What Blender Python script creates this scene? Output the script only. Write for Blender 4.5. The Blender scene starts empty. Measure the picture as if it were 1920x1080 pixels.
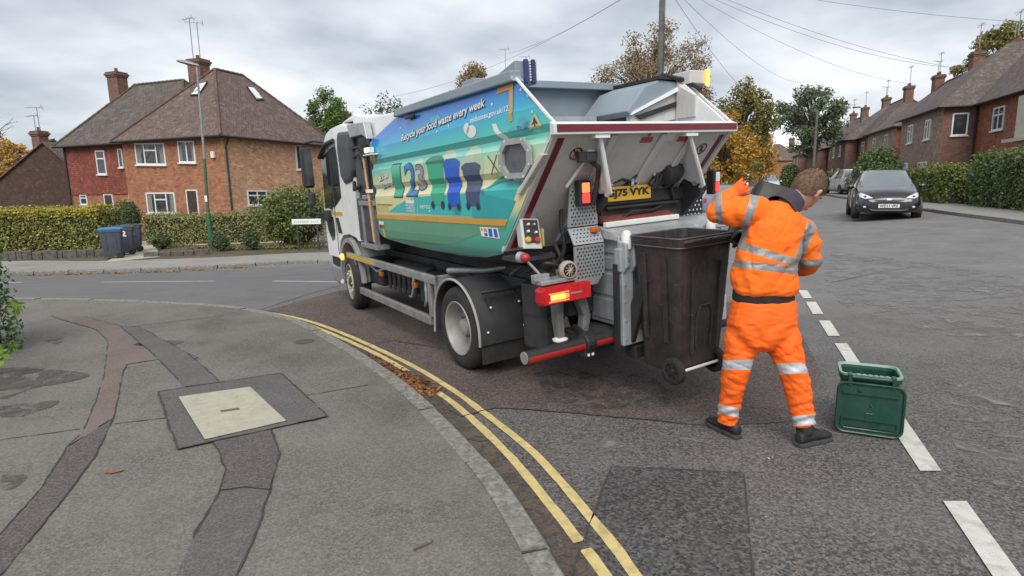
import bpy, bmesh, math, random
import numpy as np
from mathutils import Vector, Matrix
from mathutils.geometry import delaunay_2d_cdt

random.seed(7)
RNG = np.random.default_rng(11)
SC = bpy.context.scene
COL = SC.collection
rad = math.radians

# ---------------------------------------------------------------- camera
FPX, PITCH, ROLL, EYE = 1100.0, rad(9.7), rad(-1.0), 1.65
CAMROT = Matrix.Rotation(math.pi / 2 - PITCH, 3, 'X') @ Matrix.Rotation(ROLL, 3, 'Z')
cam_data = bpy.data.cameras.new('camera')
cam = bpy.data.objects.new('camera', cam_data)
COL.objects.link(cam)
cam.matrix_world = Matrix.Translation((0, 0, EYE)) @ CAMROT.to_4x4()
cam_data.sensor_width = 36.0
cam_data.lens = 36.0 * FPX / 1920.0
cam_data.clip_end = 2000
SC.camera = cam

# ---------------------------------------------------------------- world: overcast sky with broken cloud
SUN_EL, SUN_AZ = rad(46), rad(184)          # azimuth clockwise from +Y
world = bpy.data.worlds.new('World')
SC.world = world
world.use_nodes = True
wn, wl = world.node_tree.nodes, world.node_tree.links
wn.clear()
w_out = wn.new('ShaderNodeOutputWorld')
w_bg = wn.new('ShaderNodeBackground')
w_bg.inputs['Strength'].default_value = 0.1
wl.new(w_bg.outputs[0], w_out.inputs[0])
w_sky = wn.new('ShaderNodeTexSky')
w_sky.sky_type = 'NISHITA'
w_sky.sun_disc = False
w_sky.sun_elevation = SUN_EL
w_sky.sun_rotation = SUN_AZ
w_tc = wn.new('ShaderNodeTexCoord')
w_sep = wn.new('ShaderNodeSeparateXYZ')
wl.new(w_tc.outputs['Generated'], w_sep.inputs[0])
w_z = wn.new('ShaderNodeMath'); w_z.operation = 'ADD'; w_z.inputs[1].default_value = 0.22
wl.new(w_sep.outputs[2], w_z.inputs[0])
w_zm = wn.new('ShaderNodeMath'); w_zm.operation = 'MAXIMUM'; w_zm.inputs[1].default_value = 0.08
wl.new(w_z.outputs[0], w_zm.inputs[0])
w_cmb = wn.new('ShaderNodeCombineXYZ')
for i in (0, 1):
    d = wn.new('ShaderNodeMath'); d.operation = 'DIVIDE'
    wl.new(w_sep.outputs[i], d.inputs[0]); wl.new(w_zm.outputs[0], d.inputs[1])
    wl.new(d.outputs[0], w_cmb.inputs[i])
w_n = wn.new('ShaderNodeTexNoise')
w_n.inputs['Scale'].default_value = 1.0
w_n.inputs['Detail'].default_value = 6
w_n.inputs['Roughness'].default_value = 0.5
w_n.inputs['Distortion'].default_value = 0.1
wl.new(w_cmb.outputs[0], w_n.inputs['Vector'])
w_ramp = wn.new('ShaderNodeValToRGB')
cr = w_ramp.color_ramp
cr.elements[0].position, cr.elements[0].color = 0.36, (3.6, 4.0, 4.5, 1)
cr.elements[1].position, cr.elements[1].color = 0.62, (8.3, 8.4, 8.5, 1)
e = cr.elements.new(0.5); e.color = (6.0, 6.4, 6.8, 1)
wl.new(w_n.outputs['Fac'], w_ramp.inputs[0])
w_mix = wn.new('ShaderNodeMixRGB')
w_mix.inputs[0].default_value = 0.9
wl.new(w_sky.outputs[0], w_mix.inputs[1]); wl.new(w_ramp.outputs[0], w_mix.inputs[2])
wl.new(w_mix.outputs[0], w_bg.inputs['Color'])

sun_data = bpy.data.lights.new('sun', 'SUN')
sun_data.energy = 2.3
sun_data.angle = rad(42)
sun_data.color = (1.0, 0.95, 0.88)
sun = bpy.data.objects.new('sun', sun_data)
COL.objects.link(sun)
_sd = Vector((math.sin(SUN_AZ) * math.cos(SUN_EL), math.cos(SUN_AZ) * math.cos(SUN_EL), math.sin(SUN_EL)))
sun.rotation_euler = _sd.to_track_quat('Z', 'Y').to_euler()
SC.view_settings.view_transform = 'Standard'
SC.view_settings.look = 'None'
SC.view_settings.exposure = 0.40
SC.view_settings.gamma = 1.0

# ---------------------------------------------------------------- survey helpers (photo survey -> metres in the place)
E_ST = Vector((.33, .944, 0)).normalized()         # along the right-hand street
N_ST = Vector((E_ST.y, -E_ST.x, 0))                # to its right
def smooth(a, b, x):
    t = min(1, max(0, (x - a) / (b - a))); return t * t * (3 - 2 * t)
def hgt(x, y):
    p = x * E_ST.x + y * E_ST.y; q = x * N_ST.x + y * N_ST.y
    z = -0.5 * smooth(8.5, 16.5, y) * smooth(3.5, -3, x)
    z += 0.35 * smooth(1.6, 7.5, q) * smooth(3, 12, p) + 0.010 * max(0, min(p, 80) - 7) * smooth(-6, 2, q)
    return z
def ray(u, v):
    return CAMROT @ Vector(((u - 960) / FPX, -(v - 540) / FPX, -1))
CAMP = Vector((0, 0, EYE))
def P(u, v, Y):
    d = ray(u, v); return CAMP + d * (Y / d.y)
def G(u, v, dz=0.0):
    d = ray(u, v); z = dz
    for _ in range(25):
        t = (z - EYE) / d.z; p = CAMP + d * t
        z = 0.5 * z + 0.5 * (hgt(p.x, p.y) + dz)
    return Vector((p.x, p.y, hgt(p.x, p.y) + dz))
def pq(p, q, dz=0.0):
    v = E_ST * p + N_ST * q; return Vector((v.x, v.y, hgt(v.x, v.y) + dz))

# ---------------------------------------------------------------- materials
def nt_new(name):
    m = bpy.data.materials.new(name); m.use_nodes = True
    n, l = m.node_tree.nodes, m.node_tree.links
    return m, n, l, n['Principled BSDF']
def c4(c): return (c[0], c[1], c[2], 1)
def mixn(n, l, fac, a, b, mode='MIX'):
    x = n.new('ShaderNodeMixRGB'); x.blend_type = mode
    for k, val in enumerate((fac, a, b)):
        if hasattr(val, 'is_output'): l.new(val, x.inputs[k])
        elif k == 0: x.inputs[0].default_value = val
        else: x.inputs[k].default_value = c4(val)
    return x.outputs[0]
def noise(n, l, scale, detail=3, rough=.55, vec=None, dist=0):
    t = n.new('ShaderNodeTexNoise'); t.inputs['Scale'].default_value = scale
    t.inputs['Detail'].default_value = detail; t.inputs['Roughness'].default_value = rough
    t.inputs['Distortion'].default_value = dist
    if vec is not None: l.new(vec, t.inputs['Vector'])
    return t.outputs['Fac']
def remap(n, l, src, a, b, lo=0., hi=1.):
    x = n.new('ShaderNodeMapRange'); l.new(src, x.inputs[0])
    for k, v in zip((1, 2, 3, 4), (a, b, lo, hi)): x.inputs[k].default_value = v
    return x.outputs[0]
def bumpn(n, l, bs, h, strength, dist=.01):
    b = n.new('ShaderNodeBump'); b.inputs['Strength'].default_value = strength; b.inputs['Distance'].default_value = dist
    l.new(h, b.inputs['Height']); l.new(b.outputs[0], bs.inputs['Normal'])
def ocoord(n): return n.new('ShaderNodeTexCoord').outputs['Object']

def M(name, col, rough=.6, metal=0., var=.12, scale=6., bump=0., bscale=60., dirt=0., dirtcol=(.05, .045, .04), coat=0., spec=.5, streak=0.):
    m, n, l, bs = nt_new(name); v = ocoord(n)
    f = noise(n, l, scale, 4, .6, v)
    c = mixn(n, l, remap(n, l, f, .3, .7), [x * (1 - var) for x in col], [min(1, x * (1 + var)) for x in col])
    if dirt:
        d = noise(n, l, scale * .6, 6, .65, v, .6)
        c = mixn(n, l, remap(n, l, d, .48, .75, 0, dirt), c, dirtcol)
    if streak:
        mp = n.new('ShaderNodeMapping'); mp.inputs['Scale'].default_value = (22, 22, 2.2); l.new(v, mp.inputs[0])
        sk = noise(n, l, 1.0, 6, .7, mp.outputs[0], .3); c = mixn(n, l, remap(n, l, sk, .52, .72, 0, streak), c, dirtcol)
        mp2 = n.new('ShaderNodeMapping'); mp2.inputs['Scale'].default_value = (9, 9, 70); mp2.inputs['Rotation'].default_value = (.5, .4, .2); l.new(v, mp2.inputs[0])
        sc_ = noise(n, l, 1.0, 3, .6, mp2.outputs[0]); c = mixn(n, l, remap(n, l, sc_, .66, .72, 0, streak * .8), c, [min(1, x * 1.5 + .06) for x in dirtcol])
    l.new(c, bs.inputs['Base Color'])
    bs.inputs['Metallic'].default_value = metal
    l.new(remap(n, l, noise(n, l, scale * 2.3, 3, .6, v), .3, .7, max(.03, rough - .08), min(1, rough + .1)), bs.inputs['Roughness'])
    bs.inputs['Coat Weight'].default_value = coat
    bs.inputs['Specular IOR Level'].default_value = spec
    if bump: bumpn(n, l, bs, noise(n, l, bscale, 3, .6, v), bump)
    return m
def EM(name, col, strength, base=(.4, .1, .05)):
    m, n, l, bs = nt_new(name)
    bs.inputs['Base Color'].default_value = c4(base)
    bs.inputs['Emission Color'].default_value = c4(col); bs.inputs['Emission Strength'].default_value = strength
    bs.inputs['Roughness'].default_value = .25
    return m
def GLASS(name, col=(.02, .025, .03), rough=.06):
    m, n, l, bs = nt_new(name)
    v = ocoord(n)
    c = mixn(n, l, remap(n, l, noise(n, l, 2.5, 2, .5, v), .35, .65), [x * .6 for x in col], [x * 1.6 for x in col])
    l.new(c, bs.inputs['Base Color']); bs.inputs['Roughness'].default_value = rough
    bs.inputs['Specular IOR Level'].default_value = .8
    return m
def ASPHALT(name, dark, light, stain=(.05, .04, .035), grain=95., stainamt=.5, contrast=1.0, patch=.25, grazing_pale=None):
    m, n, l, bs = nt_new(name); v = ocoord(n)
    vo = n.new('ShaderNodeTexVoronoi'); vo.inputs['Scale'].default_value = grain; l.new(v, vo.inputs['Vector'])
    sepc = n.new('ShaderNodeSeparateColor'); l.new(vo.outputs['Color'], sepc.inputs[0])
    g = noise(n, l, grain * .55, 2, .6, v)
    mm = n.new('ShaderNodeMath'); mm.operation = 'MULTIPLY'; l.new(sepc.outputs[0], mm.inputs[0]); l.new(remap(n, l, g, .3, .7, .35, 1.25), mm.inputs[1])
    c = mixn(n, l, remap(n, l, mm.outputs[0], .05, .85, .5 - .5 * contrast, .5 + .5 * contrast), dark, light)
    warm = noise(n, l, grain * .8, 1, .5, v)
    c = mixn(n, l, remap(n, l, warm, .45, .8, 0, .35), c, (light[0] * 1.1, light[1] * .88, light[2] * .8))
    big = noise(n, l, .45, 5, .62, v, .7)
    c = mixn(n, l, remap(n, l, big, .5, .72, 0, stainamt), c, stain)
    big2 = noise(n, l, 1.7, 5, .6, v, .4)
    c = mixn(n, l, remap(n, l, big2, .35, .65, 0, patch), c, [x * 1.18 for x in light])
    if grazing_pale:  # paler down the street: sheen at grazing angles put into the colour
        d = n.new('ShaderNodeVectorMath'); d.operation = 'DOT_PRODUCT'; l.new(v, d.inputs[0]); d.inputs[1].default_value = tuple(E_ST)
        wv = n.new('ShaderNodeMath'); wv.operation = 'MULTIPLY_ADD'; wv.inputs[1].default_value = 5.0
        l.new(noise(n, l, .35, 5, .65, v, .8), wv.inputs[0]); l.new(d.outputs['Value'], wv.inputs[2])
        c = mixn(n, l, remap(n, l, wv.outputs[0], 7.0, 14.0, 0, .62), c, mixn(n, l, remap(n, l, noise(n, l, 1.1, 6, .7, v, .5), .35, .7), grazing_pale, [x * .62 for x in grazing_pale]))
    l.new(c, bs.inputs['Base Color']); bs.inputs['Roughness'].default_value = .85
    bs.inputs['Specular IOR Level'].default_value = .3
    bumpn(n, l, bs, mm.outputs[0], .5, .004)
    return m
def UVTILE(name, c1, c2, mortar, bw, rh, mort=.012, rough=.85, offset=.5, blot=.35, blotcol=(.1, .05, .03), bump=.5, bscale=.4):
    m, n, l, bs = nt_new(name)
    uv = n.new('ShaderNodeUVMap').outputs[0]
    b = n.new('ShaderNodeTexBrick'); l.new(uv, b.inputs['Vector'])
    b.offset = offset; b.inputs['Scale'].default_value = 1
    b.inputs['Brick Width'].default_value = bw; b.inputs['Row Height'].default_value = rh
    b.inputs['Mortar Size'].default_value = mort; b.inputs['Bias'].default_value = -.1
    b.inputs['Color1'].default_value = c4(c1); b.inputs['Color2'].default_value = c4(c2); b.inputs['Mortar'].default_value = c4(mortar)
    c = b.outputs['Color']
    vb = n.new('ShaderNodeTexVoronoi'); vb.inputs['Scale'].default_value = 1; mp = n.new('ShaderNodeMapping'); mp.inputs['Scale'].default_value = (1 / bw * 1.1, 1 / rh * .7, 1); l.new(uv, mp.inputs[0]); l.new(mp.outputs[0], vb.inputs['Vector'])
    sv = n.new('ShaderNodeSeparateColor'); l.new(vb.outputs['Color'], sv.inputs[0])
    c = mixn(n, l, remap(n, l, sv.outputs[0], .5, 1, 0, .6), c, [min(1, x * 1.55) for x in c1]); c = mixn(n, l, remap(n, l, sv.outputs[1], .55, 1, 0, .6), c, [x * .55 for x in c2])
    bl = noise(n, l, bscale * 4, 5, .7, uv)
    c = mixn(n, l, remap(n, l, bl, .42, .7, 0, blot), c, blotcol)
    bl2 = noise(n, l, 7, 3, .7, uv)
    c = mixn(n, l, remap(n, l, bl2, .4, .65, 0, .4), c, [x * 1.35 for x in c2])
    l.new(c, bs.inputs['Base Color']); bs.inputs['Roughness'].default_value = rough
    bs.inputs['Specular IOR Level'].default_value = .25
    bumpn(n, l, bs, b.outputs['Fac'], -bump, .01)
    return m
def LEAF(name, cols, nscale=1.2):
    """leaf colours chosen per leaf (face attribute 'v'); slight translucency"""
    m, n, l, bs = nt_new(name)
    at = n.new('ShaderNodeAttribute'); at.attribute_name = 'v'
    r = n.new('ShaderNodeValToRGB'); els = r.color_ramp.elements
    els[0].position = 0; els[0].color = c4(cols[0]); els[1].position = 1; els[1].color = c4(cols[-1])
    for i, c in enumerate(cols[1:-1]):
        x = els.new((i + 1) / (len(cols) - 1)); x.color = c4(c)
    ad = n.new('ShaderNodeMath'); ad.operation = 'ADD'
    l.new(at.outputs['Fac'], ad.inputs[0]); l.new(remap(n, l, noise(n, l, nscale, 3, .6, ocoord(n)), .3, .7, -.28, .28), ad.inputs[1])
    l.new(ad.outputs[0], r.inputs[0])
    l.new(r.outputs[0], bs.inputs['Base Color']); bs.inputs['Roughness'].default_value = .55
    bs.inputs['Specular IOR Level'].default_value = .3
    tr = n.new('ShaderNodeBsdfTranslucent'); l.new(r.outputs[0], tr.inputs[0])
    mx = n.new('ShaderNodeMixShader'); mx.inputs[0].default_value = .3
    l.new(bs.outputs[0], mx.inputs[1]); l.new(tr.outputs[0], mx.inputs[2])
    l.new(mx.outputs[0], n['Material Output'].inputs[0])
    return m

MAT = {}
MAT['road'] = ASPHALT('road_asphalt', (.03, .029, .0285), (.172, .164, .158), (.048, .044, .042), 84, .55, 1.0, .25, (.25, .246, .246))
MAT['road_red'] = ASPHALT('road_asphalt_reddish', (.032, .026, .024), (.155, .128, .117), (.058, .045, .039), 86, .4, 1.0, .2)
MAT['road_grey'] = ASPHALT('road_asphalt_worn', (.095, .095, .098), (.165, .165, .167), (.085, .085, .088), 120, .6, .8, .3)
MAT['road_dark'] = ASPHALT('road_asphalt_patch', (.022, .023, .024), (.125, .124, .123), (.03, .03, .031), 76, .5, 1.0, .1)
MAT['pave'] = ASPHALT('pavement_asphalt', (.078, .073, .066), (.205, .191, .173), (.064, .058, .052), 105, .75, .8, .3)
MAT['pave_dark'] = ASPHALT('pavement_patch_dark', (.062, .061, .06), (.145, .142, .138), (.055, .052, .05), 120, .5, .9, .25)
MAT['pave_red'] = ASPHALT('pavement_patch_red', (.098, .078, .071), (.20, .163, .148), (.08, .06, .053), 140, .6, .8, .3)
MAT['pave_brown'] = ASPHALT('pavement_patch_brown', (.05, .045, .042), (.145, .128, .12), (.045, .04, .038), 120, .5, 1.0, .2)
MAT['pave_far'] = ASPHALT('pavement_far', (.19, .183, .17), (.29, .28, .262), (.15, .14, .125), 60, .6, .7, .35)
def STAIN(name, col, thr=.46, scale=9):
    m, n, l, bs = nt_new(name); v = ocoord(n)
    l.new(mixn(n, l, noise(n, l, 160, 2, .6, v), [x * .7 for x in col], [x * 1.3 for x in col]), bs.inputs['Base Color']); bs.inputs['Roughness'].default_value = .85
    a = remap(n, l, noise(n, l, scale, 7, .72, v, .6), thr - .08, thr + .08); l.new(a, bs.inputs['Alpha']); return m
MAT['stain'] = STAIN('damp_stain', (.085, .079, .072), .50, 6)
MAT['silt'] = STAIN('gutter_silt', (.10, .078, .06), .47, 7)
MAT['oil'] = STAIN('oil_drips', (.055, .05, .047), .56, 5)
MAT['pale_wear'] = STAIN('pale_wear', (.19, .185, .18), .58, 4)
MAT['seal'] = M('bitumen_joint', (.045, .042, .04), .85, var=.4, scale=20)
MAT['kerb'] = M('kerb_stone', (.21, .205, .185), .9, var=.42, scale=26, bump=.9, bscale=70, dirt=.75, dirtcol=(.085, .088, .062))
MAT['yellow'] = M('yellow_road_paint', (.58, .46, .20), .7, var=.15, scale=18, bump=.5, bscale=140, dirt=.7, dirtcol=(.24, .19, .10))
MAT['whiteline'] = M('white_road_paint', (.55, .54, .50), .7, var=.1, scale=14, bump=.5, bscale=140, dirt=.6, dirtcol=(.22, .21, .19))
MAT['concrete'] = M('cover_concrete', (.40, .38, .30), .85, var=.12, scale=20, bump=.5, bscale=120, dirt=.35, dirtcol=(.25, .23, .18))
MAT['earth'] = M('garden_earth', (.09, .07, .045), .95, var=.35, scale=3, bump=.8, bscale=25)
MAT['grass'] = M('grass_ground', (.07, .095, .03), .95, var=.4, scale=4, bump=.8, bscale=40)
MAT['stonewall'] = M('wall_stone', (.10, .092, .078), .9, var=.55, scale=9, bump=.9, bscale=16)

# ---------------------------------------------------------------- mesh builder
class MB:
    def __init__(self, tf=None):
        self.v, self.f, self.m, self.tf = [], [], [], tf
    def add(self, verts, faces, mat=0):
        o = len(self.v)
        for p in verts:
            p = tuple(p); self.v.append(self.tf(p) if self.tf else p)
        for f in faces:
            self.f.append([i + o for i in f]); self.m.append(mat)
        return self
    def box(self, x0, x1, y0, y1, z0, z1, mat=0):
        return self.add([(x0, y0, z0), (x1, y0, z0), (x1, y1, z0), (x0, y1, z0), (x0, y0, z1), (x1, y0, z1), (x1, y1, z1), (x0, y1, z1)],
                        [(0, 3, 2, 1), (4, 5, 6, 7), (0, 1, 5, 4), (1, 2, 6, 5), (2, 3, 7, 6), (3, 0, 4, 7)], mat)
    def obox(self, c, ax, ay, az, mat=0):
        c, ax, ay, az = Vector(c), Vector(ax), Vector(ay), Vector(az)
        vs = [c + ax * i + ay * j + az * k for k in (-1, 1) for (i, j) in ((-1, -1), (1, -1), (1, 1), (-1, 1))]
        return self.add(vs, [(0, 3, 2, 1), (4, 5, 6, 7), (0, 1, 5, 4), (1, 2, 6, 5), (2, 3, 7, 6), (3, 0, 4, 7)], mat)
    def poly(self, pts, mat=0): return self.add(pts, [list(range(len(pts)))], mat)
    def prism(self, poly, axis, a, b, mat=0):
        def mk(p, k):
            return {'x': (k, p[0], p[1]), 'y': (p[0], k, p[1]), 'z': (p[0], p[1], k)}[axis]
        n = len(poly)
        return self.add([mk(p, a) for p in poly] + [mk(p, b) for p in poly],
                        [list(range(n))[::-1], list(range(n, 2 * n))] + [(i, (i + 1) % n, n + (i + 1) % n, n + i) for i in range(n)], mat)
    def slab(self, pts, off, mat=0):
        off = Vector(off); n = len(pts); pts = [Vector(p) for p in pts]
        return self.add(pts + [p + off for p in pts],
                        [list(range(n))[::-1], list(range(n, 2 * n))] + [(i, (i + 1) % n, n + (i + 1) % n, n + i) for i in range(n)], mat)
    def loft(self, rings, cap=True, mat=0, closed=False):
        n = len(rings[0]); vs = [p for r in rings for p in r]; fs = []
        R = len(rings)
        for k in range(R if closed else R - 1):
            a, b = k * n, ((k + 1) % R) * n
            for i in range(n):
                j = (i + 1) % n; fs.append((a + i, a + j, b + j, b + i))
        if cap and not closed: fs += [list(range(n))[::-1], list(range((R - 1) * n, R * n))]
        return self.add(vs, fs, mat)
    def tube(self, pts, r, n=8, mat=0, cap=True, closed=False):
        pts = [Vector(p) for p in pts]; L = len(pts)
        rs = r if isinstance(r, (list, tuple)) else [r] * L
        rings = []; prev = None
        for i in range(L):
            if closed: d = pts[(i + 1) % L] - pts[i - 1]
            else: d = (pts[min(i + 1, L - 1)] - pts[max(i - 1, 0)])
            d.normalize()
            if prev is None:
                up = Vector((0, 0, 1)) if abs(d.z) < .9 else Vector((1, 0, 0))
                a = d.cross(up).normalized()
            else:
                a = (prev - d * prev.dot(d)).normalized()
            prev = a; b = d.cross(a)
            rings.append([pts[i] + (a * math.cos(2 * math.pi * k / n) + b * math.sin(2 * math.pi * k / n)) * rs[i] for k in range(n)])
        return self.loft(rings, cap, mat, closed)
    def cyl(self, a, b, r, n=16, mat=0, r2=None):
        return self.tube([a, b], [r, r if r2 is None else r2], n, mat)
    def lathe(self, prof, c, axis, n=28, mat=0, closed=False, cap=True):
        """prof: (offset along axis, radius)"""
        c, axis = Vector(c), Vector(axis).normalized()
        up = Vector((0, 0, 1)) if abs(axis.z) < .9 else Vector((1, 0, 0))
        a = axis.cross(up).normalized(); b = axis.cross(a)
        rings = [[c + axis * h + (a * math.cos(2 * math.pi * k / n) + b * math.sin(2 * math.pi * k / n)) * r for k in range(n)] for h, r in prof]
        return self.loft(rings, cap and not closed, mat, closed)
    def ball(self, c, r, n=12, mat=0, sc=(1, 1, 1)):
        c = Vector(c); rings = []
        for k in range(1, n // 2 + 1):
            th = math.pi * k / (n // 2 + 1)
            rings.append([c + Vector((r * sc[0] * math.sin(th) * math.cos(2 * math.pi * i / n), r * sc[1] * math.sin(th) * math.sin(2 * math.pi * i / n), r * sc[2] * math.cos(th))) for i in range(n)])
        return self.loft(rings, True, mat)
    def build(self, name, mats, parent=None, smooth=None, bevel=0, seg=2, uv=False, recalc=True):
        me = bpy.data.meshes.new(name)
        me.from_pydata([tuple(p) for p in self.v], [], self.f)
        if not isinstance(mats, (list, tuple)): mats = [mats]
        for m in mats: me.materials.append(m)
        me.polygons.foreach_set('material_index', self.m)
        if recalc:
            bm = bmesh.new(); bm.from_mesh(me); bmesh.ops.recalc_face_normals(bm, faces=bm.faces[:]); bm.to_mesh(me); bm.free()
        return finish(name, me, parent, smooth, bevel, seg, uv)
def finish(name, me, parent=None, smooth=None, bevel=0, seg=2, uv=False):
    if uv: autouv(me)
    if smooth is not None:
        me.polygons.foreach_set('use_smooth', [True] * len(me.polygons))
        try: me.set_sharp_from_angle(angle=rad(smooth))
        except Exception: pass
    me.update()
    o = bpy.data.objects.new(name, me); COL.objects.link(o)
    if parent: o.parent = parent
    if bevel:
        b = o.modifiers.new('bevel', 'BEVEL'); b.width = bevel; b.segments = seg; b.limit_method = 'ANGLE'; b.angle_limit = rad(35)
    return o
def autouv(me):
    lay = me.uv_layers.new(name='UVMap')
    for p in me.polygons:
        n = p.normal
        if abs(n.z) > .95: t, b = Vector((1, 0, 0)), Vector((0, 1, 0))
        else:
            t = Vector((0, 0, 1)).cross(n).normalized(); b = n.cross(t)
        for li in p.loop_indices:
            co = me.vertices[me.loops[li].vertex_index].co
            lay.data[li].uv = (co.dot(t), co.dot(b))
def tag(o, label=None, cat=None, group=None, kind=None):
    if label: o['label'] = label
    if cat: o['category'] = cat
    if group: o['group'] = group
    if kind: o['kind'] = kind
    return o
def empty(name, loc=(0, 0, 0), rz=0, label=None, cat=None, group=None):
    o = bpy.data.objects.new(name, None); COL.objects.link(o)
    o.location = loc; o.rotation_euler = (0, 0, rz); o.empty_display_size = .2
    return tag(o, label, cat, group)
def copy_tree(o, parent=None):
    c = o.copy(); COL.objects.link(c)
    if parent: c.parent = parent
    for ch in list(o.children): copy_tree(ch, c)
    return c
def bisect_grid(bm, cell):
    xs = [v.co.x for v in bm.verts]; ys = [v.co.y for v in bm.verts]
    for ax, lo, hi in ((0, min(xs), max(xs)), (1, min(ys), max(ys))):
        k = math.floor(lo / cell) + 1
        while k * cell < hi:
            no = (1, 0, 0) if ax == 0 else (0, 1, 0)
            bmesh.ops.bisect_plane(bm, geom=bm.verts[:] + bm.edges[:] + bm.faces[:], dist=1e-5, plane_co=(k * cell, 0, 0) if ax == 0 else (0, k * cell, 0), plane_no=no)
            k += 1
def sheet(name, polys, mat, dz, cell=.5, parent=None, kind='structure', thick=0):
    """flat polygons draped on the terrain at height dz above it; thick gives them a skirt"""
    bm = bmesh.new()
    for poly in polys:
        if len(poly) > 4:
            r = delaunay_2d_cdt([Vector((p[0], p[1])) for p in poly], [], [list(range(len(poly)))], 1, 1e-5)
            vs = [bm.verts.new((p.x, p.y, 0)) for p in r[0]]; fs = [[vs[i] for i in f] for f in r[2]]
        else: fs = [[bm.verts.new((p[0], p[1], 0)) for p in poly]]
        for f in fs:
            try: bm.faces.new(f)
            except ValueError: pass
    bmesh.ops.triangulate(bm, faces=bm.faces[:])
    bisect_grid(bm, cell)
    bmesh.ops.remove_doubles(bm, verts=bm.verts[:], dist=1e-5)
    bmesh.ops.triangulate(bm, faces=bm.faces[:])
    for v in bm.verts: v.co.z = hgt(v.co.x, v.co.y) + dz
    for f in bm.faces:
        f.normal_update()
        if f.normal.z < 0: f.normal_flip()
    if thick:
        be = [ed for ed in bm.edges if len(ed.link_faces) == 1]
        r = bmesh.ops.extrude_edge_only(bm, edges=be)
        for g in r['geom']:
            if isinstance(g, bmesh.types.BMVert): g.co.z -= thick
    me = bpy.data.meshes.new(name); bm.to_mesh(me); bm.free(); me.materials.append(mat)
    o = finish(name, me, parent)
    if kind: o['kind'] = kind
    return o
def ribbon(pts, w, wob=0.0, step=.25):
    """polyline -> list of quads of width w (flat, x/y)"""
    pts = [Vector((p[0], p[1], 0)) for p in pts]; q = [pts[0]]
    for a, b in zip(pts, pts[1:]):
        k = max(1, int((b - a).length / step))
        q += [a + (b - a) * (i / k) for i in range(1, k + 1)]
    L, R = [], []
    for i, p in enumerate(q):
        d = (q[min(i + 1, len(q) - 1)] - q[max(i - 1, 0)]).normalized(); s = Vector((-d.y, d.x, 0))
        j = 1 + random.uniform(-wob, wob)
        L.append(p + s * w * .5 * j); R.append(p - s * w * .5 * (1 + random.uniform(-wob, wob)))
    return [[L[i], L[i + 1], R[i + 1], R[i]] for i in range(len(q) - 1)]
def spline(pts, k=6):
    pts = [Vector((p[0], p[1], p[2] if len(p) > 2 else 0)) for p in pts]; out = []
    for i in range(len(pts) - 1):
        p0, p1, p2, p3 = pts[max(i - 1, 0)], pts[i], pts[i + 1], pts[min(i + 2, len(pts) - 1)]
        for j in range(k):
            t = j / k
            out.append(.5 * ((2 * p1) + (p2 - p0) * t + (2 * p0 - 5 * p1 + 4 * p2 - p3) * t * t + (3 * p1 - p0 - 3 * p2 + p3) * t ** 3))
    return out + [pts[-1]]
def text_bm(body, size=1., bold=0., spacing=1., shear=0.):
    cu = bpy.data.curves.new('lettering', 'FONT'); cu.body = body; cu.size = size; cu.offset = bold; cu.space_character = spacing; cu.shear = shear
    cu.resolution_u = 3
    o = bpy.data.objects.new('lettering', cu); COL.objects.link(o)
    dg = bpy.context.evaluated_depsgraph_get()
    me = bpy.data.meshes.new_from_object(o.evaluated_get(dg))
    bm = bmesh.new(); bm.from_mesh(me)
    bpy.data.objects.remove(o); bpy.data.curves.remove(cu); bpy.data.meshes.remove(me)
    return bm
def bm_obj(name, bm, mats, parent=None, smooth=None, uv=False, bevel=0):
    me = bpy.data.meshes.new(name); bm.to_mesh(me); bm.free()
    for m in (mats if isinstance(mats, (list, tuple)) else [mats]): me.materials.append(m)
    return finish(name, me, parent, smooth, bevel, 2, uv)

# ---------------------------------------------------------------- foliage
def leaves(name, blobs, count, size, mat, parent=None, shell=.55, droop=.0, seed=0, flat=.35):
    """many leaf-sized quads through ellipsoid clumps; blobs: (centre, (rx,ry,rz)[, weight])"""
    rng = np.random.default_rng(seed + 100)
    w = np.array([(b[2] if len(b) > 2 else 1) * (b[1][0] * b[1][1] * b[1][2]) ** (2 / 3) for b in blobs]); w = w / w.sum()
    idx = rng.choice(len(blobs), count, p=w)
    c = np.array([tuple(b[0]) for b in blobs])[idx]; r = np.array([b[1] for b in blobs])[idx]
    d = rng.normal(size=(count, 3)); d /= np.linalg.norm(d, axis=1)[:, None]
    rr = shell + (1 - shell) * rng.random(count) ** .6
    rr *= 1 + rng.normal(0, .07, count)
    pos = c + d * r * rr[:, None]
    nrm = d * .6 + rng.normal(size=(count, 3)) * .7; nrm[:, 2] += flat
    nrm /= np.linalg.norm(nrm, axis=1)[:, None]
    t = np.cross(nrm, rng.normal(size=(count, 3))); t /= np.linalg.norm(t, axis=1)[:, None]
    b = np.cross(nrm, t)
    s = size * (.6 + .8 * rng.random(count))[:, None]
    t = t * s; b = b * s * .62
    quad = np.stack([pos - t, pos - b * .9 + t * .1, pos + t, pos + b * .9 + t * .1], axis=1).reshape(-1, 3)
    me = bpy.data.meshes.new(name)
    me.vertices.add(count * 4); me.vertices.foreach_set('co', quad.ravel())
    me.loops.add(count * 4); me.loops.foreach_set('vertex_index', np.arange(count * 4, dtype=np.int32))
    me.polygons.add(count); me.polygons.foreach_set('loop_start', np.arange(0, count * 4, 4, dtype=np.int32))
    me.polygons.foreach_set('loop_total', np.full(count, 4, dtype=np.int32))
    me.update(calc_edges=True)
    a = me.attributes.new('v', 'FLOAT', 'FACE'); a.data.foreach_set('value', rng.random(count).astype(np.float32))
    me.materials.append(mat)
    o = bpy.data.objects.new(name, me); COL.objects.link(o)
    if parent: o.parent = parent
    return o
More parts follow.
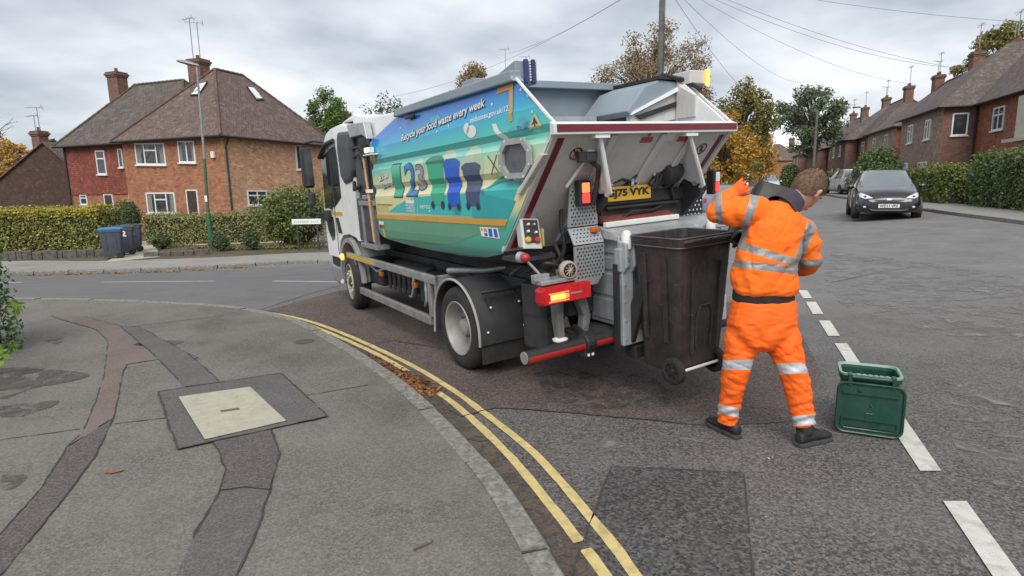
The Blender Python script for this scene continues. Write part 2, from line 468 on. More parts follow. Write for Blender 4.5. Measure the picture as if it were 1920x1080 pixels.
MAT['bark'] = M('bark', (.10, .08, .06), .9, var=.4, scale=9, bump=.8, bscale=25)
MAT['core'] = M('twig_mass', (.035, .035, .02), .95, var=.5, scale=9, bump=1, bscale=20)
def tree(name, base, height, crown_c, crown_r, mat, label, cat='tree', n=6000, size=.12, nb=16, seed=1, shell=.5, group=None, trunk_r=.18, spread=.75, blob=.42):
    """base and crown centre in world metres; limbs reach from the trunk into every leaf clump"""
    rnd = random.Random(seed)
    root = empty(name, base, 0, label, cat, group)
    b0 = Vector(base); cc = Vector(crown_c) - b0; R = Vector(crown_r)
    blobs = []
    for i in range(nb):
        while True:
            d = Vector((rnd.uniform(-1, 1), rnd.uniform(-1, 1), rnd.uniform(-1, 1)))
            if .25 < d.length < 1: break
        c = cc + Vector((d.x * R.x, d.y * R.y, d.z * R.z)) * spread
        k = rnd.uniform(.7, 1.25) * blob
        blobs.append((c, (R.x * k, R.y * k, R.z * k * .85)))
    mb = MB()
    top = cc + Vector((0, 0, R.z * .35))
    mid = Vector((rnd.uniform(-.1, .1), rnd.uniform(-.1, .1), max(.5, (cc.z - R.z) * .8)))
    mb.tube([(0, 0, -.3), (0, 0, .3), mid, (mid + top) / 2, top], [trunk_r * 1.25, trunk_r, trunk_r * .8, trunk_r * .45, trunk_r * .12], 8)
    for c, r in blobs:
        f = rnd.uniform(.0, .6); s = mid + (top - mid) * f
        e_ = c + Vector((0, 0, r[2] * .4)); m_ = (s + e_) / 2 + Vector((0, 0, .15 * (e_ - s).length))
        mb.tube([s, m_, e_], [trunk_r * .35, trunk_r * .2, trunk_r * .05], 5)
        for _ in range(3):
            t_ = c + Vector((rnd.uniform(-1, 1) * r[0], rnd.uniform(-1, 1) * r[1], rnd.uniform(-.6, 1) * r[2]))
            mb.tube([m_, (m_ + t_) / 2 + Vector((0, 0, .1)), t_], [trunk_r * .12, trunk_r * .08, trunk_r * .03], 4)
    mb.build('trunk', MAT['bark'], root, smooth=50)
    leaves('crown', blobs, n, size, mat, root, shell, seed=seed)
    return root
def hedge(name, pts, width, height, mat, label, n=5000, size=.045, seed=3, cat='hedge', group=None, topmat=None, topn=0, rough=.12, base_gap=.05):
    """clipped hedge along ground points: twig core and leaves spread over the clipped surface"""
    rng = np.random.default_rng(seed); rnd = random.Random(seed)
    base = Vector(pts[0]); root = empty(name, base, 0, label, cat, group)
    pts = [Vector(p) - base for p in pts]
    segs = list(zip(pts, pts[1:])); lens = [(b - a).length for a, b in segs]
    mb = MB()
    ins = .09
    for a, b in segs:
        d = (b - a).normalized(); s = Vector((-d.y, d.x, 0)).normalized() * (width / 2 - ins)
        mb.loft([[a - s * .85 + Vector((0, 0, base_gap)), a + s * .85 + Vector((0, 0, base_gap)), a + s + Vector((0, 0, height * .8)), a + s * .8 + Vector((0, 0, height - ins)), a - s * .8 + Vector((0, 0, height - ins)), a - s + Vector((0, 0, height * .8))],
                 [b - s * .85 + Vector((0, 0, base_gap)), b + s * .85 + Vector((0, 0, base_gap)), b + s + Vector((0, 0, height * .8)), b + s * .8 + Vector((0, 0, height - ins)), b - s * .8 + Vector((0, 0, height - ins)), b - s + Vector((0, 0, height * .8))]])
    mb.build('stems', MAT['core'], root)
    def scatter(nn, top_only, m, nm, sd):
        rg = np.random.default_rng(sd)
        L = sum(lens); P_, N_ = [], []
        per = rg.choice(len(segs), nn, p=np.array(lens) / L)
        for k in range(nn):
            a, b = segs[per[k]]; d = (b - a).normalized(); s = Vector((-d.y, d.x, 0)); t = rg.random()
            c = a + (b - a) * t
            u = rg.random() * (2 * height + width)
            if top_only: u = height - .3 * rg.random() ** 1.6 if rg.random() < .55 else height + rg.random() * width
            endc = (t < .02 and a is pts[0]) or (t > .98 and b is pts[-1])
            if u < height: q = c - s * width / 2 + Vector((0, 0, u)); nn_ = -s
            elif u < height + width: q = c + s * (u - height - width / 2) + Vector((0, 0, height)); nn_ = Vector((0, 0, 1))
            else: q = c + s * width / 2 + Vector((0, 0, u - height - width)); nn_ = s
            if rg.random() < .18 and not top_only:
                e0 = pts[0] if rg.random() < .5 else pts[-1]
                dd = -d if e0 is pts[0] else d
                q = e0 + s * (rg.random() - .5) * width + Vector((0, 0, rg.random() * height)); nn_ = dd
            bulge = math.sin(q.x * 2.1 + q.z * 2.7 + seed) * .04 + math.sin(q.y * 3.3 + q.x * 1.1) * .04
            q = q + nn_ * (bulge + rg.normal(-.02, rough * .45))
            if q.z > height * .93: q.z -= abs(rg.normal(0, .02))
            P_.append(tuple(q)); N_.append(tuple(nn_))
        pos = np.array(P_); nr = np.array(N_) * .8 + rg.normal(size=(nn, 3)) * .6; nr[:, 2] += .25
        nr /= np.linalg.norm(nr, axis=1)[:, None]
        tt = np.cross(nr, rg.normal(size=(nn, 3))); tt /= np.linalg.norm(tt, axis=1)[:, None]
        bb = np.cross(nr, tt); s_ = size * (.6 + .8 * rg.random(nn))[:, None]
        tt, bb = tt * s_, bb * s_ * .6
        quad = np.stack([pos - tt, pos - bb, pos + tt, pos + bb], axis=1).reshape(-1, 3)
        me = bpy.data.meshes.new(nm)
        me.vertices.add(nn * 4); me.vertices.foreach_set('co', quad.ravel())
        me.loops.add(nn * 4); me.loops.foreach_set('vertex_index', np.arange(nn * 4, dtype=np.int32))
        me.polygons.add(nn); me.polygons.foreach_set('loop_start', np.arange(0, nn * 4, 4, dtype=np.int32)); me.polygons.foreach_set('loop_total', np.full(nn, 4, dtype=np.int32))
        me.update(calc_edges=True)
        at_ = me.attributes.new('v', 'FLOAT', 'FACE'); at_.data.foreach_set('value', rg.random(nn).astype(np.float32))
        me.materials.append(m)
        o = bpy.data.objects.new(nm, me); COL.objects.link(o); o.parent = root
    scatter(n, False, mat, 'foliage', seed + 5)
    if topmat: scatter(topn, True, topmat, 'new_growth', seed + 6)
    return root
# ---------------------------------------------------------------- ground, roads, pavements, markings
def road_grid():
    xs = np.concatenate([np.arange(-60, -14, 2), np.arange(-14, 20, .5), np.arange(20, 90, 2.)])
    ys = np.concatenate([np.arange(-6, 26, .5), np.arange(26, 150, 3.)])
    vs = [(x, y, hgt(x, y)) for y in ys for x in xs]; nx = len(xs)
    fs = [(j * nx + i, j * nx + i + 1, (j + 1) * nx + i + 1, (j + 1) * nx + i) for j in range(len(ys) - 1) for i in range(nx - 1)]
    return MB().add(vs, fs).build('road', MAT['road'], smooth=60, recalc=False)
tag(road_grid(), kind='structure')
gm = MB()
gm.poly([(-700, -300, -.9), (700, -300, -.9), (700, 900, -.9), (-700, 900, -.9)])
tag(gm.build('ground', MAT['grass'], recalc=False), kind='structure')

PZ = .075                                        # pavement above the channel at the dropped corner
K_PX = [(1000, 1080), (950, 985), (890, 890), (800, 785), (720, 712), (640, 655), (560, 610), (500, 590), (430, 578), (300, 568), (150, 563), (50, 562)]
k_top = [G(u, v, PZ) for u, v in K_PX]
k_in = [Vector((.36, .6, 0)), Vector((.28, 1.5, 0))] + [Vector((p.x, p.y, 0)) for p in k_top] + [Vector((-12, k_top[-1].y + .5, 0)), Vector((-22, k_top[-1].y + .9, 0))]
k_in = spline(k_in, 5)
def offset(line, d):
    out = []
    for i, p in enumerate(line):
        t = (line[min(i + 1, len(line) - 1)] - line[max(i - 1, 0)]).normalized()
        out.append(p + Vector((t.y, -t.x, 0)) * d)
    return out
k_out = offset(k_in, .135)                       # towards the road
pave_poly = [Vector((.5, -5, 0)), Vector((.42, -.5, 0))] + k_in + [Vector((-22, -5, 0))]
sheet('pavement', [pave_poly], MAT['pave'], PZ, .5)
# kerb stones of the near corner: one setting object, joints between stones
kb = MB(); run = 0; start = 0
def kerb_run(kb, inn, out, top, stone=.88, gap=.022, base=-.05):
    seg = 0.0; a_in, a_out = inn[0], out[0]; rin, rout = [inn[0]], [out[0]]
    def flush():
        if len(rin) < 2: return
        j = random.uniform(-.009, .009)
        rings = []
        for a, b in zip(rin, rout):
            z = hgt(a.x, a.y)
            o2 = a + (b - a) * .86
            rings.append([(a.x, a.y, z + base), (a.x, a.y, z + top + j), (o2.x, o2.y, z + top + j), (b.x, b.y, z + top * .72 + j), (b.x, b.y, z + base)])
        # small joint at the end of each stone
        k = gap / max(.05, (rin[-1] - rin[-2]).length)
        rings[-1] = [tuple(Vector(q).lerp(Vector(p), min(.4, k))) for p, q in zip(rings[-2], rings[-1])]
        kb.loft(rings)
        if len(rings) > 1:
            q0, q1 = rin[-2], rin[-1]; d_ = (q1 - q0).normalized() * gap * .75; z = hgt(q1.x, q1.y) + top - .006
            a_, b_ = rin[-1], rin[-1] + (rout[-1] - rin[-1]) * .9
            kb.add([(a_.x - d_.x, a_.y - d_.y, z), (b_.x - d_.x, b_.y - d_.y, z - .008), (b_.x + d_.x * .3, b_.y + d_.y * .3, z - .008), (a_.x + d_.x * .3, a_.y + d_.y * .3, z)], [(0, 1, 2, 3)], 1)
    for i in range(1, len(inn)):
        L = (inn[i] - inn[i - 1]).length; n = max(1, int(L / .12))
        for j in range(1, n + 1):
            pi, po = inn[i - 1].lerp(inn[i], j / n), out[i - 1].lerp(out[i], j / n)
            rin.append(pi); rout.append(po); seg += L / n
            if seg > stone:
                flush(); rin, rout, seg = [pi], [po], 0.0
    flush()
kerb_run(kb, k_in, k_out, PZ + .008)
tag(kb.build('kerb', [MAT['kerb'], MAT['seal']]), kind='structure')

# far kerb and pavement beyond the side road, turning into the street
fk_px = [(-250, 517), (20, 515), (200, 511), (400, 503), (600, 493)]
fk = [G(u, v) for u, v in fk_px]; fk = [Vector((p.x, p.y, 0)) for p in fk]
x_c = [Vector((-1.5, 15.9, 0)), Vector((.6, 16.8, 0)), Vector((2.2, 18.6, 0))]
q_left = -3.4
x_c += [pq(p, q_left) for p in (22, 26, 32, 45, 70, 110)]
fk = spline([Vector((p.x, p.y, 0)) for p in [Vector((fk[0].x - 25, fk[0].y - 2, 0))] + fk + x_c], 4)
fk_out = offset(fk, .13)
fk_back = offset(fk, -2.2)
kb = MB(); kerb_run(kb, fk, fk_out, .1, stone=.9)
tag(kb.build('kerb', [MAT['kerb'], MAT['seal']]), kind='structure')
def strip(a, b): return [[a[i], a[i + 1], b[i + 1], b[i]] for i in range(len(a) - 1)]
sheet('pavement', [fk + fk_back[::-1]], MAT['pave_far'], .1, 1.0)
far_land = offset(fk, -26)
sheet('garden', [fk_back + [Vector((30, 112, 0)), Vector((-60, 112, 0)), Vector((-60, fk_back[0].y, 0))]], MAT['earth'], .085, 2.0)

# right-hand street side
rk = [pq(p, q) for p, q in ((-2, 8.9), (8, 8.6), (14, 8.1), (20, 7.6), (27, 7.3), (40, 7.2), (70, 7.2), (110, 7.2))]
rk = [Vector((p.x, p.y, 0)) for p in rk]; rk = spline(rk, 4)
rk_out = offset(rk, -.13); rk_back = offset(rk, 2.3)
kb = MB(); kerb_run(kb, rk_out, rk, .1, stone=.9)
tag(kb.build('kerb', [MAT['kerb'], MAT['seal']]), kind='structure')
sheet('pavement', [rk + rk_back[::-1]], MAT['pave_far'], .1, 1.0)
sheet('garden', [rk_back + [Vector((88, rk_back[-1].y, 0)), Vector((88, rk_back[0].y, 0))]], MAT['grass'], .09, 2.0)

def strip_xy(a, b): return [[a[i], a[i + 1], b[i + 1], b[i]] for i in range(len(a) - 1)]
def px_poly(pts, dz): return [G(u, v, dz) for u, v in pts]
from mathutils import noise as mnoise
def ragged(poly, amp, step=.05, closed=True):
    out = []
    for a, b in zip(poly, poly[1:] + (poly[:1] if closed else [])):
        k = max(1, min(60, int((b - a).length / step)))
        for i in range(k):
            p = a.lerp(b, i / k); out.append(p + Vector((mnoise.noise(p * 7), mnoise.noise(p * 7 + Vector((9, 3, 1))), 0)) * amp + Vector((mnoise.noise(p * 31), mnoise.noise(p * 31 + Vector((9, 3, 1))), 0)) * amp * .5)
    return out
def patch(name, px, mat, dz, layer, outline=.022, cell=.5, wob=.35, amp=.005):
    poly = ragged(px_poly(px, dz), amp)
    sheet(name, [poly], mat, dz + .004 * layer, cell)
    if outline:
        rb = [q for q in ribbon(poly + [poly[0]], outline * .5, wob + .4, .06) if mnoise.noise(q[0] * 3.1 + Vector((5, 2, layer))) > -.28]
        sheet('bitumen_joint', rb, MAT['seal'], dz + .004 * layer + .0025, 5)
# road surface areas
patch('road_patch', [(-400, 700), (50, 566), (430, 580), (480, 584), (560, 558), (622, 540), (760, 500), (760, 470), (600, 497), (400, 507), (200, 514), (-400, 520)], MAT['road_grey'], 0, 1, .0, 1.0)
patch('road_patch', [(480, 588), (560, 606), (660, 648), (760, 705), (820, 750), (865, 783), (926, 766), (1011, 770), (1200, 787), (1340, 800), (1500, 790), (1540, 700), (1490, 600), (1340, 560), (900, 520), (640, 545), (560, 566)], MAT['road_red'], 0, 1, 0, .5)
sheet('bitumen_joint', ribbon(ragged([G(u, v) for u, v in [(820, 752), (865, 783), (926, 766), (1011, 770), (1200, 787), (1330, 800)]], .02, closed=False), .011, .6, .1), MAT['seal'], .0085, 5)
patch('road_patch', [(1147, 876), (1395, 888), (1404, 990), (1412, 1078), (1420, 1160), (1040, 1160), (1092, 1022)], MAT['road_dark'], 0, 1.5, .018, .5)
for line in ([(1560, 530), (1640, 512), (1720, 500)], [(640, 668), (700, 645), (740, 640), (830, 655)]):
    sheet('bitumen_joint', ribbon([G(u, v) for u, v in line], .012, .6, .3), MAT['seal'], .009, 5)

# double yellow lines round the corner, worn away where the leaves lie
y_out = spline([G(u, v) for u, v in [(1330, 1300), (1190, 1080), (1110, 975), (1000, 850), (900, 770), (845, 730), (760, 680), (640, 625), (560, 598), (470, 581)]], 6)
y_in = spline([G(u, v) for u, v in [(1270, 1300), (1135, 1082), (1060, 985), (960, 862), (880, 783), (820, 736), (720, 672), (610, 622), (540, 598), (462, 583)]], 6)
def keep(line, gaps):
    L = len(line); return [q for k, q in enumerate(ribbon(line, .058, .09, .1)) if not any(a <= k < b for a, b in gaps)]
ro, ri = ribbon(y_out, .058, .10, .1), ribbon(y_in, .058, .10, .1)
def cut(rb, boxes):
    out = []
    for q in rb:
        c = sum(q, Vector()) / 4; c.z = hgt(c.x, c.y)
        d = CAMROT.transposed() @ (c - CAMP); u, v = 960 + FPX * d.x / -d.z, 540 - FPX * d.y / -d.z
        if not any(x0 < u < x1 and y0 < v < y1 for x0, x1, y0, y1 in boxes): out.append(q)
    return out
sheet('yellow_line', cut(ro, [(842, 850, 725, 735), (1100, 1106, 974, 984)]), MAT['yellow'], .0085, 5)
sheet('yellow_line', cut(ri, [(766, 818, 692, 734), (1085, 1094, 1018, 1032)]), MAT['yellow'], .0085, 5)
sheet('gutter_silt', strip_xy(k_out, offset(k_out, .2)), MAT['silt'], .0078, 5)
for poly_ in ([(1000, 700), (1200, 700), (1250, 760), (1060, 760)],):
    sheet('oil_stain', [spline(px_poly(poly_ + poly_[:1], 0), 5)[:-1]], MAT['oil'], .0065, .5)
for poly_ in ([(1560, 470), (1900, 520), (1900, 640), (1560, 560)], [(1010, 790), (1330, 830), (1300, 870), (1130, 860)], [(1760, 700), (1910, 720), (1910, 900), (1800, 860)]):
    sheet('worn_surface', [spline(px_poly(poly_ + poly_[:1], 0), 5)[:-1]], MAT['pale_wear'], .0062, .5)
# white centre line of the street: long dash, gap and short marks
dash = [(2.35, 3.02), (3.62, 5.05), (5.35, 6.55), (7.0, 7.75), (8.25, 8.95), (9.6, 10.3), (11.2, 12.0)]
dash_px = [[(1768, 942), (1812, 942), (1985, 1180), (1925, 1180)], [(1633, 745), (1663, 738), (1765, 885), (1725, 885)], [(1565, 645), (1588, 645), (1625, 700), (1600, 700)], [(1535, 602), (1556, 602), (1575, 631), (1553, 631)], [(1511, 567), (1530, 567), (1544, 590), (1524, 590)], [(1496, 545), (1513, 545), (1523, 560), (1506, 560)]]
for q in dash_px:
    sheet('lane_marking', [px_poly(q, 0)], MAT['whiteline'], .0085, .3)
# side road centre line
for a, b in (((190, 529.5), (403, 527.5)), ((512, 527.5), (700, 530)), ((-260, 530), (40, 530))):
    sheet('lane_marking', ribbon([G(*a), G(*b)], .13, .05, .5), MAT['whiteline'], .0085, 5)

# pavement repairs
patch('pavement_patch', [(95, 593), (160, 595), (235, 614), (300, 640), (372, 672), (300, 674), (238, 684), (230, 700), (222, 745), (212, 785), (126, 840), (155, 811), (179, 754), (196, 700), (203, 640), (180, 618), (130, 604)], MAT['pave_red'], PZ, 1, .014, .5)
patch('pavement_patch', [(126, 840), (212, 785), (179, 856), (122, 933), (8, 1072), (-60, 1130), (-120, 1130), (0, 1003), (77, 917)], MAT['pave_brown'], PZ, 1, .014, .5)
patch('pavement_patch', [(225, 612), (262, 614), (333, 653), (373, 680), (413, 718), (347, 727), (293, 670)], MAT['pave_dark'], PZ, 2, .02, .5)
patch('pavement_patch', [(398, 829), (409, 845), (424, 884), (412, 925), (367, 999), (330, 1080), (300, 1160), (410, 1160), (444, 1080), (477, 1007), (505, 925), (524, 852), (514, 822), (508, 806)], MAT['pave_dark'], PZ, 1, .022, .5)
patch('pavement_patch', [(401, 830), (410, 846), (424, 884), (413, 922), (460, 916), (506, 920), (522, 852), (512, 822), (507, 808)], MAT['pave_brown'], PZ, 2.2, .012, .5)
patch('pavement_patch', [(297, 737), (527, 702), (615, 783), (333, 845)], MAT['pave_dark'], PZ, 3, .026, .5)
for line in ([(215, 795), (330, 782)], [(-20, 828), (150, 805)], [(575, 742), (690, 722)], [(235, 690), (372, 672)], [(250, 612), (420, 592)], [(0, 620), (110, 596)]):
    sheet('bitumen_joint', ribbon(ragged([G(u, v, PZ) for u, v in line] , .012)[:-int(40)] if False else [G(u, v, PZ) for u, v in line], .009, .9, .07), MAT['seal'], PZ + .004, 5)
for px in ([(0, 690), (60, 690), (160, 700), (150, 712), (60, 730), (0, 748)], [(0, 762), (110, 752), (60, 778), (0, 782)], [(245, 648), (280, 640), (345, 640), (310, 650)], [(548, 640), (580, 636), (590, 640), (560, 646)], [(80, 640), (118, 633), (110, 645)], [(5, 890), (50, 892), (30, 915), (0, 918)]):
    pts = spline([G(u, v, PZ) for u, v in px] + [G(*px[0], PZ)], 4)[:-1]
    sheet('pavement_stain', [pts], MAT['stain'], PZ + .004, .5)
# inspection cover
cv = px_poly([(335, 746), (470, 727), (537, 790), (384, 825)], PZ + .012)
cc_ = sum(cv, Vector()) / 4
root = empty('inspection_cover', cc_ - Vector((0, 0, .012)), 0, 'pale square concrete cover set in the dark tarmac square of the pavement', 'utility cover')
mb = MB(); mb.slab([p - cc_ + Vector((0, 0, .012)) for p in cv], (0, 0, .012)); mb.build('slab', MAT['concrete'], root, bevel=.006)
mb = MB(); ps = [p - cc_ for p in px_poly([(413, 770), (447, 765), (450, 768), (415, 773)], PZ + .024)]
mb.slab([p + Vector((0, 0, .0125)) for p in ps], (0, 0, .003)); mb.build('lifting_slot', M('slot_iron', (.12, .10, .08), .7), root)
mb = MB()
for a, b in zip(cv, cv[1:] + cv[:1]):
    d = (b - a).normalized(); s = Vector((-d.y, d.x, 0)) * .014
    mb.slab([a - cc_ - s + Vector((0, 0, .004)), b - cc_ - s + Vector((0, 0, .004)), b - cc_ + s * .2 + Vector((0, 0, .004)), a - cc_ + s * .2 + Vector((0, 0, .004))], (0, 0, .012))
mb.build('frame', MAT['seal'], root)

# fallen leaves in the channel: a drift nobody could count, and single leaves lying about
MAT['deadleaf'] = LEAF('dead_leaves', [(.13, .055, .025), (.30, .12, .045), (.40, .20, .08), (.22, .09, .04)], 5)
drift = []
dc = [(742, 700), (765, 712), (785, 722), (712, 688), (800, 736), (755, 722), (690, 676), (725, 702), (775, 735)]
for u, v in dc:
    g = G(u, v); drift.append((g + Vector((0, 0, .012)), (.13, .15, .012)))
tag(leaves('fallen_leaves', drift, 1300, .021, MAT['deadleaf'], seed=4, shell=.0, flat=2.2), kind='stuff')
far_drift = [(G(u, v) + Vector((0, 0, .02)), (.8, .12, .02)) for u, v in [(150, 515), (230, 513), (300, 511), (370, 507), (450, 503), (80, 517)]]
tag(leaves('fallen_leaves', far_drift, 420, .035, MAT['deadleaf'], seed=5, shell=.0, flat=2), kind='stuff')
spk = []
rr_ = random.Random(5)
for _ in range(90):
    g = G(rr_.uniform(600, 1900), rr_.uniform(560, 1075)); spk.append((g + Vector((0, 0, .004)), (.02, .02, .002)))
tag(leaves('leaf_scraps', spk, 130, .009, LEAF('leaf_scrap', [(.35, .28, .2), (.22, .12, .07), (.5, .47, .42)]), seed=8, shell=0, flat=3), kind='stuff')
def single_leaf(px, dz, size, rot, label, col, curl=.3):
    g = G(*px, dz); mb = MB(); n = 9; L, Rr, Mid = [], [], []
    for i in range(n):
        t = i / (n - 1); w = math.sin(math.pi * min(1, t * 1.05)) ** .8 * .42 * (1 + .25 * math.sin(t * 19))
        x = (t - .5) * 2; zc = curl * x * x * .3
        Mid.append((x, 0, zc)); L.append((x, w, zc + curl * w * .5)); Rr.append((x, -w, zc + curl * w * .35))
    vs = [Vector(p) * size for p in Mid + L + Rr]
    fs = [(i, i + 1, n + i + 1, n + i) for i in range(n - 1)] + [(2 * n + i, 2 * n + i + 1, i + 1, i) for i in range(n - 1)]
    mb.add(vs, fs); mb.tube([Vector((-1, 0, .3 * curl)) * size, Vector((-1.5, .15, .35 * curl)) * size], size * .03, 4)
    o = mb.build('fallen_leaf', M('leaf_' + label[:8], col, .7, var=.3, scale=40), smooth=60)
    o.location = g + Vector((0, 0, .006)); o.rotation_euler = (0, 0, rot)
    tag(o, label, 'leaf', 'single fallen leaves')
single_leaf((214, 886), PZ, .055, .3, 'brown leaf lying alone on the pavement left of the dark repair strip', (.22, .10, .05))
single_leaf((980, 1000), 0, .05, 1.2, 'curled pale brown leaf on the road just beside the kerb', (.30, .17, .08), .8)
single_leaf((1003, 1062), 0, .06, 2.0, 'reddish brown leaf against the kerb, nearest to the camera', (.22, .08, .05), .7)
single_leaf((922, 922), 0, .028, .8, 'small tan leaf in the channel under the kerb above the double yellow lines', (.34, .2, .1), .5)
single_leaf((910, 897), 0, .02, 2.8, 'tiny tan leaf by the kerb, farthest of the four kerb leaves', (.34, .22, .12), .5)
mb = MB(); tw = [G(u, v, PZ) + Vector((0, 0, .008)) for u, v in [(775, 1034), (790, 1027), (808, 1020), (812, 1016)]]
mb.tube(tw, [.004, .005, .004, .002], 5)
tag(mb.build('twig', MAT['bark']), 'thin dark twig lying on the pavement near the kerb', 'twig')
# ---------------------------------------------------------------- houses
MAT['brick'] = UVTILE('brick_orange', (.39, .16, .072), (.28, .10, .052), (.30, .25, .20), .225, .075, .011, .9, .5, .45, (.16, .075, .05), .5, .35)
MAT['brick_warm_lit'] = UVTILE('brick_buff_orange_lit', (.62, .36, .21), (.48, .25, .145), (.45, .37, .29), .225, .075, .011, .9, .5, .4, (.2, .10, .065), .5, .35)  # brightened for the corner house's right wall: its light put into the colour
MAT['brick_dark'] = UVTILE('brick_brown', (.21, .105, .075), (.155, .08, .062), (.18, .15, .135), .225, .075, .011, .9, .5, .4, (.1, .06, .045), .5, .3)
MAT['brick_pale'] = UVTILE('brick_pale', (.35, .25, .195), (.27, .19, .15), (.22, .19, .16), .225, .075, .011, .9, .5, .35, (.15, .10, .08), .5, .3)
MAT['tilehung'] = UVTILE('hung_tiles_red', (.27, .085, .06), (.20, .065, .05), (.07, .03, .025), .18, .115, .012, .85, .5, .35, (.13, .045, .032), .9, .35)
MAT['tilehung2'] = UVTILE('hung_tiles_orange', (.33, .125, .08), (.25, .095, .062), (.07, .03, .025), .18, .115, .012, .85, .5, .35, (.15, .06, .04), .9, .35)
MAT['rooftile'] = UVTILE('roof_tiles_brown', (.175, .125, .11), (.13, .096, .087), (.06, .047, .042), .17, .11, .014, .9, .5, .5, (.07, .052, .045), 1., .25)
MAT['roofslate'] = UVTILE('roof_slates_grey', (.125, .10, .095), (.095, .078, .074), (.045, .038, .036), .25, .16, .012, .8, .5, .45, (.062, .066, .045), .8, .2)
MAT['roofdark'] = UVTILE('roof_tiles_dark', (.155, .128, .118), (.12, .10, .092), (.06, .05, .046), .17, .11, .014, .9, .5, .5, (.055, .046, .04), 1., .25)
MAT['ridge'] = M('ridge_tiles', (.12, .075, .058), .9, var=.3, scale=3)
MAT['upvc'] = M('white_window_frame', (.72, .73, .73), .35, var=.05)
MAT['pane'] = GLASS('window_glass', (.035, .04, .045), .05)
MAT['curtain'] = M('net_curtain', (.20, .20, .205), .9, var=.2, scale=14)
MAT['gutter'] = M('black_gutter', (.025, .025, .027), .45)
MAT['chpot'] = M('chimney_pot', (.16, .09, .06), .9, var=.3)
MAT['door_dark'] = M('dark_door', (.05, .035, .03), .5)
MAT['alum'] = M('aerial_metal', (.30, .31, .32), .45, metal=.7)
MAT['iron'] = M('dark_iron', (.05, .05, .055), .5, metal=.3)
def window(parent, c, t, w, h, cols=(.3, .4, .3), tops=(1,), curtain=.0, fr=.072):
    """c = centre on the wall plane (local), t = horizontal direction along the wall; the outward normal is t x up"""
    c, t = Vector(c), Vector(t).normalized(); up = Vector((0, 0, 1)); n = t.cross(up).normalized()
    mb = MB()
    def bar(x0, x1, z0, z1, d0=-.03, d1=.045):
        mb.obox(c + t * (x0 + x1) / 2 + up * (z0 + z1) / 2 + n * (d0 + d1) / 2, t * (x1 - x0) / 2, n * (d1 - d0) / 2, up * (z1 - z0) / 2)
    bar(-w / 2, w / 2, h / 2 - fr, h / 2); bar(-w / 2, w / 2, -h / 2, -h / 2 + fr)
    bar(-w / 2, -w / 2 + fr, -h / 2 + fr, h / 2 - fr); bar(w / 2 - fr, w / 2, -h / 2 + fr, h / 2 - fr)
    x = -w / 2; S = sum(cols)
    for i, k in enumerate(cols):
        x1 = x + w * k / S
        if i < len(cols) - 1: bar(x1 - fr / 2, x1 + fr / 2, -h / 2 + fr, h / 2 - fr, -.03, .04)
        if i in tops: bar(x + fr / 2 + .002, x1 - fr / 2 - .002, h * .16 - fr / 2, h * .16 + fr / 2, -.03, .037)
        x = x1
    mb.obox(c - up * (h / 2 + .035) + n * .04, t * (w / 2 + .05), n * .07, up * .033)
    wf = mb.build('window', MAT['upvc'], parent)
    pb = MB(); pb.obox(c + n * .0, t * (w / 2 - fr * .5), n * .012, up * (h / 2 - fr * .5)); pb.build('pane', MAT['pane'], wf)
    if curtain:
        for sgn in (-1, 1):
            cb = MB()
            x0 = sgn * w * (.5 - curtain / 2)
            pts = []
            for k in range(13):
                xx = x0 + (k / 12 - .5) * w * curtain * .86
                pts.append(c + t * xx + n * (.016 + .004 * (k % 2)))
            cb.add([p - up * (h / 2 - fr) for p in pts] + [p + up * (h / 2 - fr) for p in pts], [(i, i + 1, 14 + i, 13 + i) for i in range(12)])
            cb.build('curtain', MAT['curtain'], wf)
    return wf
def aerial(mb, p, h, d, els=5, arm=.9):
    """TV aerial: mast, boom and elements"""
    p, d = Vector(p), Vector(d).normalized(); s = Vector((-d.y, d.x, 0))
    mb.tube([p, p + Vector((0, 0, h))], .025, 6)
    top = p + Vector((0, 0, h))
    mb.tube([top - d * arm * .3, top + d * arm * .7], .014, 5)
    for k in range(els):
        q = top - d * arm * .3 + d * arm * k / (els - 1); l = .16 + .1 * (k < 2)
        mb.tube([q - s * l, q + s * l], .008, 4)
    mb.tube([top - d * arm * .35 - Vector((0, 0, .15)) - s * .15, top - d * arm * .35 + Vector((0, 0, .15)) + s * .15], .012, 4)
def chimney(parent, c, z0, z1, w, d, t, aer=(), pots=2, mat=None):
    c, t = Vector(c), Vector(t).normalized(); n = t.cross(Vector((0, 0, 1)))
    mb = MB(); cz = lambda z: Vector((c.x, c.y, z))
    def blk(za, zb, ww, dd, m=0): mb.obox(cz((za + zb) / 2), t * ww / 2, n * dd / 2, Vector((0, 0, (zb - za) / 2)), m)
    blk(z0, z1 - .33, w, d); blk(z1 - .33, z1 - .22, w + .10, d + .10); blk(z1 - .22, z1 - .1, w + .2, d + .2); blk(z1 - .1, z1, w + .08, d + .08, 1)
    o = mb.build('chimney', [mat or MAT['brick_dark'], MAT['ridge']], parent, uv=True)
    for i in range(pots):
        pb = MB(); k = (i - (pots - 1) / 2) * w * .5
        pb.lathe([(0, .11), (.05, .12), (.2, .095), (.26, .115), (.28, .1), (.27, .07)], cz(z1 - .02) + t * k, (0, 0, 1), 10); pb.build('chimney_pot', MAT['chpot'], o, smooth=40)
    for a in aer:
        ab = MB(); aerial(ab, cz(z1 - .5) + t * a[0], a[1], a[2]); ab.build('aerial', MAT['alum'], o)
    return o
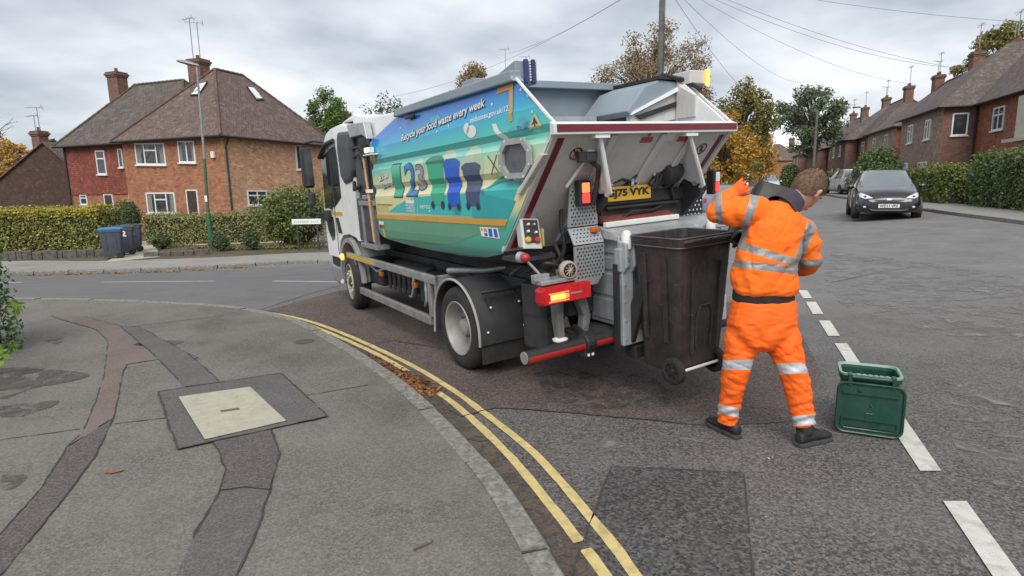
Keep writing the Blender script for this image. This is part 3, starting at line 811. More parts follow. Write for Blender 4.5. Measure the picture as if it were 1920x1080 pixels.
def hip_roof(mb, O, A, B, La, Lb, ze, slope, ov=.35, ridge='b', mat=0, mb_ridge=None, hips=(1, 1), thick=.1):
    """hipped roof over the rectangle O + A*[0,La] + B*[0,Lb]; ridge along A or B"""
    O, A, B = Vector(O), Vector(A), Vector(B)
    def pt(a, b, z): q = O + A * a + B * b; return Vector((q.x, q.y, z))
    a0, a1, b0, b1 = -ov, La + ov, -ov, Lb + ov
    hw = ((a1 - a0) if ridge == 'b' else (b1 - b0)) / 2; zr = ze + hw * slope
    if ridge == 'b':
        r0 = pt((a0 + a1) / 2, b0 + hw * hips[0], zr); r1 = pt((a0 + a1) / 2, b1 - hw * hips[1], zr)
    else:
        r0 = pt(a0 + hw * hips[0], (b0 + b1) / 2, zr); r1 = pt(a1 - hw * hips[1], (b0 + b1) / 2, zr)
    c = [pt(a0, b0, ze), pt(a1, b0, ze), pt(a1, b1, ze), pt(a0, b1, ze)]
    if ridge == 'b': F = [(c[0], c[1], r0), (c[1], c[2], r1, r0), (c[2], c[3], r1), (c[3], c[0], r0, r1)]
    else: F = [(c[0], c[1], r1, r0), (c[1], c[2], r1), (c[2], c[3], r0, r1), (c[3], c[0], r0)]
    for f in F: mb.poly(list(f), mat)
    mb.poly([p - Vector((0, 0, .02)) for p in c[::-1]], mat)
    if mb_ridge is not None:
        ends = [(c[0], r0), (c[1], r0 if ridge == 'b' else r1), (c[2], r1), (c[3], r1 if ridge == 'b' else r0), (r0, r1)]
        for a, b in ends:
            d = b - a; k = max(1, int(d.length / .33))
            for i in range(k):
                mb_ridge.tube([a + d * (i / k) + Vector((0, 0, .02)), a + d * ((i + .95) / k) + Vector((0, 0, .035))], [.075, .085], 6)
    return r0, r1, zr
def gutter_run(mb, pts, closed=False):
    pts = [Vector(p) for p in pts]
    mb.tube(pts, .06, 6, closed=closed)

# -- the big corner house beyond the side road
FL = -.45 + .1
CORN = P(413, 255, 30.5); EAVE = CORN.z
A_ = Vector((math.sin(rad(-70)), math.cos(rad(-70)), 0)); B_ = Vector((math.sin(rad(20)), math.cos(rad(20)), 0))
def hit(u, o, d):
    """distance along o+d*s where the sight line of column u crosses (plan view)"""
    r = ray(u, 330); k = r.x / r.y
    return (k * o.y - o.x) / (d.x - k * d.y)
OC = Vector((CORN.x, CORN.y, 0))
La = hit(236, OC, A_); Lb = 9.0
big = empty('corner_house', (OC.x, OC.y, FL), 0, 'large brick corner house with brown hipped roof and two skylights across the side road', 'house')
def L3(p): return Vector((p[0] - OC.x, p[1] - OC.y, p[2] - FL))
Hh = EAVE - FL
def rect_walls(mb, O, A, B, La, Lb, z0, z1, mats=(0, 0, 0, 0)):
    O = Vector(O); q = [O, O + A * La, O + A * La + B * Lb, O + B * Lb]
    for i in range(4):
        a, b = q[i], q[(i + 1) % 4]
        mb.poly([(a.x, a.y, z0), (b.x, b.y, z0), (b.x, b.y, z1), (a.x, a.y, z1)], mats[i])
mb = MB(); Z3 = Vector((0, 0, 0))
rect_walls(mb, Z3, A_, B_, La, Lb, -.6, Hh, (0, 0, 1, 1))
Ob = A_ * La + B_ * .9; Lc = hit(128, OC + Ob, A_)
mb.build('wall', [MAT['brick'], MAT['brick_warm_lit']], big, uv=True)
mb = MB(); rect_walls(mb, Ob - A_ * .02, A_, B_, Lc, 7.2, -.6, Hh * .42, (0, 0, 0, 0)); mb.build('wall', MAT['brick'], big, uv=True)
mb = MB(); rect_walls(mb, Ob - A_ * .02 - B_ * .06, A_, B_, Lc + .06, 7.3, Hh * .42, Hh, (0, 0, 0, 0)); mb.poly([Ob - B_ * .06 + Vector((0, 0, Hh * .42)), Ob + A_ * (Lc + .06) - B_ * .06 + Vector((0, 0, Hh * .42)), Ob + A_ * (Lc + .06) + B_ * 7.2 + Vector((0, 0, Hh * .42)), Ob + B_ * 7.2 + Vector((0, 0, Hh * .42))]); mb.build('hung_tiles', MAT['tilehung'], big, uv=True)
mb, rb = MB(), MB()
r0, r1, zr = hip_roof(mb, Z3, A_, B_, La, Lb, Hh, 1.06, .38, 'b', 0, rb)
o = mb.build('roof', MAT['rooftile'], big, uv=True); rb.build('ridge_tiles', MAT['ridge'], o)
roof1 = o
mb, rb = MB(), MB()
s0, s1, zs = hip_roof(mb, Ob - A_ * 3.5, A_, B_, Lc + 3.5, 7.2, Hh + .02, .98, .38, 'a', 0, rb, (1, .55))
o = mb.build('roof', MAT['roofslate'], big, uv=True); rb.build('ridge_tiles', M('ridge_mossy', (.085, .09, .05), .95, var=.4, scale=4), o)
# skylights lying on the slopes of the near roof
def on_plane(px, p0, n):
    d = ray(*px); t = n.dot(p0 - CAMP) / n.dot(d); return CAMP + d * t
def skylight(quad, p0, n):
    pts = [L3(on_plane(q, p0, n)) for q in quad]; nl = n if n.z > 0 else -n
    mb = MB(); c = sum(pts, Vector()) / 4
    mb.slab([p + nl * .02 for p in pts], nl * .07)
    o = mb.build('skylight', MAT['iron'], roof1)
    mb = MB(); mb.slab([c + (p - c) * .84 + nl * .088 for p in pts], nl * .008); mb.build('pane', GLASS('skylight_glass', (.5, .52, .54), .08), o)
n_right = ((B_ * 1).cross(Vector(r0) - (A_ * -.38 + Vector((0, 0, Hh))))).normalized()
p_right = OC + A_ * -.38 + Vector((0, 0, Hh + FL))
skylight([(461, 163), (475, 165), (494, 188), (480, 189)], p_right, n_right)
n_front = (A_.cross(Vector(r0) - (B_ * -.38 + Vector((0, 0, Hh))))).normalized(); p_front = OC + B_ * -.38 + Vector((0, 0, Hh + FL))
skylight([(377, 157), (391, 155), (374, 180), (358, 181)], p_front, n_front)
def wpt(u, v, o, d):
    s = hit(u, o, d); q = o + d * s; w = P(u, v, q.y); return L3((q.x, q.y, w.z)), s
def win_px(x0, x1, y0, y1, o, d, parent, **k):
    a, sa = wpt(x0, (y0 + y1) / 2, o, d); b, sb = wpt(x1, (y0 + y1) / 2, o, d)
    q = o + d * (sa + sb) / 2; Yq = q.y
    zt, zb = P((x0 + x1) / 2, y0, Yq).z, P((x0 + x1) / 2, y1, Yq).z
    tdir = (b - a).normalized()
    return window(parent, L3((q.x, q.y, (zt + zb) / 2)), tdir, (b - a).length, zt - zb, **k)
F1 = OC.copy()
win_px(260, 315, 268, 309, F1, A_, big, cols=(.3, .4, .3), tops=(1,), curtain=.2)
win_px(340, 371, 264, 305, F1, A_, big, cols=(.5, .5), tops=(), curtain=.24)
win_px(270, 324, 361, 400, F1, A_, big, cols=(.3, .4, .3), tops=(1,), curtain=.2)
win_px(229, 236, 280, 314, F1 + A_ * .02, A_, big, cols=(1,), tops=(), fr=.05) if False else None
win_px(460, 497, 357, 385, F1, B_, big, cols=(.5, .5), tops=(0, 1), curtain=0)
win_px(557, 575, 272, 318, F1, B_, big, cols=(.5, .5), tops=(), curtain=.2)
FOb = OC + Ob - B_ * .06
win_px(185, 202, 282, 327, FOb, A_, big, cols=(1,), tops=(0,), fr=.07)
win_px(227, 235, 279, 314, FOb, A_, big, cols=(1,), tops=(), fr=.05)
win_px(145, 158, 365, 384, OC + Ob, A_, big, cols=(1,), tops=(0,), fr=.06)
win_px(237, 245, 362, 396, OC + Ob, A_, big, cols=(1,), tops=(), fr=.05)
def door_px(x0, x1, y0, o, d, parent):
    a, sa = wpt(x0, y0, o, d); b, sb = wpt(x1, y0, o, d); t = (b - a).normalized(); n = t.cross(Vector((0, 0, 1)))
    w = (b - a).length; top = a.z; c = (a + b) / 2; c.z = top / 2
    mb = MB(); mb.obox(c + n * .01, t * w / 2, n * .03, Vector((0, 0, top / 2))); dd = mb.build('door', MAT['door_dark'], parent)
    mb = MB()
    for sgn in (-1, 1): mb.obox(c + t * sgn * (w / 2 + .03) + n * .02, t * .03, n * .04, Vector((0, 0, top / 2)))
    mb.obox(c + n * .02 + Vector((0, 0, top / 2 + .03)), t * (w / 2 + .06), n * .04, Vector((0, 0, .03))); mb.build('door_frame', MAT['upvc'], dd)
    mb = MB(); mb.obox(c + n * .05 - t * w * .36, t * .02, n * .02, Vector((0, 0, .08))); mb.build('handle', MAT['alum'], dd)
door_px(348, 366, 358, OC, A_, big); door_px(192, 206, 366, OC + Ob, A_, big)
mb = MB()
for base in (Z3,):
    c = [base - A_ * .4 - B_ * .4, base + A_ * (La + .3) - B_ * .4]
    mb.tube([p + Vector((0, 0, Hh - .03)) for p in c], .07, 6); mb.tube([base - A_ * .4 - B_ * .4 + Vector((0, 0, Hh - .03)), base - A_ * .4 + B_ * (Lb + .4) + Vector((0, 0, Hh - .03))], .07, 6)
mb.tube([Ob - B_ * .4 + Vector((0, 0, Hh - .02)), Ob + A_ * (Lc + .4) - B_ * .4 + Vector((0, 0, Hh - .02))], .07, 6)
for q in (A_ * -.06 + B_ * .25, ):
    mb.tube([q + Vector((0, 0, Hh - .1)) - A_ * .2, q + Vector((0, 0, Hh - .5)), q], .045, 6)
mb.tube([Ob + A_ * (Lc - .1) - B_ * .12 + Vector((0, 0, Hh)), Ob + A_ * (Lc - .1) - B_ * .12], .05, 6)
mb.build('gutter', MAT['gutter'], big)
def ch_at(px, py0, py1, Y, parent, wpx, t, aer=(), mat=None, low=2.0, pots=1):
    p = P(px, py0, Y); q = P(px, py1, Y); k = wpx * Y / FPX * .78
    pl = L3(p) if parent is big else p - parent.location
    return chimney(parent, (pl.x, pl.y, 0), pl.z - (p.z - q.z) - low, pl.z, k, k * .8, t, aer, pots, mat)
ch_at(371, 112, 160, 37.5, big, 36, A_, [(-.2, 2.6, (-1, -.35, 0)), (.35, 2.9, (-1, .5, 0))], MAT['brick_dark'], 1.5, 1)
ch_at(218, 136, 192, 40.0, big, 32, A_, [], MAT['brick_dark'], 3.5, 1)
# security lamp and alarm box on the corner
mb = MB(); q = -B_ * .05 - A_ * .06
mb.obox(A_ * .5 - B_ * .1 + Vector((0, 0, Hh - .9)), A_ * .1, B_ * .06, Vector((0, 0, .16))); mb.build('alarm_box', MAT['upvc'], big)

# -- dark roofed house at the left edge
lh_c = P(70, 385, 38); lh = empty('gabled_house', (lh_c.x, lh_c.y, FL), 0, 'low dark brown gabled house at the left edge beyond the long hedge', 'house')
def LL(p): return Vector((p.x - lh_c.x, p.y - lh_c.y, p.z - FL))
gl, gr, ga = LL(P(-30, 362, 38)), LL(P(190, 362, 38)), LL(P(82, 268, 38))
gl.y = gr.y = ga.y = 0
mb = MB(); mb.poly([(gl.x, 0, -.4), (gr.x, 0, -.4), gr, ga, gl]); D9 = Vector((1.5, 9, 0))
mb.poly([(gl.x, 0, -.4), gl, gl + D9, (gl.x + 1.5, 9, -.4)])
mb.build('wall', UVTILE('gable_hung_tiles', (.105, .062, .05), (.075, .048, .041), (.035, .026, .023), .18, .12, .014, .9, .5, .6, (.06, .042, .036), 1., .3), lh, uv=True)
mb = MB(); ovv = Vector((0, -.15, 0)); up_ = Vector((0, 0, .09))
for e_ in (gl + (gl - ga) * .06, gr + (gr - ga) * .06):
    mb.slab([ga + ovv, e_ + ovv, e_ + D9, ga + D9], up_)
mb.build('roof', MAT['rooftile'], lh, uv=True)
pc = P(73, 246, 40) - Vector((lh_c.x, lh_c.y, FL))
chimney(lh, pc, pc.z - 2.5, pc.z, .75, .6, A_, [(-.1, 2.0, (-1, -.2, 0)), (.3, 1.5, (-1, .3, 0))], 1, MAT['brick_dark'])

# -- the row of semi-detached houses along the right of the street
def row_house(p0, p1, qw, qm, pw, h, label, detail=1, side='tilehung2', front='brick_pale', mainmat='tilehung2', hm=None, chim=((.5, 1.0),), roofm='roofdark'):
    """wing front at q=qw from pw to p1, main wall at q=qm from p0 to pw"""
    o = pq(p0, qm); zb = pq((p0 + p1) / 2, qw, .1).z
    root = empty('terraced_house', (o.x, o.y, zb), 0, label, 'house', 'brick houses along the right of the street')
    org = Vector((o.x, o.y, 0))
    def W(p, q, z=0): v = E_ST * (p - p0) + N_ST * (q - qm); return Vector((v.x, v.y, z))
    dp = 7.5
    mb = MB()
    rect_walls(mb, W(p0, qm), E_ST, N_ST, p1 - p0, dp, -1, h, (1, 0, 0, 0))
    mb.build('wall', [MAT['brick_dark'], MAT[mainmat]], root, uv=True)
    mb = MB(); rect_walls(mb, W(pw, qw), E_ST, N_ST, p1 - pw - .02, qm - qw + .5, -1, h, (1, 0, 0, 2)); mb.build('wall', [MAT['brick_dark'], MAT[front], MAT[side]], root, uv=True)
    mb, rb = MB(), MB(); hip_roof(mb, W(p0, qm), E_ST, N_ST, p1 - p0, dp, h, .95, .35, 'a', 0, rb)
    rf = mb.build('roof', MAT[roofm], root, uv=True); rb.build('ridge_tiles', MAT['ridge'], rf)
    mb, rb = MB(), MB(); hw_ = (p1 - pw + .7) / 2; hip_roof(mb, W(pw, qw), E_ST, N_ST, p1 - pw, qm - qw + dp / 2, h + .01, min(.95, (dp + .7) / 2 * .93 / hw_), .35, 'b', 0, rb, (1, 0))
    rf2 = mb.build('roof', MAT[roofm], root, uv=True)
    wn_ = lambda p, q, z, w, hh, al, **k: window(root, W(p, q, z), al, w, hh, **k)
    S_ = -E_ST
    for f in (.3, .72): wn_(pw + (p1 - pw) * f, qw, h - 1.0, 1.0, 1.15, S_, cols=(.5, .5), tops=(0,), curtain=.25)
    wn_(pw + (p1 - pw) * .35, qw, 1.35, 1.6, 1.3, S_, cols=(.35, .3, .35), tops=(1,), curtain=.25)
    wn_(pw + (p1 - pw) * .75, qw, 1.1, .8, 1.9, S_, cols=(1,), tops=(0,))
    nm = 2 if (pw - p0) > 6 else 1
    for i in range(nm):
        f = (i + .7) / (nm + .2)
        wn_(pw - (pw - p0) * f * .75, qm, h - .95, 1.3, 1.15, S_, cols=(.5, .5), tops=(0, 1), curtain=.2)
        wn_(pw - (pw - p0) * f * .75, qm, 1.35, 1.5, 1.3, S_, cols=(.5, .5), tops=(0, 1), curtain=.2)
    if hm is not None: wn_(pw, qw + (qm - qw) * .5, h - .95, .75, 1.2, -N_ST if False else N_ST, cols=(1,), tops=())
    mb = MB(); mb.tube([W(pw - .4, qw - .38, h - .02), W(p1 + .3, qw - .38, h - .02)], .06, 6); mb.tube([W(p0 - .3, qm - .38, h - .02), W(pw - .4, qm - .38, h - .02), W(pw - .4, qw - .38, h - .02)], .06, 6)
    mb.tube([W(pw - .06, qm - .1, h), W(pw - .06, qm - .1, -.5)], .045, 6); mb.build('gutter', MAT['gutter'], root)
    for f, ex in chim:
        zr = h + (dp + .7) / 2 * .95
        q_ = W(p0 + (p1 - p0) * f, qm + dp / 2)
        chimney(root, q_, zr - 1.2, zr + ex, .95, .7, E_ST, [(-.2, 2.0 + ex * .3, (-.5, -1, 0)), (.25, 1.7, (-1, -.3, 0))][:1 + (f > .4)], 2, MAT['brick_dark'])
    return root, W, h
HA, WA, hA = row_house(28.5, 47.5, 11.6, 13.2, 39.5, 4.85, 'nearest brick house on the right with red hung tiles behind the tall hedge', hm=1, chim=((.35, 1.5), (.93, .5)), side='brick_dark')
# porch canopy of the nearest house
mb = MB(); mb.obox(WA(31.2, 12.6, 2.55), E_ST * 1.5, N_ST * .7, Vector((0, 0, .07))); mb.obox(WA(31.2, 12.62, 3.5), E_ST * .9, N_ST * .5, Vector((0, 0, .9))); mb.build('porch', M('pale_render', (.5, .47, .40), .8, var=.1), HA)
row_house(50.5, 64, 13.0, 14.0, 54.5, 4.9, 'second house along the right of the street, orange tiled side wall above the bush', chim=((.3, 1.2), (.9, .9)), front='brick_pale', side='tilehung2')
row_house(67, 81, 12.6, 13.8, 72, 4.9, 'third house along the right of the street, dark brick, behind the grey hatchback', chim=((.25, 1.0), (.85, 1.0)), front='brick_dark', side='brick_dark')
row_house(84, 98, 12.4, 13.6, 89, 4.9, 'fourth house along the right of the street, beside the thin street lamp', chim=((.3, 1.0), (.8, 1.0)), front='brick_dark', side='brick_dark')
row_house(101, 116, 12.2, 13.4, 106, 4.9, 'farthest house of the row on the right, small, near the end of the street', chim=((.3, 1.0),), front='brick', side='brick_dark')
# houses closing the street
def end_house(px, Y, w, d, h, label, wallm, roofm):
    b = P(px, 330, Y); b.z = hgt(b.x, b.y); root = empty('end_house', b, 0, label, 'house')
    A2, B2 = Vector((.97, -.22, 0)).normalized(), Vector((.22, .97, 0)).normalized()
    mb = MB(); rect_walls(mb, -A2 * w / 2, A2, B2, w, d, -1, h); mb.build('wall', MAT[wallm], root, uv=True)
    mb, rb = MB(), MB(); hip_roof(mb, -A2 * w / 2, A2, B2, w, d, h, .8, .35, 'a', 0, rb); rf = mb.build('roof', MAT[roofm], root, uv=True)
    for f in (-.25, .25):
        for z in (1.4, h - 1.0): window(root, A2 * w * f + Vector((0, 0, z)), A2, 1.4, 1.15, cols=(.5, .5), tops=(0,))
    chimney(root, A2 * w * .3 + B2 * d / 2, h + 1, h + d * .4 + 1.3, .9, .7, A2, (), 2)
    return root
end_house(1462, 118, 9, 8, 4.9, 'small brown roofed house at the end of the street behind the autumn trees', 'brick', 'rooftile')
end_house(1525, 128, 12, 8, 5.4, 'orange brick house closing the far end of the street behind the pole', 'brick_warm_lit', 'rooftile')

# ---------------------------------------------------------------- posts, lamps, wires
MAT['lampgreen'] = M('green_lamp_paint', (.035, .12, .06), .5, var=.15, scale=5)
MAT['lampgrey'] = M('galvanised', (.26, .28, .29), .5, metal=.4, var=.15)
MAT['pole'] = M('weathered_pole_wood', (.13, .12, .11), .9, var=.3, scale=5, bump=.5, bscale=30)
lb = G(398, 473); Yl = lb.y; top = P(369, 127, Yl); head = P(334, 107, Yl)
root = empty('street_lamp', lb, 0, 'tall street lamp with green post in front of the big corner house', 'street lamp')
T_ = top - lb; HD = head - lb
mb = MB(); mb.tube([(0, 0, -.1), (0, 0, 1.4)], .085, 12); mb.tube([(0, 0, 1.4), (0, 0, 1.46)], [.085, .055], 12)
mid = T_ * .52; mid.z = T_.z * .52
mb.tube([(0, 0, 1.46), mid], [.055, .048], 10); mb.build('post', MAT['lampgreen'], root, smooth=40)
mb = MB(); a1 = T_ + (HD - T_) * .12; mb.tube([mid, T_ * .97, T_, a1], [.046, .036, .034, .03], 8)
mb.build('upper_post', MAT['lampgrey'], root, smooth=40)
mb = MB(); d = (HD - T_); d.z *= .55
rings = []
for k, (w, h) in enumerate([(.05, .05), (.11, .07), (.16, .09), (.17, .10), (.14, .08), (.05, .04)]):
    c = T_ + Vector((0, 0, .06)) + Vector((d.x, d.y, 0)).normalized() * (.75 * k / 5 - .08) + Vector((0, 0, .17 * k / 5)); s = Vector((-d.y, d.x, 0)).normalized()
    rings.append([c + s * w * math.cos(2 * math.pi * j / 12) + Vector((0, 0, h * math.sin(2 * math.pi * j / 12) * (1 if math.sin(2 * math.pi * j / 12) > 0 else .5))) for j in range(12)])
mb.loft(rings); mb.build('lamp_head', MAT['lampgrey'], root, smooth=50)
mb = MB(); mb.box(-.07, .07, -.098, -.085, 1.0, 1.2); mb.build('access_door', MAT['lampgreen'], root)
mb = MB(); mb.obox(Vector((0, -.062, 1.95)), (.045, 0, 0), (0, .006, 0), (0, 0, .11)); mb.build('number_plate', MAT['upvc'], root)

# telegraph pole behind the lorry, and the far pole and lamp along the street
def pole(px, ytop, ybase, Y, label, r=.13, extra=True):
    b = P(px, ybase, Y); b.z = hgt(b.x, b.y); t = P(px + 1, ytop, Y)
    root = empty('telegraph_pole', b, 0, label, 'pole')
    mb = MB(); H_ = t.z - b.z; mb.tube([(0, 0, -.3), (0, 0, H_ * .5), (0, 0, H_)], [r, r * .88, r * .74], 12); mb.build('shaft', MAT['pole'], root, smooth=40)
    if extra:
        mb = MB()
        for k in range(8):
            z = H_ * .45 + k * .45
            if z < H_ - .3: mb.tube([(-r * 1.6 if k % 2 else 0, 0, z), (r * 1.6 if not k % 2 else 0, 0, z)], .012, 5)
        mb.tube([(r * .8, -r * .8, 2.4), (r * .75, -r * .75, H_ * .9)], .015, 5)
        mb.build('climbing_pegs', MAT['iron'], root)
    return root, b + Vector((0, 0, H_))
tp, tp_top = pole(1233, -60, 340, 27, 'tall telegraph pole rising behind the hopper of the lorry', .15)
fp, fp_top = pole(1525, 208, 318, 62, 'distant telegraph pole in front of the round green tree', .16)
mb = MB(); mb.lathe([(-.1, .1), (0, .16), (.08, .16), (.1, .05)], (0, 0, tp_top.z - tp.location.z - .05), (0, 0, 1), 12); mb.build('cap', MAT['iron'], tp)
lp = P(1606, 320, 70); lp.z = hgt(lp.x, lp.y); lt = P(1607, 203, 70)
root = empty('street_lamp', lp, 0, 'small distant street lamp with short arm beside the row of brick houses', 'street lamp')
mb = MB(); mb.tube([(0, 0, 0), (0, 0, lt.z - lp.z), (-.35, -.1, lt.z - lp.z + .1)], [.1, .075, .06], 8); mb.build('post', MAT['iron'], root)
mb = MB(); mb.obox((-.75, -.25, lt.z - lp.z + .08), (.42, .1, .03), (-.03, .12, 0), (0, 0, .07)); mb.build('lamp_head', MAT['iron'], root, bevel=.03)
MAT['cable'] = M('cable_sheath', (.20, .21, .22), .6)
def cable(a, b, sag, r, label):
    pts = [a.lerp(b, k / 20) - Vector((0, 0, sag * 4 * (k / 20) * (1 - k / 20))) for k in range(21)]
    mb = MB(); o = pts[0]; mb.tube([p - o for p in pts], r, 4)
    ob = mb.build('overhead_cable', MAT['cable']); ob.location = o
    tag(ob, label, 'cable', 'overhead telephone cables')
TT = tp_top - Vector((0, 0, .15))
cable(TT, P(1795, 128, 36), .5, 0.0088, 'upper of the two cables running from the pole to the right hand chimney with dish')
cable(TT + Vector((0, 0, -.12)), P(1775, 126, 36), .65, 0.0088, 'lower of the two cables running from the pole to the right hand chimney with dish')
cable(TT + Vector((0, 0, -.2)), P(1720, 158, 48), .9, 0.0083, 'cable dropping from the pole to the second brick house on the right')
cable(TT + Vector((0, 0, -.25)), P(1502, 155, 75), 1.0, 0.0110, 'cable from the pole ending above the round green tree')
cable(TT + Vector((0, 0, -.3)), P(1440, 205, 60), .8, 0.0121, 'steep cable from the pole down towards the autumn trees')
cable(TT, P(1975, 44, 30), .35, 0.0088, 'highest cable crossing the sky to the right edge')
cable(TT, P(955, 100, 48), .4, 0.0088, 'cable from the pole down left to the aerial behind the lorry')
cable(TT + Vector((0, 0, -.1)), P(740, 180, 44), .8, 0.0088, 'longest cable from the pole leftwards over the lorry to the birch')
# aerials poking up behind the lorry roof
for px, yt, lab in ((950, 92, 'thin television aerial on a mast behind the left of the hopper'), (988, 106, 'short aerial mast just behind the light board of the hopper')):
    b = P(px, 240, 50); t = P(px, yt, 50); mb = MB(); aerial(mb, (0, 0, 0), t.z - b.z, (-1, .3, 0), 4, .8)
    mb.tube([(0, 0, -b.z - .6), (0, 0, .1)], .03, 6)
    o = mb.build('aerial_mast', MAT['alum']); o.location = b; tag(o, lab, 'aerial')
# street name sign on two short posts
sg = G(574, 474); sY = sg.y; tl, br = P(547, 411, sY), P(602, 420, sY)
root = empty('street_name_sign', sg, 0, 'low white street name plate on short posts before the clipped bush', 'sign')
mb = MB(); cx, cz = (tl.x + br.x) / 2 - sg.x, (tl.z + br.z) / 2 - sg.z; w, h = (br.x - tl.x), (tl.z - br.z)
mb.box(cx - w / 2, cx + w / 2, -.02, .02, cz - h / 2, cz + h / 2); mb.build('plate', MAT['upvc'], root, bevel=.005)
mb = MB()
for k in (-.35, .35): mb.box(cx + w * k - .03, cx + w * k + .03, .022, .08, -.1, cz + h / 2 - .02)
mb.build('posts', MAT['iron'], root)
mb = MB(); rs = random.Random(2)
for k in range(13):
    if k == 8: continue
    x = cx - w * .42 + w * .84 * k / 13; mb.box(x, x + w * .045, -.0225, -.0195, cz - h * rs.uniform(.16, .22), cz + h * rs.uniform(.1, .22))
mb.build('worn_lettering', M('sign_grey', (.45, .46, .46), .6), root)
# ---------------------------------------------------------------- trees, hedges, garden edges
LF = {}
LF['green'] = LEAF('leaf_green', [(.060, .111, .031), (.102, .178, .048), (.170, .255, .076), (.238, .323, .102)])
LF['dark'] = LEAF('leaf_dark_green', [(.045, .085, .034), (.075, .135, .05), (.12, .185, .07), (.17, .235, .095)])
LF['rust'] = LEAF('leaf_rust', [(.144, .088, .040), (.272, .152, .056), (.384, .240, .088), (.432, .304, .112)])
LF['gold'] = LEAF('leaf_gold', [(.29, .16, .035), (.48, .28, .055), (.62, .39, .08), (.58, .42, .11)])
LF['olive'] = LEAF('leaf_olive', [(.104, .123, .038), (.171, .171, .057), (.266, .228, .076), (.342, .266, .095)])
LF['privet'] = LEAF('leaf_privet', [(.075, .10, .03), (.18, .19, .055), (.34, .33, .10), (.50, .46, .15)], 2.2)
LF['privet_top'] = LEAF('leaf_privet_tips', [(.275, .237, .037), (.450, .388, .062), (.575, .500, .100)], 2.2)
LF['hedge'] = LEAF('leaf_hedge', [(.057, .085, .027), (.114, .162, .042), (.199, .237, .067), (.285, .314, .104)], 2.0)
LF['hedge_pale'] = LEAF('leaf_hedge_pale', [(.12, .14, .05), (.24, .245, .09), (.37, .35, .15), (.48, .44, .20)], 2.0)
LF['hedge_dark'] = LEAF('leaf_hedge_dark', [(.055, .10, .035), (.095, .155, .055), (.145, .22, .08), (.25, .28, .11)], 1.6)
LF['near'] = LEAF('leaf_near_hedge', [(.045, .105, .030), (.083, .173, .053), (.135, .255, .075)], 3)

LF['tan'] = LEAF('leaf_tan', [(.17, .12, .07), (.28, .20, .12), (.38, .28, .16), (.36, .25, .10)])
def tree_px(px, py, rx, ry, Y, mat, label, nm='broadleaf_tree', base_v=345, depth=None, **k):
    c = P(px, py, Y); s = Y / FPX * 1.02
    b = Vector((c.x, c.y, hgt(c.x, c.y) - .05)); R = (rx * s, depth or rx * s * .85, ry * s)
    return tree(nm, b, 0, c, R, mat, label, n=k.pop('n', 4000), size=k.pop('size', .11) * 1.0, **k)
tree_px(612, 232, 62, 62, 44, LF['green'], 'fresh green bushy tree behind the right end of the big brick corner house', n=8500, size=0.099, seed=2, nb=46, blob=.25, shell=.15, spread=.9)
tree_px(712, 215, 46, 48, 42, LF['dark'], 'sparse birch with few leaves behind the lorry cab', 'birch_tree', n=1054, size=0.084, seed=3, nb=18, trunk_r=.07, shell=.1, blob=.36)
tree_px(893, 190, 64, 78, 46, LF['tan'], 'brown leaved tree showing above the slogan side of the lorry', n=8840, size=0.091, seed=4, nb=34, blob=.26, shell=.2)
tree_px(1215, 160, 118, 118, 40, LF['tan'], 'big thin russet autumn tree behind the telegraph pole', 'autumn_tree', n=18000, size=0.075, seed=5, nb=70, blob=.2, shell=.05, trunk_r=.2, spread=.9)
tree_px(1392, 225, 58, 82, 46, LF['olive'], 'tall olive green tree right of the lorry hopper', n=7650, size=0.114, seed=6, nb=46, blob=.25, shell=.15, spread=.9)
tree_px(1362, 282, 58, 66, 38, LF['gold'], 'golden autumn tree directly right of the lorry hopper', 'autumn_tree', n=8840, size=0.099, seed=7, nb=46, blob=.25, shell=.15, spread=.9)
tree_px(1428, 285, 30, 62, 52, LF['gold'], 'narrow yellow leaved tree beside the end house roof', 'autumn_tree', n=3400, size=0.114, seed=8, nb=14, shell=.3)
LF['far'] = LEAF('leaf_far_green', [(.075, .11, .06), (.12, .165, .09), (.17, .22, .12), (.22, .27, .155)])  # paler leaves for the distant tree: haze put into the colour
tree_px(1525, 222, 74, 66, 66, LF['far'], 'round dark green tree behind the distant telegraph pole', n=8500, size=.15, seed=9, nb=44, blob=.24, shell=.15, trunk_r=.4, spread=.92)
tree_px(1880, 78, 60, 56, 52, LF['olive'], 'dark thin tree above the roof of the nearest brick house on the right', n=3230, size=0.137, seed=10, nb=20, blob=.3, shell=.2)
tree_px(1826, 122, 34, 28, 50, LF['olive'], 'small tree crown just over the ridge left of the big right hand chimney', n=1360, size=0.129, seed=12, nb=10, shell=.2)
tree_px(12, 300, 46, 52, 52, LF['gold'], 'yellow autumn tree at the far left edge behind the gabled house', 'autumn_tree', n=6460, size=0.129, seed=13, nb=36, blob=.26, shell=.15, spread=.9)
tree_px(105, 270, 14, 10, 60, LF['dark'], 'tiny dark tree top between the two left hand houses', n=1020, size=0.122, seed=14, nb=6)
tree_px(1545, 306, 26, 22, 110, LF['gold'], 'small orange autumn tree in front of the end house by the pole', 'autumn_tree', n=1870, size=0.198, seed=15, nb=10, shell=.3)
tree_px(1350, 318, 66, 40, 44, LF['olive'], 'low spreading shrubby tree filling the gap under the autumn trees', n=7140, size=0.106, seed=16, nb=36, blob=.28, shell=.2, spread=.9, trunk_r=.1)
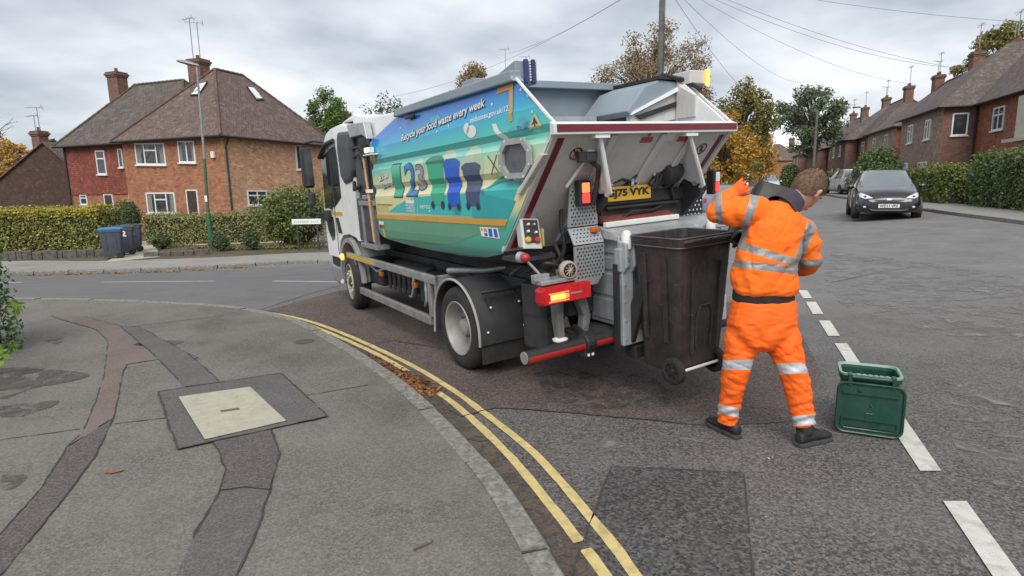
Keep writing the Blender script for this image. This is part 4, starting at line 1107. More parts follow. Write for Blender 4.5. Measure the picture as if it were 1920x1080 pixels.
# bare branches at the left edge
bt = P(-20, 385, 30); bt.z = hgt(bt.x, bt.y)
root = empty('bare_tree', bt, 0, 'bare twiggy tree reaching in from the left edge', 'tree')
mb = MB(); rb_ = random.Random(9)
def branch(p, d, L, r, k):
    q = p + d * L; m = (p + q) / 2 + Vector((rb_.uniform(-.1, .1), 0, rb_.uniform(0, .12))) * L
    mb.tube([p, m, q], [r, r * .8, r * .55], 5)
    if k:
        for _ in range(3): branch(q if _ else m, (d + Vector((rb_.uniform(-.8, .8), rb_.uniform(-.5, .5), rb_.uniform(-.3, .6)))).normalized(), L * .68, r * .55, k - 1)
branch(Vector((-.8, 0, -.2)), Vector((0, 0, 1)), 3.0, .12, 1); branch(Vector((-.8, 0, 2.6)), Vector((.35, 0, 1)).normalized(), 1.6, .09, 4); branch(Vector((-.8, 0, 2.8)), Vector((.8, .1, .6)).normalized(), 1.2, .06, 3)
mb.build('trunk', MAT['bark'], root)

def gp(u, v, dz=.1): return G(u, v, dz)
# left-hand gardens
hedge('privet_hedge', [gp(-120, 470), gp(214, 463)], 1.3, 1.55, LF['privet'], 'long clipped yellow topped hedge at the left, behind the bins', n=25500, size=0.046, seed=21, topmat=LF['privet_top'], topn=10000, rough=.12)
hedge('thin_hedge', [gp(283, 458), gp(505, 452)], .8, 1.18, LF['hedge_pale'], 'thin see-through pale hedge behind the street lamp', n=12750, size=0.038, seed=22, rough=.2)
def bush(nm, px, pyb, w_px, h_px, mat, label, n=5100, size=0.038, seed=1, nb=9, shell=.75, dz=.1, cat='bush', Y=None, top=None):
    b = gp(px, pyb, dz) if Y is None else P(px, 345, Y)
    if Y: b.z = hgt(b.x, b.y) + dz
    s = (b - CAMP).length / FPX * .97; w, h = w_px * s / 2, h_px * s
    if top: h = P(px, top, Y).z - b.z
    root = empty(nm, b, 0, label, cat); rnd = random.Random(seed); bl = [(Vector((0, 0, h * .5)), (w * .8, w * .7, h * .5), 2.5)]
    for _ in range(nb): bl.append((Vector((rnd.uniform(-.55, .55) * w, rnd.uniform(-.5, .5) * w, rnd.uniform(.25, .75) * h)), (w * .42, w * .4, h * .27)))
    mb = MB(); mb.ball((0, 0, h * .46), 1, 14, 0, (w * .72, w * .6, h * .42)); mb.tube([(0, 0, -.1), (0, 0, h * .4)], [.08, .04], 6); mb.build('stems', MAT['core'], root)
    leaves('foliage', bl, n, size, mat, root, shell, seed=seed); return root
bush('round_bush', 556, 462, 140, 108, LF['hedge'], 'big rounded clipped bush behind the lorry cab mirror', 8000, .055, 23)
bush('garden_shrub', 243, 440, 50, 56, LF['dark'], 'dark leafy shrub between the two hedges behind the bins', 1800, .06, 24)
for i, (px, py, w, h, lab) in enumerate([(305, 466, 34, 26, 'small green tuft left of the lamp post above the low stone edging'), (415, 470, 40, 34, 'green tuft right at the foot of the lamp post'), (473, 468, 34, 36, 'green tuft between lamp post and round bush')]):
    bush('verge_plant', px, py, w, h, LF['dark'], lab, 900, .045, 30 + i, shell=.4, cat='plant')
tag(leaves('verge_growth', [(gp(u, v) + Vector((0, 0, .05)), (.9, .25, .09)) for u, v in [(330, 462), (390, 466), (440, 468), (500, 466), (545, 466), (150, 478), (90, 481), (590, 464)]], 2600, .04, LF['olive'], seed=40, shell=.1), kind='stuff')
def low_wall(u0, v0, u1, v1, h, label):
    a, b = gp(u0, v0), gp(u1, v1); o = a.copy(); d = (b - a); L = d.length; d.normalize(); s = Vector((-d.y, d.x, 0)).normalized() * .11
    mb = MB(); rr = random.Random(int(u0)); x = 0
    while x < L:
        w = rr.uniform(.14, .5); hh = h * rr.uniform(.72, 1.12); c = d * (x + w / 2)
        mb.obox(c + Vector((0, 0, hh / 2 - .08)), d * (w / 2 - .006), s * rr.uniform(.9, 1.1), Vector((0, 0, hh / 2 + .08))); x += w
    ob = mb.build('garden_wall', MAT['stonewall'], bevel=.02); ob.location = o; tag(ob, label, 'wall')
low_wall(-120, 492, 205, 480, .26, 'low grey stone wall under the long yellow topped hedge')
low_wall(270, 482, 366, 477, .18, 'short low stone edging between the bins and the lamp post')
# paved drive beside the bins
sheet('driveway', [[gp(198, 492), gp(300, 482), gp(290, 455), gp(262, 452)]], MAT['concrete'], .106, .6)
sheet('garden_path', [[gp(330, 461), gp(600, 452), gp(600, 446), gp(330, 455)]], MAT['concrete'], .1, .6)

# right-hand gardens
def gr(p, q): return pq(p, q, .1)
hedge('tall_hedge', [gr(12, 10.9), gr(20.5, 10.2), gr(27.8, 9.9)], 1.2, 1.95, LF['hedge_dark'], 'tall dark hedge nearest on the right with yellowing ivy', n=37400, size=0.053, seed=41, topmat=LF['olive'], topn=1500, rough=.22)
bush('climber', 1846, 384, 62, 76, LF['hedge'], 'patch of yellow green ivy growing out of the tall right hand hedge', 1500, .06, 42, shell=.6)
hedge('privet_hedge', [gr(29.5, 9.6), gr(34.5, 9.5)], 1.3, 1.5, LF['hedge'], 'lower yellow green hedge behind the black car', n=12750, size=0.057, seed=43, topmat=LF['privet_top'], topn=900, rough=.18)
bush('round_bush', 1643, 338, 88, 66, LF['hedge_dark'], 'large round dark green bush behind the black car', 9000, .085, 44, Y=37, top=276)
bush('round_bush', 1664, 352, 64, 44, LF['dark'], 'smaller smooth mound of bush just over the black car roof', 4200, .06, 45, Y=33, top=309)
hedge('clipped_hedge', [gr(48, 9.6), gr(62, 9.4)], 1.2, 1.5, LF['hedge_dark'], 'dark hedge further along the right pavement behind the grey hatchback', n=8500, size=0.076, seed=46)
hedge('clipped_hedge', [gr(64, 9.4), gr(95, 9.2)], 1.2, 1.4, LF['hedge_dark'], 'farthest dark hedge along the right side of the street', n=8500, size=0.099, seed=47)
bush('round_bush', 1478, 352, 36, 40, LF['hedge_dark'], 'rounded green bush just left of the worker head in the distance', 3500, .1, 48)
hedge('clipped_hedge', [pq(30, -6.3, .1), pq(60, -6.3, .1)], 1.3, 1.5, LF['hedge'], 'green hedge along the left side of the street beyond the lorry', n=10200, size=0.076, seed=49)
# foreground hedge at the very left
nh = [Vector((-5.45, 3.9, PZ + hgt(-5, 4))), Vector((-5.35, 5.2, PZ + hgt(-5, 5))), Vector((-5.3, 6.0, PZ + hgt(-5, 6)))]
h0 = P(8, 560, 5.0)
off_ = h0.x - .42 - (-5.35) - .86
hedge('near_hedge', [p + Vector((off_, 0, 0)) for p in nh], .8, 1.36, LF['near'], 'small leaved green hedge at the left edge of the pavement, closest to the camera', n=15300, size=0.021, seed=50, rough=.12)
sp_ = []
for u, v in [(22, 572), (30, 578), (10, 655), (25, 650), (4, 675), (16, 662)]: sp_.append((P(u, v, 5.0), (.07, .06, .05)))
root = empty('hedge_shoot', (sp_[0][0].x, sp_[0][0].y, PZ), 0, 'bright green leafy shoots sticking out low from the near left hedge', 'plant')
mb = MB(); o_ = root.location
for c, r in sp_: mb.tube([Vector((c.x - .25, c.y, c.z - .2)) - o_, c - o_], [.006, .003], 4)
mb.build('stems', MAT['bark'], root)
leaves('foliage', [(c - o_, r) for c, r in sp_], 40, .034, LEAF('leaf_bright', [(.16, .28, .04), (.24, .38, .07)]), root, .2, seed=51)
# ---------------------------------------------------------------- the food waste lorry (local x = forward, -y = kerb to road, z = up)
TF = Vector((-.528, .849, 0)).normalized(); TR0 = Vector((TF.y, -TF.x, 0)); TLT = rad(2.6)
TR = TR0 * math.cos(TLT) + Vector((0, 0, 1)) * math.sin(TLT); TU = TR.cross(TF)
TO = G(863, 691)
truck = empty('refuse_lorry', TO, 0, 'food waste collection lorry with blue and green sloganed side and raised wheelie bin lift', 'lorry')
truck.matrix_world = Matrix(((TF.x, -TR.x, TU.x, TO.x), (TF.y, -TR.y, TU.y, TO.y), (TF.z, -TR.z, TU.z, TO.z), (0, 0, 0, 1)))
TTF = lambda p: (p[0], -p[1], p[2])
def TB(): return MB(TTF)
def tv(s, t, z): return Vector((s, -t, z))
W_ = {}
W_['white'] = M('cab_white_paint', (.83, .84, .85), .28, var=.05, scale=2, coat=.4, dirt=.08, dirtcol=(.5, .48, .45), streak=.15)
W_['rear'] = M('body_rear_paint', (.56, .55, .54), .42, var=.07, scale=2.5, dirt=.45, dirtcol=(.31, .28, .26), streak=.4)
W_['arm'] = M('hinge_arm_paint', (.66, .67, .68), .4, var=.05, scale=3, dirt=.2, dirtcol=(.4, .38, .36))
W_['grey'] = M('body_grey_paint', (.23, .28, .33), .45, var=.1, scale=3, dirt=.25, dirtcol=(.2, .19, .18))
W_['silver'] = M('lift_galvanised', (.40, .43, .46), .42, metal=.35, var=.18, scale=5, dirt=.55, dirtcol=(.20, .18, .16), streak=.6)
W_['steel'] = M('punched_steel', (.42, .44, .46), .4, metal=.5, var=.12, scale=5, dirt=.25, dirtcol=(.2, .19, .18))
W_['black'] = M('black_plastic', (.022, .022, .024), .55, var=.3, scale=6, bump=.15, bscale=120)
W_['chassis'] = M('chassis_dark', (.03, .03, .033), .6, var=.4, scale=4, dirt=.4, dirtcol=(.075, .065, .055))
W_['under'] = M('belly_dark', (.05, .045, .048), .6, var=.25, scale=3, dirt=.4, dirtcol=(.09, .08, .07))
W_['tyre'] = M('tyre_rubber', (.022, .021, .021), .85, var=.25, scale=9, dirt=.3, dirtcol=(.07, .062, .055))
W_['rim'] = M('wheel_steel', (.30, .30, .29), .5, metal=.2, var=.15, scale=6, dirt=.55, dirtcol=(.25, .22, .19))
W_['hub'] = M('front_hub_cream', (.50, .49, .32), .5, var=.15, scale=12, dirt=.4, dirtcol=(.2, .17, .12))
W_['maroon'] = M('marker_tape_maroon', (.16, .012, .022), .35, var=.15, scale=3)
W_['red'] = M('marker_tape_red', (.42, .025, .022), .35, var=.1, scale=3)
W_['yel'] = M('marker_tape_yellow', (.56, .36, .04), .4, var=.08, scale=4)
W_['orange'] = M('livery_orange', (.58, .29, .045), .4, var=.08, scale=4)
W_['duct'] = M('dark_grey_plastic', (.05, .052, .06), .5, var=.2, scale=3)
W_['alu'] = M('sideguard_aluminium', (.32, .32, .32), .42, metal=.45, var=.22, scale=7, dirt=.4, dirtcol=(.13, .12, .11))
W_['wood'] = M('broom_handle_wood', (.44, .27, .14), .7, var=.25, scale=14)
W_['glass'] = GLASS('cab_glass', (.02, .024, .026), .05)
W_['lamp_red'] = M('lamp_lens_red', (.42, .012, .016), .2, var=.1)
W_['lamp_orange'] = M('lamp_lens_amber', (.45, .11, .012), .25, var=.1)
W_['glow_amber'] = EM('lit_amber', (1.0, .40, .07), 1.7)
W_['glow_amber_red'] = EM('lit_red_amber', (1.0, .26, .08), 1.1)
W_['glow_red'] = EM('lit_red', (1.0, .08, .06), .95, (.5, .02, .02))
W_['glow_white'] = EM('lit_warm_white', (1.0, .88, .66), 3.0)
W_['cream'] = M('alarm_cream', (.42, .36, .29), .6, var=.15, scale=20)
W_['redpad'] = M('red_rubber_pad', (.20, .05, .042), .7, var=.3, scale=10, dirt=.3, dirtcol=(.12, .08, .07))
W_['label_white'] = M('label_white', (.72, .72, .70), .5)
W_['label_black'] = M('label_black', (.02, .02, .022), .5)

# ---- side panel profile (z' follows the slightly raised tail)
SL = .02
zp = lambda s, z: z + SL * s
PROF = [(.95, .30), (1.0, .20), (1.06, .13), (1.14, .09), (1.22, .08), (1.615, .08), (1.665, .105), (1.70, .108), (1.75, .08), (1.915, .08), (1.955, .105), (1.985, .108), (2.035, .08), (2.165, .08), (2.17, .088), (2.50, .135)]
def prof(z):
    if z <= PROF[0][0]: return PROF[0][1]
    for (a, ta), (b, tb) in zip(PROF, PROF[1:]):
        if z <= b: return ta + (tb - ta) * (z - a) / (b - a)
    return PROF[-1][1]
OUT = [(1.27, 2.41), (2.17, 2.2), (2.10, 1.14), (1.97, 1.085), (1.4, 1.05), (.6, 1.03), (0, 1.035), (-.38, 1.06), (-.74, 1.13), (-.80, 1.19), (-1.50, 2.01), (-1.52, 2.05), (-1.22, 2.25), (-1.07, 2.41)]
def conform(bm, lift, right=False):
    """bm holds flat faces in (s, z) stored as x, z; cut at every crease of the panel and bend onto it"""
    for z, _ in PROF:
        no = Vector((SL, 0, 1)).normalized()
        bmesh.ops.bisect_plane(bm, geom=bm.verts[:] + bm.edges[:] + bm.faces[:], dist=1e-6, plane_co=(0, 0, z), plane_no=no)
    for v in bm.verts:
        t = prof(zp(v.co.x, v.co.z)) - lift
        v.co.y = -(t if not right else 1.98 - t)
def decal(name, polys, mat, lift, parent=None, smooth=None):
    bm = bmesh.new()
    for p in polys:
        try: bm.faces.new([bm.verts.new((q[0], 0, q[1])) for q in p])
        except ValueError: pass
    conform(bm, lift)
    o = bm_obj(name, bm, mat, parent or truck, smooth); return o
# livery colour: printed sky to meadow wrap
m, n, l, bs = nt_new('livery_wrap'); v = ocoord(n)
sx = n.new('ShaderNodeSeparateXYZ'); l.new(v, sx.inputs[0])
mm = n.new('ShaderNodeMath'); mm.operation = 'MULTIPLY_ADD'; mm.inputs[1].default_value = SL + .02; l.new(sx.outputs[0], mm.inputs[0]); l.new(sx.outputs[2], mm.inputs[2])
rp = n.new('ShaderNodeValToRGB'); E_ = rp.color_ramp.elements
stops = [(1.0, (.05, .26, .25)), (1.36, (.08, .42, .32)), (1.48, (.72, .67, .36)), (1.72, (.70, .69, .40)), (1.84, (.50, .66, .40)), (1.95, (.14, .58, .48)), (2.08, (.03, .50, .54)), (2.20, (.006, .34, .62)), (2.32, (.003, .19, .62)), (2.45, (.003, .15, .62))]
E_[0].position = 0; E_[0].color = c4(stops[0][1]); E_[1].position = 1; E_[1].color = c4(stops[-1][1])
for z, c in stops[1:-1]:
    x = E_.new((z - 1.0) / 1.45); x.color = c4(c)
l.new(remap(n, l, mm.outputs[0], 1.0, 2.45), rp.inputs[0])
dn = noise(n, l, 3, 5, .6, v); c = mixn(n, l, remap(n, l, dn, .5, .8, 0, .22), rp.outputs[0], (.2, .2, .17))
l.new(c, bs.inputs['Base Color']); bs.inputs['Roughness'].default_value = .3; bs.inputs['Coat Weight'].default_value = .3
W_['livery'] = m
decal('side_panel', [OUT], W_['livery'], 0, smooth=25)
# solid body behind the panels
b = TB(); b.prism([(2.165, 2.19), (2.09, 1.15), (.5, 1.05), (-.72, 1.14), (-.3, 1.3), (-.3, 2.38), (1.25, 2.38)], 'y', .16, 1.83); b.build('body_core', W_['grey'], truck)
bm = bmesh.new(); bm.faces.new([bm.verts.new((q[0], 0, q[1])) for q in OUT]); conform(bm, 0, True); bm_obj('side_panel', bm, W_['white'], truck, 25)
# belly
b = TB(); low = [(1.99, 1.09), (1.4, 1.05), (.6, 1.03), (0, 1.035), (-.38, 1.06), (-.76, 1.14)]
rings = []
for k in range(5):
    f = k / 4; tt = .10 + .36 * f; dz = -.10 * math.sin(f * math.pi / 2)
    rings.append([(s * (1 - .06 * f), tt + (prof(zp(s, z)) - .10) * (1 - f), z + dz) for s, z in low] + [(s * (1 - .06 * f), 1.98 - tt - (prof(zp(s, z)) - .10) * (1 - f), z + dz) for s, z in low[::-1]])
b.loft(rings, True); b.build('belly', W_['under'], truck, smooth=40)

# ---- rear wall of the hopper, overhanging
A0, A1 = Vector((-1.50, 0, 2.01)), Vector((-.77, 0, 1.16)); RD = (A1 - A0).normalized(); RN = Vector((RD.z, 0, -RD.x)); RN = RN if RN.x < 0 else -RN
def rw(t, k, lift=0): q = A0 + (A1 - A0) * k + RN * lift; return (q.x, t, q.z)
b = TB(); b.slab([rw(.085, 0), rw(1.895, 0), rw(1.895, 1.02), rw(.085, 1.02)], (-RN * .03)); o = b.build('rear_wall', W_['rear'], truck)
b = TB()
for t0, t1 in ((.60, .66), (1.10, 1.16), (1.42, 1.48)): b.slab([rw(t0, .03), rw(t1, .03), rw(t1 - .03, .97), rw(t0 - .03, .97)], RN * .022)
b.slab([rw(.086, 0.01), rw(.13, 0.01), rw(.13, 1.0), rw(.086, 1.0)], RN * .012); b.slab([rw(1.85, 0.01), rw(1.894, 0.01), rw(1.894, 1), rw(1.85, 1)], RN * .012)
b.build('stiffeners', W_['rear'], o, bevel=.008)
b = TB(); b.slab([rw(.145, .05), rw(.20, .05), rw(.20, .93), rw(.145, .93)], RN * .004); b.slab([rw(1.78, .05), rw(1.83, .05), rw(1.83, .93), rw(1.78, .93)], RN * .004); b.build('marker_tape', W_['maroon'], o)
b = TB(); b.slab([rw(.145, .66), rw(.20, .66), rw(.20, .985), rw(.145, .985)], RN * .0055); b.build('marker_tape', W_['red'], o)
# no-standing roundels, red and white labels
def ring_label(tc, kc, r):
    b = TB(); q = Vector(rw(tc, kc, .004)); U = Vector((0, 1, 0)); V = -RD
    N = 24
    outer = [q + U * r * math.cos(2 * math.pi * i / N) + V * r * math.sin(2 * math.pi * i / N) for i in range(N)]; inner = [q + (p - q) * .78 for p in outer]
    b.add(outer + inner, [(i, (i + 1) % N, N + (i + 1) % N, N + i) for i in range(N)])
    d = (U - V).normalized() * r * .82; w = (U + V).normalized() * r * .1
    b.poly([q + RN * .001 - d - w, q + RN * .001 - d + w, q + RN * .001 + d + w, q + RN * .001 + d - w]); b.build('warning_roundel', W_['maroon'], o)
    b = TB(); q2 = q + RN * .0005; hh = r * .6
    b.poly([q2 + U * x * r + V * y * r for x, y in ((-.12, .55), (.12, .55), (.18, .1), (.3, -.5), (.12, -.5), (0, -.05), (-.15, -.5), (-.3, -.5), (-.16, .1))]); b.build('figure_mark', W_['label_black'], o)
ring_label(.36, .17, .055); ring_label(1.66, .17, .055)
b = TB()
for t in (.98, 1.37): b.poly([rw(t - .06, .1, .003), rw(t + .06, .1, .003), rw(t + .06, .055, .003), rw(t - .06, .055, .003)])
for t in (.98, 1.37): b.poly([rw(t - .012, .052, .003), rw(t + .012, .052, .003), rw(t + .02, .03, .003), rw(t, .012, .003), rw(t - .02, .03, .003)])
b.build('hazard_label', M('hazard_label_red', (.38, .06, .06), .4), o)
b = TB(); b.slab([rw(1.16, .015), rw(1.26, .015), rw(1.25, .085), rw(1.15, .085)], RN * .006); b.build('blank_label', W_['label_white'], o)
b = TB(); b.tube([rw(.47, .16, .02), rw(.39, .42, .03)], .012, 6); b.slab([rw(.45, .145), rw(.51, .145), rw(.51, .165), rw(.45, .165)], RN * .02); b.build('grab_rod', W_['label_white'], o)
# lip
b = TB(); b.prism([(-1.475, 2.075), (-1.53, 2.055), (-1.53, 1.985), (-1.475, 1.985)], 'y', .07, 1.91); lip = b.build('hopper_lip', W_['arm'], truck, bevel=.006)
b = TB(); b.box(-1.5345, -1.5315, .09, 1.895, 2.003, 2.052); b.build('marker_tape', W_['maroon'], lip)
# right and left inner gussets by the lip
b = TB()
for t in (.10, 1.875):
    b.prism([(-1.50, 2.06), (-1.30, 2.16), (-1.16, 2.27), (-1.16, 2.16), (-1.32, 2.06)], 'y', t, t + .012)
    b.prism([(-1.52, 2.055), (-1.07, 2.415), (-1.06, 2.405), (-1.51, 2.04)], 'y', t - .012, t + .004)
b.build('gusset', W_['white'], truck)
# bulkhead and rails inside the hopper
b = TB(); b.box(-.34, -.29, .16, 1.86, 1.3, 2.50); b.box(-.44, -.22, .10, 1.90, 2.455, 2.515); b.build('bulkhead', W_['grey'], truck, bevel=.006)
b = TB(); b.box(-1.34, -.34, .17, 1.84, 1.90, 1.94); b.box(-.62, -.58, .2, 1.2, 2.02, 2.2); b.tube([(-.55, .55, 1.98), (-.42, .75, 2.28)], .018, 6); b.tube([(-.55, .8, 1.98), (-.42, .62, 2.25)], .018, 6); b.build('packer_plate', W_['silver'], truck)
b = TB(); bl = [(-.5, 1.0), (-.5, 1.3)]
b.tube([(-.75, .7, 2.04), (-.6, 1.0, 2.10), (-.55, 1.25, 2.06)], .05, 8); b.ball((-.6, .5, 2.03), .11, 10, 0, (1.2, 1.6, .7)); b.build('sacks', M('sack_grey', (.38, .42, .46), .4, var=.3, scale=9), truck)
# top rails along both sides
b = TB(); b.prism([(1.30, 2.395), (-1.06, 2.395), (-1.02, 2.43), (-1.02, 2.475), (1.27, 2.47)], 'y', .075, .17); b.build('top_rail', W_['grey'], truck, bevel=.01)
b = TB(); b.prism([(1.30, 2.395), (-1.06, 2.395), (-1.02, 2.43), (-1.02, 2.475), (1.27, 2.47)], 'y', 1.81, 1.905); b.build('top_rail', W_['grey'], truck, bevel=.01)
# tipped lid folded along the right side
lid = TB(); sec = [(1.20, 2.20), (1.40, 2.40), (1.58, 2.46), (1.80, 2.45), (1.80, 2.40), (1.62, 2.30), (1.52, 2.26), (1.26, 2.16)]
lid.prism(sec, 'x', -.42, -1.0); lo = lid.build('folding_lid', W_['grey'], truck, bevel=.012)
b = TB(); b.prism([(-1.0, 2.46), (-1.04, 2.40), (-1.2, 2.31), (-1.2, 2.14), (-1.0, 2.14)], 'y', 1.78, 1.83); b.prism([(1.26, 2.165), (1.52, 2.255), (1.80, 2.37), (1.80, 2.14), (1.35, 2.08), (1.26, 2.10)], 'x', -.98, -.93); b.build('lid_end', W_['rear'], lo)
b = TB(); b.slab([(-1.003, 1.30, 2.165), (-1.003, 1.78, 2.285), (-1.003, 1.78, 2.245), (-1.003, 1.36, 2.135)], (.012, 0, 0)); b.build('lid_slot', W_['label_black'], lo)
b = TB(); b.prism([(1.24, 2.17), (1.27, 2.20), (1.80, 2.41), (1.80, 2.375)], 'x', -1.02, -.99); b.build('lid_edge', W_['white'], lo)
b = TB(); b.box(-1.02, -.4, 1.56, 1.83, 2.462, 2.49); b.tube([(-1.0, 1.6, 2.50), (-1.04, 1.83, 2.46), (-1.2, 1.86, 2.36)], .018, 6); b.build('lid_rubber', W_['black'], lo)
b = TB(); b.prism([(-1.06, 2.42), (-1.5, 2.06), (-.85, 2.06), (-.85, 2.42)], 'y', 1.80, 1.825); b.build('end_gusset', W_['white'], truck)
# light boards
def light_board(t0, t1, lit):
    b = TB(); ta = t0 if t0 < .9 else t1
    s0_ = -.80 if lit is None else -1.12; b.prism([(s0_, 2.42), (s0_ + .30, 2.42), (s0_ + .30, 2.52), (s0_, 2.59 if lit is None else 2.53)], 'y', t0, t1); bo = b.build('light_board', W_['grey'] if lit is None else W_['rear'], truck, bevel=.008)
    if lit is None:
        for k in range(2):
            b = TB(); x0 = t0 + .07 + .066 * k; b.box(-.83, -.802, x0, x0 + .038, 2.42, 2.60); b.build('light_bar', M('light_bar_blue', (.03, .04, .16), .2), bo, bevel=.01)
            b = TB()
            for q in range(8): b.box(-.836, -.831, x0 + .040, x0 + .052, 2.44 + q * .02, 2.452 + q * .02)
            b.build('light_cells', W_['label_white'], bo)
    else:
        b = TB(); b.box(-1.15, -1.122, t1 - .045, t1 - .003, 2.40, 2.54); b.build('light_bar', lit, bo, bevel=.012)
light_board(.26, .46, None); light_board(1.82, 2.04, W_['glow_amber'])
# ---- hinge arms
for tt_, tb_ in ((.49, .675), (1.39, 1.70)):
    ta = lambda z: tt_ + (tb_ - tt_) * (1.985 - z) / .43
    q0 = rw(tt_, .02)
    out_ = [(-1.47, 1.985), (-1.365, 1.60), (-1.32, 1.56), (-1.22, 1.62), (-1.13, 1.66), (q0[0] + .03, 1.985)]
    b = TB(); b.slab([(s_, ta(z_), z_) for s_, z_ in out_], (0, .012, 0)); ao = b.build('hinge_arm', W_['arm'], truck)
    b = TB(); b.tube([(-1.485, ta(1.985), 1.985), (-1.40, ta(1.66), 1.66), (-1.375, ta(1.575), 1.575), (-1.33, ta(1.555), 1.555)], [.017, .019, .021, .02], 8); b.box(-1.52, -1.40, tt_ - .065, tt_ + .065, 1.960, 1.984); b.build('arm_edge', W_['white'], ao, smooth=40)
    b = TB(); N = 14
    c = Vector((-1.235, ta(1.74) - .003, 1.74)); b.poly([c + Vector((math.cos(6.283 * i / N) * .028, (ta(1.74 + .028 * math.sin(6.283 * i / N)) - ta(1.74)), math.sin(6.283 * i / N) * .028)) for i in range(N)]); b.build('lifting_hole', W_['label_white'], ao)
    b = TB(); c = Vector((-1.27, ta(1.85) - .003, 1.85)); b.poly([c + Vector((x_, ta(1.85 + z_) - ta(1.85), z_)) for x_, z_ in ((-.02, -.03), (.02, -.03), (.006, .03), (0, .045), (-.006, .03))]); b.build('lifting_mark', M('mark_green', (.03, .1, .06), .5), ao)
    b = TB(); b.cyl((-1.3, tb_ - .04, 1.585), (-1.3, tb_ + .04, 1.585), .02, 10); b.build('pivot_bolt', W_['steel'], ao)
# ---- machinery below the hopper
def blackplate(t, pts): 
    b = TB(); b.prism(pts, 'y', t - .02, t + .02); return b.build('pivot_plate', W_['black'], truck, bevel=.01)
blackplate(.70, [(-.75, 1.20), (-1.02, 1.24), (-1.30, 1.50), (-1.30, 1.58), (-1.20, 1.64), (-.95, 1.68)]); blackplate(1.70, [(-.75, 1.22), (-1.06, 1.24), (-1.36, 1.50), (-1.35, 1.60), (-1.22, 1.66), (-.90, 1.74)])
b = TB(); b.box(-1.14, -.60, .78, 1.70, 1.05, 1.50); b.box(-1.165, -1.14, .79, 1.69, 1.46, 1.56); b.box(-1.17, -1.14, .80, 1.60, 1.43, 1.445); b.build('machine_frame', W_['chassis'], truck, bevel=.01)
b = TB(); b.tube([(-1.18, .80, 1.44), (-1.18, 1.60, 1.44)], .012, 8); b.build('cross_rod', W_['chassis'], truck)
b = TB(); b.lathe([(0, .05), (.03, .105), (.14, .11), (.2, .09), (.22, .04)], (-1.20, 1.36, 1.665), (0, 1, .25), 16); b.tube([(-1.2, 1.25, 1.60), (-1.22, 1.38, 1.73), (-1.2, 1.5, 1.72), (-1.15, 1.56, 1.58)], .022, 8)
for k in range(6): b.tube([(-1.2 - .03 * math.cos(k), 1.28 + .045 * k, 1.58), (-1.24, 1.30 + .045 * k, 1.65 + .012 * math.sin(k * 2)), (-1.2, 1.32 + .045 * k, 1.72)], .012, 6)
b.build('hydraulic_motor', W_['black'], truck, smooth=45)
b = TB()
for k, (t, z) in enumerate([(1.44, 1.68), (1.56, 1.66), (1.6, 1.62), (1.2, 1.6), (.98, 1.62)]): b.tube([(-1.24, t - .18, z), (-1.22, t - .15, z + .05 * (k % 2)), (-1.16, t - .16, z + .02)], .014, 6)
b.build('hose_fittings', W_['silver'], truck, smooth=45)
for pts_ in ([(-1.15, .84, 1.62), (-1.2, .95, 1.66), (-1.19, 1.1, 1.62), (-1.15, 1.2, 1.64)], [(-1.16, 1.0, 1.6), (-1.22, 1.08, 1.68), (-1.2, 1.2, 1.70), (-1.17, 1.27, 1.66)], [(-1.18, 1.55, 1.46), (-1.2, 1.5, 1.55), (-1.18, 1.56, 1.66)], [(-1.17, .86, 1.30), (-1.2, 1.05, 1.40), (-1.18, 1.3, 1.39), (-1.16, 1.5, 1.44)], [(-1.13, .62, 1.2), (-1.16, .72, 1.4), (-1.15, .76, 1.58)]):
    b = TB(); b.tube([Vector(p) for p in pts_], .013, 6); b.build('hydraulic_hose', W_['black'], truck, smooth=50)
for pts_ in ([(-.95, .30, .95), (-1.1, .42, 1.12), (-1.06, .44, 1.35), (-1.0, .5, 1.5)], [(-.9, .2, .98), (-1.05, .28, 1.06), (-1.1, .44, 1.0), (-1.15, .48, .92)], [(-.8, .12, .96), (-.95, .16, 1.04), (-1.0, .3, .98), (-1.1, .5, .86), (-1.1, .55, .6)]):
    b = TB(); b.tube(spline([(p[0], p[1], p[2]) for p in pts_], 4), .016, 6); b.build('hydraulic_hose', W_['black'], truck, smooth=50)
# number plate
b = TB(); b.box(-1.185, -1.165, .785, 1.28, 1.49, 1.603); npl = b.build('number_plate', M('plate_yellow', (.66, .40, .02), .35, var=.05), truck, bevel=.004)
def rear_text(body, s, t0, t1, z0, h, mat, name, parent, bold=.006):
    bm = text_bm(body, h * 1.38, bold); xs = [q.co.x for q in bm.verts]; ys = [q.co.y for q in bm.verts]
    for q in bm.verts:
        x = (q.co.x - min(xs)) / (max(xs) - min(xs)); z = (q.co.y - min(ys)) / (max(ys) - min(ys))
        q.co = TTF((s, t0 + (t1 - t0) * x, z0 + z * h))
    return bm_obj(name, bm, mat, parent)
rear_text('GJ75 VYK', -1.1865, .805, 1.265, 1.508, .078, W_['label_black'], 'registration', npl)
# red pad and shelf of the lift
b = TB(); b.prism([(-.98, 1.415), (-1.0, 1.43), (-1.24, 1.345), (-1.24, 1.315), (-1.0, 1.36)], 'y', .74, 1.50); b.build('rubber_flap', W_['redpad'], truck, bevel=.006)
b = TB(); b.box(-1.27, -1.225, .72, 1.52, 1.30, 1.342); b.build('flap_edge', W_['label_white'], truck, bevel=.008)
b = TB(); b.prism([(-.9, 1.235), (-1.42, 1.205), (-1.42, 1.245), (-1.22, 1.305), (-.9, 1.31)], 'y', .70, 2.02); b.build('lift_shelf', W_['silver'], truck, bevel=.008)
